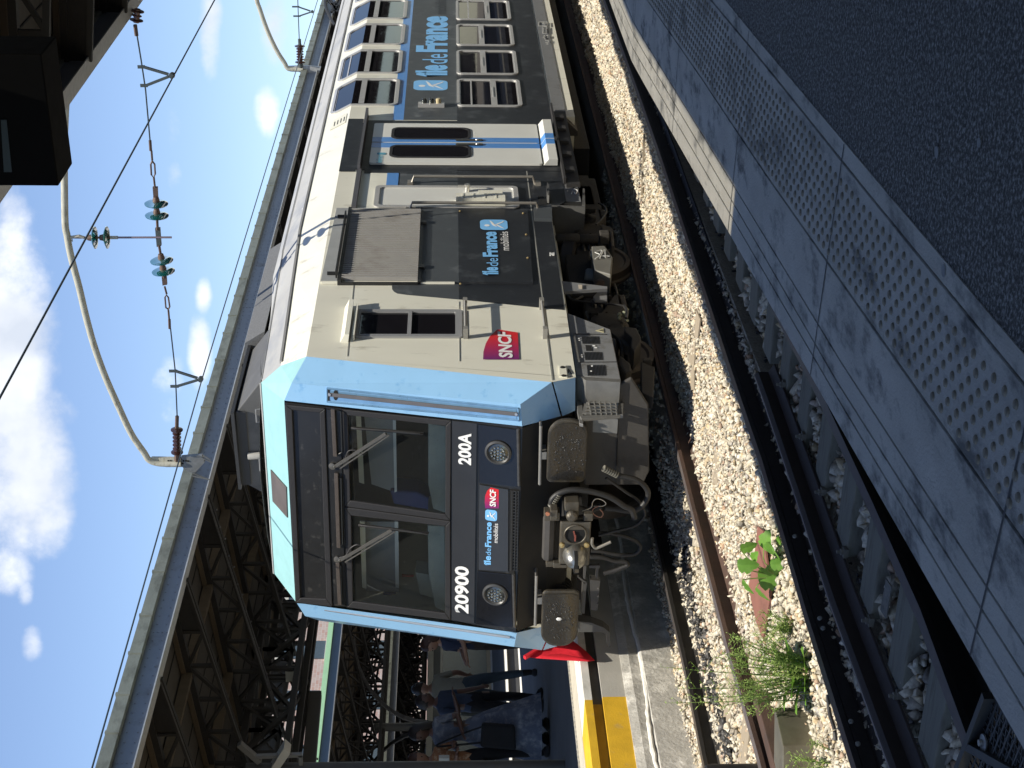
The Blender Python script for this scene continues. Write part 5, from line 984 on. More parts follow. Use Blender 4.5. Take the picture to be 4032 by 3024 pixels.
for y0, y1 in zip(YS[:-1], YS[1:]): mm.quad((fn(y0), y0, ZP-.1), (fn(y1), y1, ZP-.1), (fn(y1)+.6, y1, ZP-.1), (fn(y0)+.6, y0, ZP-.1)); mm.quad((fn(y0)+.55, y0, ZP-.1), (fn(y1)+.55, y1, ZP-.1), (fn(y1)+.55, y1, -.14), (fn(y0)+.55, y0, -.14))
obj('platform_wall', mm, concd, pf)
mm = M()
for y in joints: mm.quad((fn(y), y-.005, ZP+.0015), (f6(y), y-.005-.04, ZP+.0015), (f6(y), y+.004-.04, ZP+.0015), (fn(y), y+.004, ZP+.0015))
obj('paving_joint', mm, mat('joint_dark', (.10, .10, .105), .9), pf)
mm = M(); r0 = .0112; cnt = 0
y = -9.6; row = 0
while y < 6:
    x0 = f4(y)+.035; x1 = f5(y)-.03; x = x0+(.0325 if row % 2 else 0)
    while x < x1:
        n = 10 if y < -3 else 7; vs = []; s_ = random.uniform(.92, 1.06)
        for rr_, h_ in ((r0*1.05, 0), (r0*.85, .0042), (r0*.45, .0056)):
            vs += [(x+rr_*s_*math.cos(2*PI*i/n), y+rr_*s_*math.sin(2*PI*i/n), ZP+h_) for i in range(n)]
        mm.add(vs, [(i, (i+1) % n, n+(i+1) % n, n+i) for i in range(n)]+[(n+i, n+(i+1) % n, 2*n+(i+1) % n, 2*n+i) for i in range(n)]+[tuple(2*n+i for i in range(n))]); x += .065
    y += .0325; row += 1
obj('tactile_stud', mm, mat('stud_brass', (.20, .175, .135), .5, metal=.15, var=.35, sc=9), pf, smooth=True)
for q in ((72,152,3,16), (718,570,3,14), (712,622,8,26), (885,582,8,22), (600,865,5,14), (740,1105,8,28)):
    mm = M(); mm.quad(*[on(2, ZP+.002, 'N', q[0]+q[2]*math.sin(a)*1.0, q[1]+q[3]*math.cos(a)) for a in [2*PI*i/10 for i in range(10)]]); obj('dropping', mm, mat('dropping_pale', (.34, .36, .38), .8, var=.4, sc=60), pf)
# blots on the slabs
rd = random.Random(3)
# mesh grating and its pin hung under the platform edge, nearest the camera
gt = thing('mesh_grating', (5.0, -8.8, .6), 'black wire mesh grating with a round pin fixed below the platform edge', 'grating')
G0 = [Vector((p.x, p.y, p.z)) for p in [on(2, .74, 'U', *q) for q in ((1400,1005),(1225,1460),(1330,1659),(1750,1659),(1530,1230))]]
a, b, c_, d_, e_ = G0
mm = M(); uvec = (b-a); vvec = (e_-a)
gn = uvec.cross(vvec).normalized()
for i in range(10):
    mm.bar(a+vvec*(i*.32), a+vvec*(i*.32)+uvec*1.6, .006, .004, gn)
for i in range(15): mm.bar(a+uvec*(i*.115), a+uvec*(i*.115)+vvec*2.9, .003, .003, gn)
for i in range(15): mm.bar(a+vvec*(i*.2), a+uvec*1.2+vvec*(i*.2+.9), .003, .003, gn)
obj('mesh', mm, mat('mesh_steel', (.07, .07, .07), .5, metal=.4), gt)
mm = M(); mm.prism([p+Vector((0, 0, -.12)) for p in (a-uvec*.02, a+uvec*1.7, a+uvec*1.7+vvec*3, a+vvec*3)], (0, 0, .01)); obj('tray', mm, black, gt)
mm = M(); mm.bar(a, b+(b-a)*.6, .02, .05); mm.bar(b, b+Vector((.2,-.35,-.02)), .02, .05); obj('rim', mm, mat('rim_dark', (.03, .03, .03), .5), gt)
pc = on(2, .745, 'U', 1318, 1432); mm = M(); mm.lathe(pc, (0, 0, 1), [(.022,0),(.022,.004),(.012,.006)], 18); k = M(); k.lathe(pc+Vector((0, 0, .006)), (0, 0, 1), [(.009,0),(.008,.008)], 12); pn = obj('washer', mm, mat('washer_grey', (.38, .37, .35), .45, metal=.5), gt, smooth=True); obj('pin', k, MT['washer_grey'], pn)
# ---------------- far-left platform with painted edge
ZL = .82; XL = -1.65
pl2 = bpy.data.objects.new('platform', None); COL.objects.link(pl2); pl2.location = (-6, 5, ZL); kindof(pl2, 'structure')
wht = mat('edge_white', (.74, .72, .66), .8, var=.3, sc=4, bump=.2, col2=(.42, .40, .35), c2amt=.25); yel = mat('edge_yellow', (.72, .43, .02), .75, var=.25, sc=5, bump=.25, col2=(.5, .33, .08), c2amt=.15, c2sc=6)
floor_m = mat('platform_floor', (.11, .112, .115), .9, var=.3, sc=2); rough = mat('rough_concrete', (.50, .48, .43), .9, var=.35, sc=5, bump=.8, bsc=25, col2=(.78, .75, .68), c2amt=.4, c2sc=4)
smoothc = mat('smooth_concrete', (.47, .45, .40), .8, var=.2, sc=4, bump=.2)
YW = -.77
mm = M(); mm.box(XL-.45, XL, -14, YW, ZL-.07, ZL); obj('painted_edge', mm, yel, pl2, label='yellow painted edge slab'); mm = M(); mm.box(XL-.45, XL, YW, 50, ZL-.07, ZL); obj('edge_slab', mm, wht, pl2)
mm = M(); mm.box(XL-.85, XL-.455, -14, 50, ZL-.07, ZL+.002); obj('cream_strip', mm, mat('cream_strip', (.50, .46, .38), .8, var=.2), pl2)
mm = M()
for i in range(170): y = -4+i*.07; mm.box(XL-.95, XL-.84, y, y+.032, ZL, ZL+.01)
obj('ribbed_strip', mm, MT['cream_strip'], pl2)
mm = M(); mm.box(-9.9, XL-.9, -14, 50, ZL-.07, ZL-.001); obj('floor', mm, floor_m, pl2)
mm = M(); mm.box(-9.9, -9.45, -14, 50, ZL-.0, ZL+.004); obj('edge_slab', mm, wht, pl2)
mm = M(); mm.box(XL-.30, XL-.055, -14, YW, ZL-.165, ZL-.07); obj('painted_edge', mm, mat('yellow_shade_face', (.42, .27, .03), .8, var=.35, sc=5), pl2, label='yellow recessed face under the slab'); mm = M(); mm.box(XL-.30, XL-.055, YW, 50, ZL-.165, ZL-.07); obj('edge_recess', mm, mat('concrete_shade_face', (.11, .10, .09), .85, var=.5, sc=4), pl2)  # overhang's cast shade put into both darker face colours
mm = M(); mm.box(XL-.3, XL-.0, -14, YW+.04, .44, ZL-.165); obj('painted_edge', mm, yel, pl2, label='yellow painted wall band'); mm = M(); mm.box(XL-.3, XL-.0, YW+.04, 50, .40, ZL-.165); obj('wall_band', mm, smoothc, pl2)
mm = M(); mm.prism([(XL-.3, -14, .44), (XL+.01, -14, .44), (XL+.03, -14, .36), (XL+.02, -14, .27), (XL+.06, -14, .24), (XL+.06, -14, -.14), (XL-.3, -14, -.14)], (0, 64, 0)); obj('platform_wall', mm, rough, pl2)
mm = M(); rl = random.Random(9); Lp = [(XL+.035+rl.uniform(-.003,.004), -4+.07*i, .262+.02*math.sin(i*.21)+rl.uniform(-.004,.004)) for i in range(200)]; mm.tube(Lp, [rl.uniform(.016,.026) for _ in Lp], 7); obj('lime_ledge', mm, mat('lime', (.72, .70, .64), .9, var=.2, bump=.4), pl2)
# third platform beyond the next tracks
pl3 = bpy.data.objects.new('platform', None); COL.objects.link(pl3); pl3.location = (-17, 5, ZL); kindof(pl3, 'structure')
mm = M(); mm.box(-22, -13.5, -10, 70, -.1, ZL); obj('floor', mm, floor_m, pl3); mm = M(); mm.box(-14.3, -13.45, -10, 70, ZL, ZL+.01); mm.box(-22, -21.2, -10, 70, ZL, ZL+.01); obj('edge_slab', mm, wht, pl3)
g = M(); g.box(-13.45, -9.95, -10, 70, -.23, -.05); kindof(obj('ballast', g, dirt_g), 'structure')
g = M(); g.quad((-34, -10, .3), (-22.1, -10, .3), (-22.1, 90, .3), (-34, 90, .3)); kindof(obj('forecourt', g, mat('forecourt_paving', (.42, .40, .36), .8)), 'structure')
# ================================================================== canopies
irond = mat('dark_ironwork', (.018, .017, .017), .65, var=.35, sc=6, bump=.2)
web_m = mat('blue_grey_beam', (.135, .155, .19), .5, var=.15, sc=3, col2=(.09, .095, .11), c2amt=.2, c2sc=4)
zinc = mat('weathered_zinc', (.21, .225, .19), .6, metal=.2, var=.3, sc=4, bump=.2, col2=(.10, .105, .085), c2amt=.4, c2sc=5, stretch=(1, .6, 1))
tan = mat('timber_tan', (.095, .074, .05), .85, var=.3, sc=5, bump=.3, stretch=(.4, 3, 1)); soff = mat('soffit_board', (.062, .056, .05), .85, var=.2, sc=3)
seam = mat('flange_pale', (.45, .46, .46), .45, metal=.3, var=.3, sc=20)
def lattice(mm, a0, a1, b0, b1, n, t=.035, up=(0, 1, 0), w=.05):
    a0, a1, b0, b1 = map(Vector, (a0, a1, b0, b1))
    for i in range(n+1):
        mm.bar(a0.lerp(a1, i/n), b0.lerp(b1, i/n), t, w, up)
        if i < n:
            if i % 2 == 0: mm.bar(a0.lerp(a1, i/n), b0.lerp(b1, (i+1)/n), t, w, up)
            else: mm.bar(b0.lerp(b1, i/n), a0.lerp(a1, (i+1)/n), t, w, up)
def canopy(label, xe, s, dz, y0, y1, yt0, dy, green=False, far=None, gap=None, W_=3.5, riv=True, cols=(), arch=False):
    """xe edge, s = direction the roof runs (-1 left, +1 right)"""
    t = thing('platform_canopy', (xe+s*W_, (y0+y1)/2, 0), label, 'canopy'); zb = 4.655+dz; X_ = lambda d: xe+s*d
    mm = M(); mm.box(*sorted((X_(-.02), X_(.12))), y0, y1, zb+.20, zb+.31); a = .4 if not green else 99
    y = y0
    while y < y1 and not green:
        mm.box(*sorted((X_(-.03), X_(.13))), y, y+.03, zb+.195, zb+.315+random.uniform(0, .006)); y += random.uniform(.42, .8)
    gtr = obj('zinc_edge', mm, mat('green_edge', (.40, .66, .38), .55, var=.12) if green else zinc, t)
    mm = M(); mm.box(*sorted((X_(.05), X_(.09))), y0, y1, zb+.012, zb+.20)
    if riv and not green:
        y = max(y0, -3)
        while y < min(y1, 26):
            for zz in ((.06, .15) if int(y*8) % 14 else (.04, .08, .12, .16)): mm.ico((X_(.048), y, zb+zz), .010, 1, (.6, 1, 1))
            y += .125
    obj('edge_beam', mm, mat('far_beam', (.05, .08, .12), .5) if green else web_m, t)
    mm = M(); mm.box(*sorted((X_(-.005), X_(.14))), y0, y1, zb, zb+.012); obj('beam_flange', mm, seam, t)
    xv = W_; zt0, ztv = zb+.20, zb-.18; zbv = zb-.62
    spans = [(0.1, 2.02), (2.85, W_)] if gap else [(0.1, W_)]
    mm = M()
    for d0, d1 in spans:
        z0 = zt0+.09+(ztv-zt0)*d0/xv; z1 = zt0+.09+(ztv-zt0)*d1/xv; mm.prism([(X_(d0), y0, z0), (X_(d1), y0, z1), (X_(d1), y0, z1+.03), (X_(d0), y0, z0+.03)], (0, y1-y0, 0))
    if gap:
        d0, d1 = 2.02, 2.85; z0 = zt0+.09+(ztv-zt0)*d0/xv; z1 = zt0+.09+(ztv-zt0)*d1/xv
        mm.prism([(X_(d0), y0, z0), (X_(d1), y0, z1), (X_(d1), y0, z1+.03), (X_(d0), y0, z0+.03)], (0, gap-y0, 0))
    mm.prism([(X_(W_), y0, ztv+.09), (X_(2*W_-.2), y0, zt0+.09), (X_(2*W_-.2), y0, zt0+.12), (X_(W_), y0, ztv+.12)], (0, y1-y0, 0)); so = obj('roof_boards', mm, soff, t)
    if gap:
        gm = M(); fo = M(); yb = gap+3.7; dA, dB = 2.84, 2.50
        zf = lambda d: zt0+.09+(ztv-zt0)*d/xv
        gm.quad((X_(d0), gap, zf(d0)), (X_(dA), gap, zf(dA)), (X_(dB), yb, zf(dB)), (X_(dB), y1, zf(dB)), (X_(d0), y1, zf(d0)))
        fo.prism([(X_(dA), gap, zf(dA)), (X_(d1)+.05, gap, zf(d1)), (X_(d1)+.05, y1, zf(d1)), (X_(dB), y1, zf(dB)), (X_(dB), yb, zf(dB))], (0, 0, .03)); obj('roof_boards', fo, soff, t)
        mg = bpy.data.materials.new('light_gap_filter'); mg.use_nodes = True; tt = mg.node_tree; tt.nodes.clear(); tr = tt.nodes.new('ShaderNodeBsdfTransparent'); tr.inputs[0].default_value = (.50, .48, .41, 1); df = tt.nodes.new('ShaderNodeBsdfDiffuse'); df.inputs[0].default_value = (.3, .3, .28, 1); mxs = tt.nodes.new('ShaderNodeMixShader'); mxs.inputs[0].default_value = .25; oo = tt.nodes.new('ShaderNodeOutputMaterial'); tt.links.new(tr.outputs[0], mxs.inputs[1]); tt.links.new(df.outputs[0], mxs.inputs[2]); tt.links.new(mxs.outputs[0], oo.inputs[0])
        obj('added_light_gap', gm, mg, t)  # added unseen opening, outlined so its dimmed sunlight lands on the platform edge
    mm = M()
    for k in range(1, int(2*W_/.32)):
        d = k*.32; z = zt0+.085+(ztv-zt0)*(d/xv if d < xv else 2-d/xv)
        if d < 2*W_-.3 and not (gap and 1.95 < d < 2.9): mm.box(*sorted((X_(d), X_(d+.015))), y0, y1, z-.004, z+.004)
    obj('board_seam', mm, black, t)
    y = yt0; i = 0; far_ = y1 if far is None else far
    while y < far_:
        tm = M(); fl = M()
        for m_, e_ in ((1, 0), (-1, 2*W_-.2)):
            def XX(d): return X_(d) if m_ == 1 else X_(e_-d)
            def zz(d, top): return (zt0+(ztv-zt0)*d/xv) if top else (zb+.02+(zbv-zb-.02)*d/xv)
            cut = gap and m_ == 1 and y > gap-2  # trusses left out at the added opening so no bars cross its light
            for da, db in (((.1, 1.55),) if cut else ((.1, xv),)):
                tm.bar((XX(da), y, zz(da, 1)), (XX(db), y, zz(db, 1)), .06, .07, (0, 1, 0)); tm.bar((XX(da), y, zz(da, 0)), (XX(db), y, zz(db, 0)), .05, .045, (0, 1, 0))
            tm.prism([(XX(.1), y-.006, zz(.1,1)), (XX(.75), y-.006, zz(.75,1)), (XX(.75), y-.006, zz(.75,0)), (XX(.1), y-.006, zz(.1,0))], (0, .012, 0))
            if cut:
              tm2 = M(); tm2.bar((XX(2.95), y, zz(2.95, 1)), (XX(xv), y, zz(xv, 1)), .06, .07, (0, 1, 0)); tm2.bar((XX(2.95), y, zz(2.95, 0)), (XX(xv), y, zz(xv, 0)), .05, .045, (0, 1, 0)); lattice(tm, (XX(.75), y, zz(.75,0)), (XX(1.5), y, zz(1.5,0)), (XX(.75), y, zz(.75,1)), (XX(1.5), y, zz(1.5,1)), 2, .035, (0, 1, 0), .04); lattice(tm2, (XX(2.95), y, zz(2.95,0)), (XX(xv-.1), y, zz(xv-.1,0)), (XX(2.95), y, zz(2.95,1)), (XX(xv-.1), y, zz(xv-.1,1)), 3, .035, (0, 1, 0), .04); obj('roof_truss', tm2, irond, t)
            else: lattice(tm, (XX(.75), y, zz(.75,0)), (XX(xv-.1), y, zz(xv-.1,0)), (XX(.75), y, zz(.75,1)), (XX(xv-.1), y, zz(xv-.1,1)), 6 if not green else 8, .035, (0, 1, 0), .04)
            if cut: continue
            fl.bar((XX(.12), y, zb-.005), (XX(xv), y, zbv-.025), .11 if i % 4 == 1 else .05, .012, (0, 0, 1))
            if i % 4 == 1:
                for q in range(17):
                    dq = .3+q*.19; fl.ico((XX(dq), y-.03 if q % 2 else y+.03, zz(dq, 0)-.035), .012, 1)
        tr = obj('roof_truss', tm, irond, t); obj('truss_flange', fl, mat('flange_grey', (.13, .13, .135), .5, metal=.3, var=.4, sc=12), tr)
        if y < 30:
            tb_ = M()
            for m_, e_ in ((1, 0), (-1, 2*W_-.2)):
                def XX(d): return X_(d) if m_ == 1 else X_(e_-d)
                for da, db in (((.14, 1.9), (2.9, xv)) if (gap and m_ == 1 and y > gap-2) else ((.14, xv),)): tb_.bar((XX(da), y+.02, zt0+(ztv-zt0)*da/xv+.055), (XX(db), y+.02, zt0+(ztv-zt0)*db/xv+.055), .15, .05, (0, 0, 1))
            obj('rafter_timber', tb_, mat('timber_shade', (.045, .034, .024), .85) if gap else tan, t)  # darker timber copy: deep canopy shade put into the colour
        y += dy; i += 1
    pm = M()
    for d in ((1.25, 3.2) if gap else (1.25, 2.5)):
        z = zt0+.06+(ztv-zt0)*d/xv; pm.box(*sorted((X_(d), X_(d+.07))), y0, min(y1, 35), z-.09, z+.01)
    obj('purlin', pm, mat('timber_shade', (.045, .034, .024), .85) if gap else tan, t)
    # longitudinal lattice girders over the columns
    for d, z0, z1 in ((xv-.35, zbv-.12, ztv-.05), (xv+.45, zbv-.15, ztv-.05)):
        gm = M(); gm.bar((X_(d), y0, z0), (X_(d), y1, z0), .10, .07); gm.bar((X_(d), y0, z1), (X_(d), y1, z1), .10, .07); n = int((min(y1, 60)-y0)/.75)
        lattice(gm, (X_(d), y0, z0), (X_(d), y0+n*.75, z0), (X_(d), y0, z1), (X_(d), y0+n*.75, z1), n, .05, (1, 0, 0), .05)
        obj('long_girder', gm, irond, t)
    gm = M(); gm.bar((X_(xv+.05), y0, zbv-.16), (X_(xv+.05), y1, zbv-.16), .08, .08)
    for k in range(int((min(y1, 40)-y0)/1.5)):
        a = y0+k*1.5; gm.bar((X_(xv-.35), a, zbv-.12), (X_(xv+.45), a+1.5, zbv-.15), .04, .04); gm.bar((X_(xv+.45), a, zbv-.15), (X_(xv-.35), a+1.5, zbv-.12), .04, .04)
    obj('girder_bracing', gm, irond, t)
    for yc in cols:
        cm_ = M(); cm_.lathe((X_(xv+.05), yc, ZL), (0, 0, 1), [(.17,0),(.17,.35),(.11,.45),(.10,3.0),(.14,3.1),(.14,zbv-ZL)], 14); c_ = obj('column', cm_, mat('column_iron', (.06, .062, .06), .5, var=.3), t, smooth=True)
        for m_ in (1, -1):
            bm_ = M(); P_ = [Vector((X_(xv+.05+m_*(.14+2.6*(1-math.cos(a)))*1.0), yc, 2.6+(zb-2.75)*math.sin(a))) for a in [math.radians(10*q) for q in range(10)]]
            for a_, b_ in zip(P_[:-1], P_[1:]): bm_.bar(a_, b_, .14, .03, (b_-a_).cross(Vector((0, 1, 0))))
            for a_, b_ in zip(P_[:-1], P_[1:]):
                bm_.bar(a_+Vector((0, 0, .0)), b_, .03, .12, (0, 1, 0))
            obj('arched_bracket', bm_, MT['flange_grey'], c_)
    return t
can1 = canopy('dark riveted iron canopy with weathered zinc edge above the platform where people wait', -1.4, -1, 0, -6.5, 48, -5.15, 1.515, cols=(-5.5, 11.5, 20, 29))
can2 = canopy('distant canopy with pale green edge beyond the waiting people', -13.6, -1, -.18, -2, 60, 0, 1.5, green=True, W_=4.0, cols=(1.5, 9, 17, 25, 33, 41), arch=True)
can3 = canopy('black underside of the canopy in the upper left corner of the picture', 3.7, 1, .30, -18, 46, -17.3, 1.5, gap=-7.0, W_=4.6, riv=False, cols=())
can4 = canopy('farthest low dark canopy glimpsed through the ironwork', -28, -1, -.75, 5, 75, 6, 1.6, green=False, riv=False, W_=3.5, cols=(12, 22, 32, 42))
can5 = canopy('low dark ironwork canopy between the kiosk and the green edged canopy', -22.2, -1, -1.0, 2, 60, 3, 1.3, riv=False, W_=2.2, cols=(6, 14, 22, 30))
# glazed pinkish roof slope above the far green edge
def brick_mat(name, c1, c2, c3, sc, bw=.5, rh=.25):
    m_ = bpy.data.materials.new(name); m_.use_nodes = True; t = m_.node_tree; b = t.nodes['Principled BSDF']; b.inputs['Roughness'].default_value = .8
    tcn = t.nodes.new('ShaderNodeTexCoord'); mp = t.nodes.new('ShaderNodeMapping'); mp.inputs['Rotation'].default_value = (0, PI/2, PI/2); br = t.nodes.new('ShaderNodeTexBrick'); br.inputs['Color1'].default_value = (*c1, 1); br.inputs['Color2'].default_value = (*c2, 1); br.inputs['Mortar'].default_value = (*c3, 1); br.inputs['Scale'].default_value = sc; br.inputs['Mortar Size'].default_value = .015
    sp = t.nodes.new('ShaderNodeSeparateXYZ'); cb_ = t.nodes.new('ShaderNodeCombineXYZ'); t.links.new(tcn.outputs['Object'], sp.inputs[0]); t.links.new(sp.outputs[1], cb_.inputs[0]); t.links.new(sp.outputs[2], cb_.inputs[1]); t.links.new(cb_.outputs[0], br.inputs['Vector']); t.links.new(br.outputs[0], b.inputs['Base Color']); return m_
pink = brick_mat('far_brick', (.46, .29, .24), (.50, .40, .35), (.55, .52, .48), 1.6)
bd_ = thing('brick_building', (-38, 30, 0), 'pale pink brick building in sunlight far beyond the canopies', 'building')
mm = M(); mm.box(-46, -38, -5, 95, 0, 12); obj('wall', mm, pink, bd_)
wn = M(); wmat = mat('far_window', (.05, .07, .09), .2, var=.2); stm = mat('far_stone', (.62, .60, .52), .8)
for i in range(26):
    for z in (1.2, 4.6, 8.0):
        y = -2+i*3.6; w = M(); w.box(-38.0, -37.95, y, y+1.3, z, z+2.1); wo_ = obj('window', w, wmat, bd_); s_ = M(); s_.box(-38.0, -37.86, y-.15, y+1.45, z-.2, z); s_.box(-38, -37.9, y-.15, y+1.45, z+2.1, z+2.3); obj('sill', s_, stm, wo_)
    if i*3 > 70: break
mm = M(); mm.box(-46.2, -37.7, -5.2, 95.2, 12, 12.5); obj('roof', mm, stm, bd_)
# trees glimpsed behind
def far_tree(x, y, h, label, seed):
    rd = random.Random(seed); t = thing('tree', (x, y, 0), label, 'tree', 'trees beyond the far tracks'); k = M(); k.tube([(x, y, 0), (x+.1, y, h*.3), (x, y+.1, h*.6)], [.18, .14, .08], 8)
    for i in range(5): a = rd.uniform(0, 2*PI); k.tube([(x, y, h*.35), (x+math.cos(a)*h*.22, y+math.sin(a)*h*.22, h*.65)], [.08, .02], 6)
    obj('trunk', k, mat('bark', (.08, .06, .045), .9), t); lf = M()
    for i in range(1500):
        u = Vector((rd.gauss(0, 1), rd.gauss(0, 1), rd.gauss(0, 1))).normalized(); c_ = Vector((x, y, h*.66))+Vector((u.x*h*.3, u.y*h*.3, u.z*h*.33))*rd.uniform(.5, 1)*(1+.25*math.sin(u.x*5+seed)*math.cos(u.y*6)); d = Vector((rd.uniform(-1, 1), rd.uniform(-1, 1), rd.uniform(-1, .4))).normalized(); leaf(lf, c_, d, u, rd.uniform(.2, .38), .16)
    obj('crown', lf, leafm, t)
for i, (x, y) in enumerate(()): far_tree(x, y, 6.5+i*.5, ['low sunlit green tree nearest behind the far canopies', 'second sunlit tree behind the far canopies', 'third sunlit tree behind the far canopies', 'farthest sunlit tree behind the far canopies'][i], i)
# station kiosk on the far side
kb = thing('station_kiosk', (-24, 24, .3), 'grey station building with dark window beyond the platforms', 'building')
mm = M(); mm.box(-27, -23.6, 14, 34, .3, 2.6); obj('wall', mm, mat('kiosk_grey', (.17, .175, .17), .7, var=.15), kb)
mm = M(); mm.box(-27.3, -23.3, 13.7, 34.3, 2.6, 2.78); obj('roof', mm, stm, kb)
for y in (15.2, 18.6, 22, 25.4, 28.8): mm = M(); mm.box(-23.6, -23.52, y, y+2.2, .9, 2.3); w = obj('window', mm, wmat, kb); k = M(); k.box(-23.6, -23.48, y-.08, y, .85, 2.35); k.box(-23.6, -23.48, y+2.2, y+2.28, .85, 2.35); k.box(-23.6, -23.48, y-.08, y+2.28, 2.3, 2.38); obj('frame', k, stm, w)
# litter of small things under the left canopy
mm = M(); mm.box(-5.30, -5.14, 3.9, 4.05, 4.04, 4.16); tag(obj('lamp_box', mm, mat('box_cream', (.42, .41, .35), .6)), 'small cream junction box on the canopy ironwork above the people', 'junction box')
lp = thing('platform_lamp', (-3.6, .75, 3.9), 'grey bracket with pale floodlight under the canopy at the bottom edge of the picture', 'lamp')
mm = M(); mm.bar((-3.68,.75,4.12), (-3.66,.75,3.60), .04, .04, (0,1,0)); mm.bar((-3.66,.75,3.62), (-3.9,.75,3.62), .04, .04, (0,1,0)); mm.bar((-3.5,.75,4.25), (-3.75,.75,4.05), .06, .06, (0,1,0)); obj('bracket', mm, mat('lamp_bracket', (.16, .16, .16), .5), lp)
mm = M(); mm.prism([(-3.52,.7,3.78),(-3.60,.7,3.72),(-3.88,.7,3.88),(-3.84,.7,3.95)], (0, .14, 0)); obj('floodlight', mm, mat('flood_pale', (.55, .54, .5), .5), lp)
mm = M(); mm.tube([(-5.3,3.9,4.1),(-5.5,3.6,3.95),(-5.6,3.2,4.0),(-5.8,3.0,3.7)], .012, 6, 4); tag(obj('cable', mm, rubber), 'black cable looping from the cream junction box', 'cable')
mm = M(); a = on(0, -5.4, 'P', 1700, 990); b = on(0, -5.4, 'P', 1640, 1659); mm.bar(a, b, .1, .16); tag(obj('light_fitting', mm, mat('fitting_dark', (.045, .042, .04), .5)), 'long dark strip light housing beside the far green edge', 'light fitting')
# pylon-like post at left frame edge with timetable box
mm = M(); mm.tube([(-3.86, .75, ZL), (-3.86, .75, 4.2)], .07, 10); tag(obj('iron_post', mm, mat('column_iron2', (.05, .05, .05), .5), smooth=True), 'slim dark iron post at the bottom edge of the picture beside the crowd', 'post')
mm = M(); p0 = on(1, 2.3, 'R', 340, 1600); p1 = on(1, 2.3, 'R', 450, 1680); mm.box(p1.x-.1, p0.x+.06, 2.3, 2.36, p1.z, p0.z); tag(obj('notice_box', mm, mat('notice_pale', (.45, .45, .42), .5)), 'small pale notice box behind the long-haired passengers', 'sign')
# hanging display
hd_ = thing('hanging_display', (5.23, -5, 4.1), 'black hanging information display under the canopy in the upper left corner of the picture', 'display')
mm = M(); mm.box(4.934, 5.53, -5.0, -4.72, 3.775, 4.55); obj('casing', mm, mat('display_black', (.0015, .0015, .002), .7, spec=.1), hd_, bevel=.006)
mm = M(); q = [on(1, -5.004, 'I', *p) for p in ((0,820),(12,820),(45,1125),(30,1145),(22,1125))]; mm.prism([(5.0,-5.004,3.97),(5.24,-5.004,3.96),(5.24,-5.004,3.985),(5.0,-5.004,4.005)], (0, .003, 0)); obj('screen_stripe', mm, mat('teal_stripe', (.008, .02, .024), .4), hd_)
mm = M(); mm.box(5.0, 5.04, -4.9, -4.86, 4.55, 5.0); mm.box(5.4, 5.44, -4.9, -4.86, 4.55, 5.0); obj('hanger', mm, irond, hd_)
# ================================================================== catenary
cat_steel = mat('catenary_grey', (.085, .10, .095), .5, metal=.4, var=.25, sc=20); archm = mat('arch_cream', (.46, .44, .35), .6, var=.25, sc=10, bump=.2, col2=(.22, .19, .13), c2amt=.3, c2sc=9, stretch=(1, 4, 4))
wirem = mat('wire_dark', (.055, .075, .085), .45, metal=.4); greeng = bpy.data.materials.new('green_glass'); greeng.use_nodes = True
b = greeng.node_tree.nodes['Principled BSDF']; b.inputs['Base Color'].default_value = (.012, .13, .11, 1); b.inputs['Roughness'].default_value = .06; b.inputs['Transmission Weight'].default_value = .55; b.inputs['IOR'].default_value = 1.45
rustc = mat('cap_rust', (.12, .075, .055), .6, metal=.2, var=.4, sc=30); brown = mat('brown_porcelain', (.045, .020, .015), .22, var=.3, sc=20, coat=.4)
YA = 2.5
def oa(k, x, y, Y=YA): return on(1, Y, k, x, y)
ar = thing('catenary_arch', (1.3, YA, 5), 'nearer cream curved tube spanning the tracks in the sky', 'catenary arch', 'catenary arches')
P_ = [oa('W', 475, 800), oa('J', 385, 60), oa('J', 400, 200), oa('J', 425, 330), oa('J', 470, 500), oa('J', 510, 670), oa('J', 560, 850), oa('J', 625, 1030), oa('J', 700, 1200), oa('J', 780, 1370), oa('J', 855, 1480), oa('J', 885, 1525), oa('J', 940, 1545), oa('J', 1010, 1548), oa('J', 1075, 1548)]
P0 = [Vector((4.1, YA, 5.25)), Vector((3.6, YA, 5.47))]
mm = M(); mm.tube(P0+P_, .034, 12, 5); obj('curved_tube', mm, archm, ar, smooth=True)
mm = M(); mm.prism([oa('J', *p) for p in ((900,1512),(1080,1515),(1080,1568),(990,1568),(930,1560),(885,1530))], (0, .03, 0)); obj('end_plate', mm, archm, ar)
mm = M(); [mm.lathe(oa('J', x, y)+Vector((0, -.006, 0)), (0, 1, 0), [(.011,0),(.011,.02)], 8) for x, y in ((1000,1530),(1015,1530),(1000,1545),(1015,1545),(1090,1530),(1105,1530),(1118,1532),(1085,1545))]; obj('bolt_hole', mm, black, ar)
mm = M(); mm.prism([oa('J', *p) for p in ((1075,1510),(1200,1500),(1215,1540),(1160,1600),(1120,1600),(1075,1560))], (0, .05, 0)); [mm.tube([oa('J', *a), oa('J', *b)], .008, 5) for a, b in (((1170,1500),(1260,1540)), ((1210,1500),(1250,1525)), ((1140,1600),(1260,1650)), ((1140,1620),(1240,1640)))]; obj('fixing_bracket', mm, mat('bracket_zinc', (.22, .23, .23), .5, metal=.3, var=.4, sc=20), ar)
link_ = None
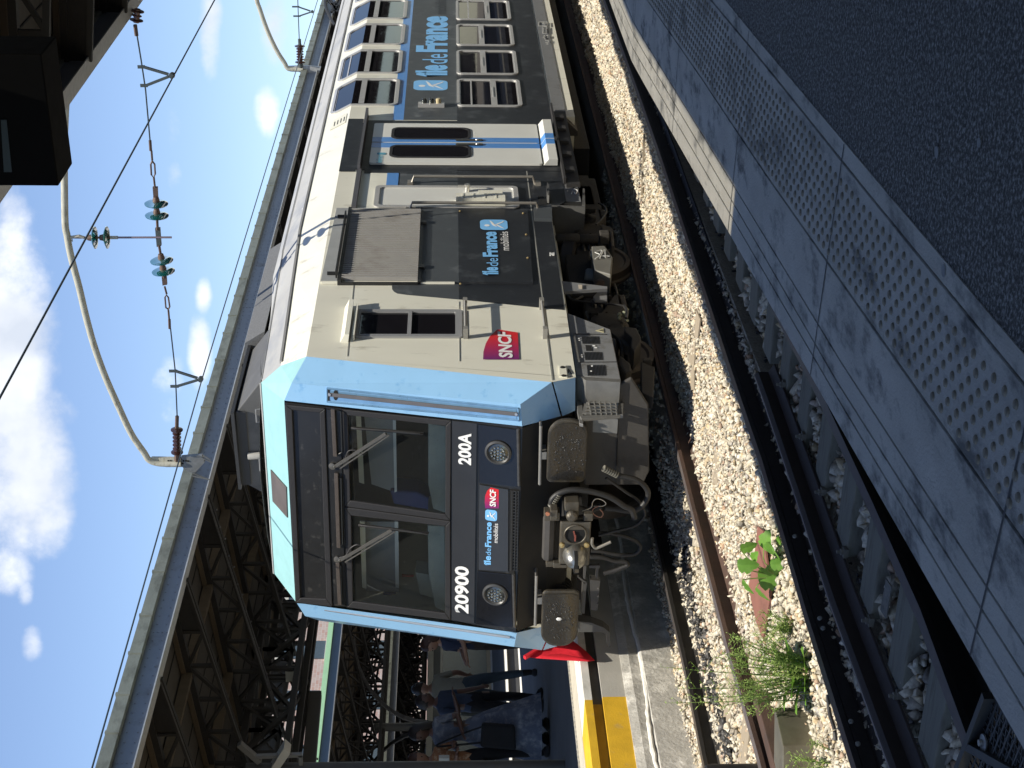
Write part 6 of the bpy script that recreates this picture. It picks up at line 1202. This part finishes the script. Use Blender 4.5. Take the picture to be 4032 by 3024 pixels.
def disc_pair(par, c, ax, r=.095, gap=.085, n=2):
    ax = Vector(ax).normalized()
    for i in range(n):
        cc = c+ax*((i-(n-1)/2)*gap)
        d_ = obj('glass_disc', M().lathe(cc, ax, [(.03,.02),(r*.75,.012),(r,-.004),(r*.98,-.012),(r*.8,-.004),(r*.62,-.018),(r*.58,-.002),(r*.4,-.02),(r*.36,0),(.02,-.005)], 26), greeng, par, smooth=True)
        obj('metal_cap', M().lathe(cc, ax, [(.012,.07),(.026,.065),(.034,.03),(.036,.012),(.02,.005),(.012,-.03)], 14), rustc, par, smooth=True)
sp = thing('span_wire', (1.3, YA, 4.95), 'insulated span wire strung under the nearer arch', 'span wire', 'span wires')
tp = lambda k, x, y: oa(k, x, y)
wl = M()
seq = [('I',912,200),('I',945,400),('I',975,600),('I',1005,940)]; wl.tube([oa(*p) for p in seq], .007, 6); wl.tube([oa('J',1013,745), oa('J',1040,990), oa('J',1045,1090), oa('J',1052,1265)], .007, 6); obj('wire', wl, wirem, sp)
def link(pts, r=.010): mm = M(); mm.tube([oa(*p) for p in pts], r, 6); return obj('turnbuckle', mm, rustc, sp, smooth=True)
link([('I',1005,940),('I',1010,1010)], .014); link([('I',1015,1010),('I',1020,1075)]); mm = M(); mm.tube([oa('I',*p) for p in ((1020,1080),(1010,1100),(1014,1170),(1028,1190),(1040,1165),(1036,1100),(1020,1080))], .009, 6); obj('chain_link', mm, rustc, sp); link([('I',1030,1185),('I',1038,1255)]); mm = M(); mm.prism([oa('I',*p) for p in ((1022,1255),(1055,1255),(1058,1330),(1028,1335))], (0, .03, 0)); obj('shackle_plate', mm, rustc, sp)
link([('J',1008,745),('J',1006,690)], .014); link([('J',1005,690),('J',1000,635)]); mm = M(); mm.tube([oa('J',*p) for p in ((1000,630),(985,620),(980,560),(988,545),(1000,560),(1008,615),(1000,630))], .009, 6); obj('chain_link', mm, rustc, sp); link([('J',990,540),('J',978,495)]); mm = M(); mm.prism([oa('J',*p) for p in ((960,440),(988,435),(992,485),(965,490))], (0, .03, 0)); obj('shackle_plate', mm, rustc, sp)
c1 = (oa('J',930,20)+oa('J',930,70))/2; ax1 = (oa('J',930,20)-oa('J',935,120)); disc_pair(sp, (oa('J',928,0)+oa('J',932,70))/2, ax1, .115, (oa('J',928,0)-oa('J',932,70)).length)
disc_pair(sp, (oa('J',960,338)+oa('J',970,402))/2, oa('J',960,338)-oa('J',970,402), .115, (oa('J',960,338)-oa('J',970,402)).length)
link([('I',1042,1325),('J',929,0),('J',933,90),('J',936,160)], .013); link([('J',945,250),('J',958,330),('J',972,410),('J',976,445)], .013); link([('J',410,203),('J',540,205),('J',655,204)], .012)
mm = M(); mm.prism([oa('J',*p) for p in ((920,150),(950,148),(958,255),(930,262))], (0, .035, 0)); obj('centre_clamp', mm, cat_steel, sp, bevel=.004)
mm = M(); mm.tube([oa('J',690,204), oa('J',1020,203)], .011, 8); obj('drop_rod', mm, mat('rod_purple', (.19, .15, .17), .5, metal=.3), sp)
disc_pair(sp, (oa('J',560,205)+oa('J',632,204))/2, oa('J',560,205)-oa('J',632,204), .112, (oa('J',560,205)-oa('J',632,204)).length)
mm = M(); mm.tube([oa('J',655,204), oa('J',700,204)], .018, 8); mm.tube([oa('J',400,205), oa('J',440,200), oa('J',470,195), oa('J',500,205)], .016, 8); mm.lathe(oa('J',535,205), (0, 0, 1), [(.035,-.04),(.03,.0),(.02,.04)], 12); mm.tube([oa('J',395,195), oa('J',425,198), oa('J',430,225), oa('J',395,215)], .008, 6); obj('hanger_clamp', mm, mat('clamp_pale', (.38, .35, .28), .5, metal=.3, var=.3), sp)
def ribbed(par, a, b, r, n, mt=brown):
    a, b = Vector(a), Vector(b); L_ = (b-a).length; pr = [(r*.45, 0)]
    for i in range(n):
        h = L_*(i+.5)/n; rr_ = r if i in (0, n-1) else r*.72; pr += [(r*.45, h-L_*.32/n), (rr_, h-L_*.05/n), (rr_, h+L_*.08/n), (r*.45, h+L_*.25/n)]
    return obj('ribbed_insulator', M().lathe(a, b-a, pr+[(r*.45, L_)], 22), mt, par, smooth=True)
ribbed(sp, oa('J',1050,1335), oa('J',1052,1490), .064, 7); link([('J',1052,1265),('J',1050,1335)], .02); link([('J',1052,1490),('J',1052,1530)], .03)
ri = ribbed(sp, oa('I',912,150), oa('I',922,60), .062, 3, mat('rose_porcelain', (.16, .075, .06), .3, coat=.4)); link([('I',905,165),('I',915,240)], .018)
def vdrop(x, z, wy, lab, Y=YA, s=1.0):
    t = thing('v_hanger', (x, Y, z), lab, 'wire hanger', 'v-shaped wire hangers'); mm = M()
    zt = 4.945+.02*(Y > 5); 
    for dx in (-.14, .13): mm.bar((x+dx, Y, zt+.06), (x+dx*.12, Y, z+.02), .018, .022, (0, 1, 0)); mm.box(x+dx-.018, x+dx+.018, Y-.012, Y+.012, zt-.03, zt+.10)
    mm.box(x-.03, x+.03, Y-.02, Y+.02, z-.01, z+.07); obj('hanger_arms', mm, cat_steel, t, bevel=.003)
V1 = oa('I',1160,505); V2 = oa('J',1200,1045)
def vd(a, b, tip, lab, k, Y=YA):
    t = thing('v_hanger', oa(k, *tip, Y), lab, 'wire hanger', 'v-shaped wire hangers'); mm = M(); T_ = oa(k, *tip, Y)
    for p in (a, b):
        q = oa(k, *p, Y); mm.bar(q, T_+(q-T_)*.12, .024, .02, (0, 1, 0)); k2 = (oa(k, p[0]-38, p[1], Y)-q); mm.bar(q-k2*.3, q+k2, .03, .012, (0, 1, 0))
    mm.lathe(T_, (0, 1, 0), [(.025,-.03),(.03,0),(.025,.03)], 10); obj('hanger_arms', mm, cat_steel, t)
vd((960,448), (978,573), (1152,505), 'v-shaped hanger holding the wire that crosses the open sky', 'I'); vd((1042,997), (1050,1088), (1192,1045), 'v-shaped hanger holding the wire beside the canopy edge, nearest the brown insulator', 'J')
mm = M(); x1, z1 = 3.13, oa('I',1165,505).z; mm.tube([(x1, -11, z1+.0), (x1, 2.5, z1), (x1, 17.5, z1), (x1, 45, z1)], .0075, 6); tag(obj('contact_wire', mm, wirem), 'overhead wire crossing the open sky diagonally', 'wire', 'overhead wires')
x2, z2 = V2.x, V2.z; mm = M(); mm.tube([(x2, -10, z2-.12), (x2, -3.2, z2-.06), (x2, YA, z2), (x2, 17.5, z2), (x2, 45, z2)], .0075, 6); tag(obj('contact_wire', mm, wirem), 'overhead wire running close along the zinc edge of the canopy', 'wire', 'overhead wires')
# second arch farther along
Y2_ = 17.6
ar2 = thing('catenary_arch', (1, Y2_, 5), 'farther cream curved tube at the top edge beyond the train roof', 'catenary arch', 'catenary arches')
Q_ = [oa('I', *p, Y2_) for p in ((1720,0),(1740,60),(1770,150),(1810,250),(1860,350),(1905,420),(1925,455),(1960,465),(2030,465))]; Qe = [Vector((Q_[0].x+1.2, Y2_, Q_[0].z+.08)), Vector((Q_[0].x+.5, Y2_, Q_[0].z+.06))]; mm = M(); mm.tube(Qe+Q_, .045, 10, 4); obj('curved_tube', mm, archm, ar2, smooth=True)
mm = M(); mm.prism([oa('I', *p, Y2_) for p in ((1930,445),(2060,440),(2150,450),(2140,490),(2050,500),(1990,478),(1930,470))], (0, .05, 0)); obj('fixing_bracket', mm, seam, ar2)
sp2 = thing('span_wire', (1, Y2_, 4.9), 'farther span wire with brown insulator above the train roof', 'span wire', 'span wires')
mm = M(); mm.tube([oa('I', *p, Y2_) for p in ((1992,-120),(1995,0),(2000,140),(2005,265))], .009, 6); obj('wire', mm, wirem, sp2); ribbed(sp2, oa('I',2008,300,Y2_), oa('I',2012,425,Y2_), .10, 7); mm = M(); mm.tube([oa('I',2006,262,Y2_), oa('I',2008,300,Y2_)], .03, 8); mm.tube([oa('I',2012,425,Y2_), oa('I',2014,450,Y2_)], .05, 8); obj('end_cap', mm, cat_steel, sp2)
vd((1995,45), (2003,108), (2092,78), 'farther v-shaped hanger above the train roof', 'I', Y2_)
# clutter of brackets where the farther canopy meets the wires
cl = thing('roof_bracket', (-1.2, 20, 4.6), 'dark tangle of brackets at the far end of the canopy edge', 'bracket')
mm = M(); rd = random.Random(2)
for i in range(16): a = on(0, -1.3, 'V', rd.uniform(270, 470), rd.uniform(-20, 180)); b = on(0, -1.3, 'V', rd.uniform(300, 470), rd.uniform(0, 160)); mm.bar(a, b, .04, .04)
mm.tube([on(0, -1.3, 'V', *p) for p in ((265,0),(275,100),(310,180),(350,260),(390,330))], .03, 6, 4); obj('ironwork', mm, irond, cl)

# added unseen dark wall past the near platform, darkening reflections in the train windows
g = M(); g.box(16, 16.4, -25, 60, .9, 4.8); [g.box(15.94, 16, y, y+1.2, 1.0, 2.3) for y in range(-24, 58, 4)]; kindof(obj('added_dark_wall', g, mat('added_wall_dark', (.035, .033, .032), .8, var=.4)), 'structure')
# ================================================================== people waiting on the left platform
skins = [mat('skin_light', (.36, .21, .15), .55, var=.08), mat('skin_dark', (.10, .05, .035), .5, var=.08), mat('skin_brown', (.20, .105, .07), .55, var=.08)]
def cloth(n, c, **k): return mat(n, c, .9, var=.2, sc=14, bump=.3, bsc=40, **k)
def person(loc, ang, H, label, skin, top, bottom, shoe, hair, pose, hairlen=.1, cap=None, dress=None, sleeve=.3):
    t = thing('person', loc, label, 'person', 'people waiting on the platform')
    L = {}
    lean = pose.get('lean', 0); sl, cl_ = math.sin(lean), math.cos(lean)
    def up(z, y=0, x=0): dz = z-.53; return Vector((x, y*cl_+dz*sl, .53+dz*cl_-y*sl))
    pel = Vector((0, 0, .53)); V = [pel, up(.62), up(.74), up(.81), up(.84), up(.875, .01)]; R_ = [(.085,.065), (.075,.058), (.092,.062), (.055,.05), (.032,.034), (.034,.036)]; E_ = [(0,1),(1,2),(2,3),(3,4),(4,5)]
    tags_ = ['b','t','t','t','s','s']
    for s, key in ((1, 'R'), (-1, 'L')):
        hip = Vector((.05*s, 0, .50)); kn, an = [Vector(p) for p in pose.get('leg'+key, ((.055*s, .01, .285), (.06*s, -.01, .045)))]; toe = an+Vector((.005*s, .085, -.028))
        i = len(V); V += [hip, hip.lerp(kn, .5), kn, kn.lerp(an, .4), an, toe]; R_ += [(.056,.056),(.05,.05),(.037,.037),(.036,.036),(.024,.024),(.02,.018)]; E_ += [(0,i),(i,i+1),(i+1,i+2),(i+2,i+3),(i+3,i+4),(i+4,i+5)]; tags_ += ['b','b','b','b','k','k']
        sh = up(.795, 0, .085*s); el, wr = [Vector(p) for p in pose.get('arm'+key, ((.125*s, -.01, .64), (.13*s, .03, .50)))]
        i = len(V); V += [sh, sh.lerp(el, .5), el, el.lerp(wr, .5), wr]; R_ += [(.036,.036),(.029,.029),(.024,.024),(.021,.021),(.015,.013)]; E_ += [(3,i),(i,i+1),(i+1,i+2),(i+2,i+3),(i+3,i+4)]; tags_ += ['a','a','f','f','s']
        d = (wr-el).normalized(); side_ = d.cross(Vector((0, 0, 1))); side_ = side_.normalized() if side_.length > .1 else Vector((1, 0, 0)); pn = side_.cross(d); palm = wr+d*.028; i = len(V); V.append(palm); R_.append((.020,.011)); E_.append((i-1, i)); tags_.append('s')
        for q in range(4):
            o_ = side_*((q-1.5)*.0105); ln = [.018,.021,.020,.016][q]; b = len(V); V += [palm+d*.016+o_, palm+d*(.016+ln)+o_*1.05-pn*.003, palm+d*(.016+ln*1.7)+o_-pn*.012]; R_ += [(.0055,.0055),(.005,.005),(.0042,.0042)]; E_ += [(i,b),(b,b+1),(b+1,b+2)]; tags_ += ['s']*3
        b = len(V); V += [palm-d*.008+side_*.022*s, palm+d*.010+side_*.032*s]; R_ += [(.006,.006),(.005,.005)]; E_ += [(i,b),(b,b+1)]; tags_ += ['s']*2
    me = bpy.data.meshes.new('b'); me.from_pydata([tuple(v*H) for v in V], E_, []); o = bpy.data.objects.new('b', me); COL.objects.link(o)
    md = o.modifiers.new('s', 'SKIN'); md.use_smooth_shade = True
    for i, sv in enumerate(me.skin_vertices[0].data): sv.radius = (R_[i][0]*H, R_[i][1]*H); sv.use_root = (i == 0)
    o.modifiers.new('u', 'SUBSURF').levels = 1
    dg = bpy.context.evaluated_depsgraph_get(); bmesh_ = bpy.data.meshes.new_from_object(o.evaluated_get(dg)); bpy.data.objects.remove(o)
    bm = bmesh.new(); bm.from_mesh(bmesh_)
    # head with brow, nose, mouth, chin, ears
    hb = bmesh.new(); bmesh.ops.create_uvsphere(hb, u_segments=20, v_segments=14, radius=1)
    hp = pose.get('head', (0, 0)); hc = V[5]*H+Vector((0, .012*H, .045*H)); Rm = Matrix.Rotation(hp[0], 3, 'Z') @ Matrix.Rotation(-hp[1]-lean*.6, 3, 'X')
    for v in hb.verts:
        x, y, z = v.co; fx = 1-.22*max(0, -z)*(1 if y > 0 else .4); p = Vector((x*.047*fx, y*.060, z*.070))
        if y > .3 and abs(x) < .22 and -.35 < z < .12: p.y += .012*(1-abs(x)/.22)*(1-abs(z+.2)*1.6)
        if y > .5 and abs(z+.52) < .1 and abs(x) < .4: p.y += .003
        if y > .6 and .05 < z < .25 and .2 < abs(x) < .6: p.y -= .005
        if abs(x) > .93 and abs(z+.05) < .3: p.x *= 1.13
        if z < -.75 and y > 0: p.y += .006
        v.co = Rm @ (p*H)+hc
    tmp = bpy.data.meshes.new('h'); hb.to_mesh(tmp); hb.free(); n0 = len(bm.faces); bm.from_mesh(tmp); bm.faces.ensure_lookup_table()
    mats = [skins[skin], top, bottom, shoe]; sk_v = [(v*H) for v in V]
    for fi, f in enumerate(bm.faces):
        f.smooth = True; c = f.calc_center_median()
        if fi >= n0: f.material_index = 0; continue
        k = min(range(len(sk_v)), key=lambda i: (sk_v[i]-c).length); tg_ = tags_[k]
        f.material_index = {'t': 1, 'b': 2, 'k': 3, 's': 0, 'a': 1, 'f': 0 if sleeve < .6 else 1}[tg_]
    bme = bpy.data.meshes.new('body'); bm.to_mesh(bme); bm.free()
    for x in mats: bme.materials.append(x)
    Rz = Matrix.Rotation(ang, 4, 'Z'); bme.transform(Rz); bo = bpy.data.objects.new('body', bme); COL.objects.link(bo); bo.parent = t
    def child(name, mm, mt, smooth=True):
        mm.v = [tuple(Rz @ Vector(v)) for v in mm.v]; c = obj(name, mm, mt, None, smooth=smooth); c.parent = t; return c
    eye = M(); [eye.ico(Rm @ (Vector((s*.018, .056, .010))*H)+hc, .0055*H) for s in (1, -1)]; child('eyes', eye, black)
    hm = M(); bm2 = bmesh.new(); bmesh.ops.create_uvsphere(bm2, u_segments=18, v_segments=12, radius=1); vs = []
    for v in bm2.verts:
        x, y, z = v.co; q = Vector((x*.054, y*.066-.006, z*.074+.008)); 
        if z < 0: q.z = z*hairlen; q.y = min(q.y, .0+.02*x*x)-.004*(1 if y < 0 else 0); q.x *= 1.05
        if y > .35 and z < .45: q.y = .02
        q += Vector((random.uniform(-.003, .003), random.uniform(-.003, .003), random.uniform(-.003, .003))); vs.append(Rm @ (q*H)+hc)
    hm.add(vs, [tuple(v.index for v in f.verts) for f in bm2.faces]); bm2.free(); child('hair', hm, hair)
    if cap: cm2 = M(); pts = [Rm @ (Vector((.056*math.cos(a), .068*math.sin(a), .03))*H)+hc for a in [2*PI*i/16 for i in range(16)]]; top_ = Rm @ (Vector((0, -.0, .088))*H)+hc; mid_ = [p.lerp(top_, .45)+(Rm @ Vector((0, 0, .02*H))) for p in pts]; n = 16; cm2.add(pts+mid_+[top_], [(i, (i+1) % n, n+(i+1) % n, n+i) for i in range(n)]+[(n+i, n+(i+1) % n, 2*n) for i in range(n)]); cm2.prism([Rm @ (Vector((x*.05, .055+.05*(1-x*x), .03))*H)+hc for x in (-1, -.5, 0, .5, 1)], Rm @ Vector((0, 0, .006*H))); child('cap', cm2, cap)
    if dress:
        z0, z1, w0, mt_ = dress; dm = M(); n = 22; rings = []
        for j in range(9):
            f_ = j/8; z = z1+(z0-z1)*f_; w = .075+(w0-.075)*f_**.8; rings.append([Vector((w*(1+.06*math.sin(7*a+j*.3))*math.cos(a), w*.72*(1+.06*math.cos(6*a))*math.sin(a)+.0, z))*H for a in [2*PI*i/n for i in range(n)]])
        dm.add([q for r in rings for q in r], [(j*n+i, j*n+(i+1) % n, (j+1)*n+(i+1) % n, (j+1)*n+i) for j in range(8) for i in range(n)]); child('skirt', dm, mt_)
    sm = M()
    for key in 'RL':
        s = 1 if key == 'R' else -1; an = Vector(pose.get('leg'+key, ((.055*s, .01, .285), (.06*s, -.01, .045)))[1])*H
        sm2 = M(); bm3 = bmesh.new(); bmesh.ops.create_uvsphere(bm3, u_segments=12, v_segments=8, radius=1); sm2.add([(an.x+v.co.x*.030*H, an.y+.03*H+v.co.y*.078*H, max(.002, .018*H+v.co.z*.03*H+(-.008*H if v.co.y > .3 and v.co.z > 0 else 0))+an.z-.045*H) for v in bm3.verts], [tuple(v.index for v in f.verts) for f in bm3.faces]); bm3.free(); child('shoe', sm2, shoe)
    t['_ang'] = ang
    return t, Rz
def addto(t, Rz, name, mm, mt, smooth=True, top=False, **kw):
    mm.v = [tuple(Rz @ Vector(v)) for v in mm.v]
    o = obj(name, mm, mt, None, smooth=smooth); o.parent = t; return o
denim = cloth('denim', (.04, .058, .078)); beige = cloth('beige_shirt', (.20, .19, .155)); navy = cloth('navy_knit', (.02, .03, .07)); bluec = cloth('blue_shirt', (.035, .05, .09)); blackc = cloth('black_cloth', (.008, .008, .010)); hairb = mat('hair_dark', (.02, .013, .011), .6, var=.4, sc=60); hairr = mat('hair_auburn', (.055, .022, .014), .55, var=.4, sc=60)
batik = cloth('blue_patterned', (.085, .10, .145), col2=(.20, .21, .24), c2amt=.5, c2sc=9); rustc2 = cloth('rust_patterned', (.30, .13, .06), col2=(.5, .38, .25), c2amt=.4, c2sc=16); stripe = cloth('striped_trousers', (.035, .022, .020), col2=(.10, .08, .07), c2amt=.3, c2sc=30, stretch=(9, 9, .3)); capb = cloth('pale_cap', (.22, .30, .34))
for k in list(MT): pass
aL = math.atan2(-cy, sy)     # rotation that turns local +y towards image-left (scene -x side)
def facing(dx, dy): return math.atan2(-dx, dy)
IL = (-cy, -sy); TC = (sy, -cy)      # image-left, towards camera
def mixd(a, b): return facing(IL[0]*a+TC[0]*b, IL[1]*a+TC[1]*b)
t1, r1 = person((-5.22, 4.6, ZL), mixd(.8, .6), 1.62, 'auburn-haired woman in navy top looking down at her hands beside the cab corner', 0, navy, stripe, blackc, hairr, dict(head=(.1, .55), armR=((.11, .02, .66), (.03, .15, .64)), armL=((-.11, .03, .66), (-.02, .17, .62))), .13)
g = M(); [g.tube([Vector((s*.03+.014*math.cos(a), .10, 1.49+.012*math.sin(a))) for a in [2*PI*i/10 for i in range(11)]], .003, 4) for s in (1, -1)]; addto(t1, r1, 'sunglasses', g, black)
t2, r2 = person((-6.52, 5.22, ZL), mixd(.35, -.9), 1.78, 'man in beige shirt, jeans and pale cap standing with his back turned', 2, beige, denim, blackc, hairb, dict(lean=.16, head=(-.2, .35), legR=((.09, .02, .28), (.11, -.03, .045)), legL=((-.07, .03, .28), (-.10, .0, .045)), armR=((.13, .06, .64), (.12, .16, .55)), armL=((-.13, .05, .64), (-.12, .15, .55))), .03, cap=capb)
t3, r3 = person((-5.80, 4.05, ZL), mixd(-.7, .5), 1.68, 'short-haired person in plain blue shirt with one forearm raised, behind the long patterned dress', 1, bluec, blackc, blackc, hairb, dict(head=(.3, .2), armR=((.13, .02, .66), (.08, .16, .70))), .03)
t4, r4 = person((-5.33, 2.98, ZL), mixd(.3, .85), 1.74, 'woman with large dark hair in a long blue patterned dress carrying a black bag', 1, batik, batik, blackc, hairb, dict(head=(-.35, .35), armR=((.13, .02, .66), (.07, .14, .66)), armL=((-.13, .0, .65), (-.08, .13, .62))), .16, dress=(.06, .60, .27, batik))
t5, r5 = person((-5.50, 2.62, ZL), mixd(-.6, .7), 1.74, 'person with long dark hair in rust patterned top, nearest the bottom edge', 2, rustc2, blackc, blackc, hairr, dict(head=(.3, .5), armR=((.12, .04, .67), (.05, .17, .66)), armL=((-.12, .04, .67), (-.04, .17, .68))), .15)
g = M(); pb = Vector((-5.16, 2.70, 1.50)); g.prism([pb+Vector((x*.88, x*.48, z)) for x, z in ((-.16,-.26),(.14,-.24),(.17,.16),(-.12,.18))], (.04, -.09, 0)); bag = obj('shoulder_bag', g, blackc, bevel=.03); tag(bag, 'black shoulder bag hanging at the side of the long patterned dress', 'bag')
g = M(); g.tube([pb+Vector((-.08,-.04,.17)), pb+Vector((-.1,-.06,.5)), pb+Vector((-.16,.0,.72)), pb+Vector((-.02,.05,.4)), pb+Vector((.1,.04,.16))], .012, 6, 4); obj('strap', g, blackc, bag)
g = M(); pb = Vector((-6.62, 4.95, 1.70)); g.prism([pb+Vector((x*.88, x*.48, z)) for x, z in ((-.13,-.2),(.12,-.2),(.14,.2),(-.12,.2))], (.05, -.12, 0)); tag(obj('backpack', g, cloth('olive_pack', (.045, .045, .035)), bevel=.04), 'dark olive bag slung beside the man in the beige shirt', 'bag')
# red warning flag lying over the painted edge behind the buffer
fl = thing('red_flag', (-1.6, -.1, .8), 'bright red cloth flag behind the train buffer over the platform edge', 'flag')
F_ = [on(0, -1.60, 'R', *p) for p in ((1240,500),(1300,455),(1380,405),(1480,345),(1600,330),(1740,330),(1800,375),(1880,440),(1970,535),(1900,545),(1780,540),(1600,528),(1420,515))]
m = M(); c = sum(F_, Vector())/len(F_); n = len(F_)
ring2 = [p.lerp(c, .45)+Vector((.008*math.sin(i*2.1), 0, 0)) for i, p in enumerate(F_)]
m.add(F_+ring2+[c+Vector((-.02, 0, 0))], [(i, (i+1) % n, n+(i+1) % n, n+i) for i in range(n)]+[(n+i, n+(i+1) % n, 2*n) for i in range(n)])
cl_o = obj('cloth', m, mat('flag_red', (.72, .012, .03), .8, var=.18, sc=9, bump=.3, bsc=30), fl, smooth=True); sm_ = cl_o.modifiers.new('solid', 'SOLIDIFY'); sm_.thickness = .006
m = M(); a = on(0, -1.58, 'R', 1238, 503); b = on(0, -1.58, 'R', 1500, 345); m.bar(a, b, .035, .03); obj('hem_fold', m, mat('flag_red_hem', (.62, .01, .025), .8), fl)
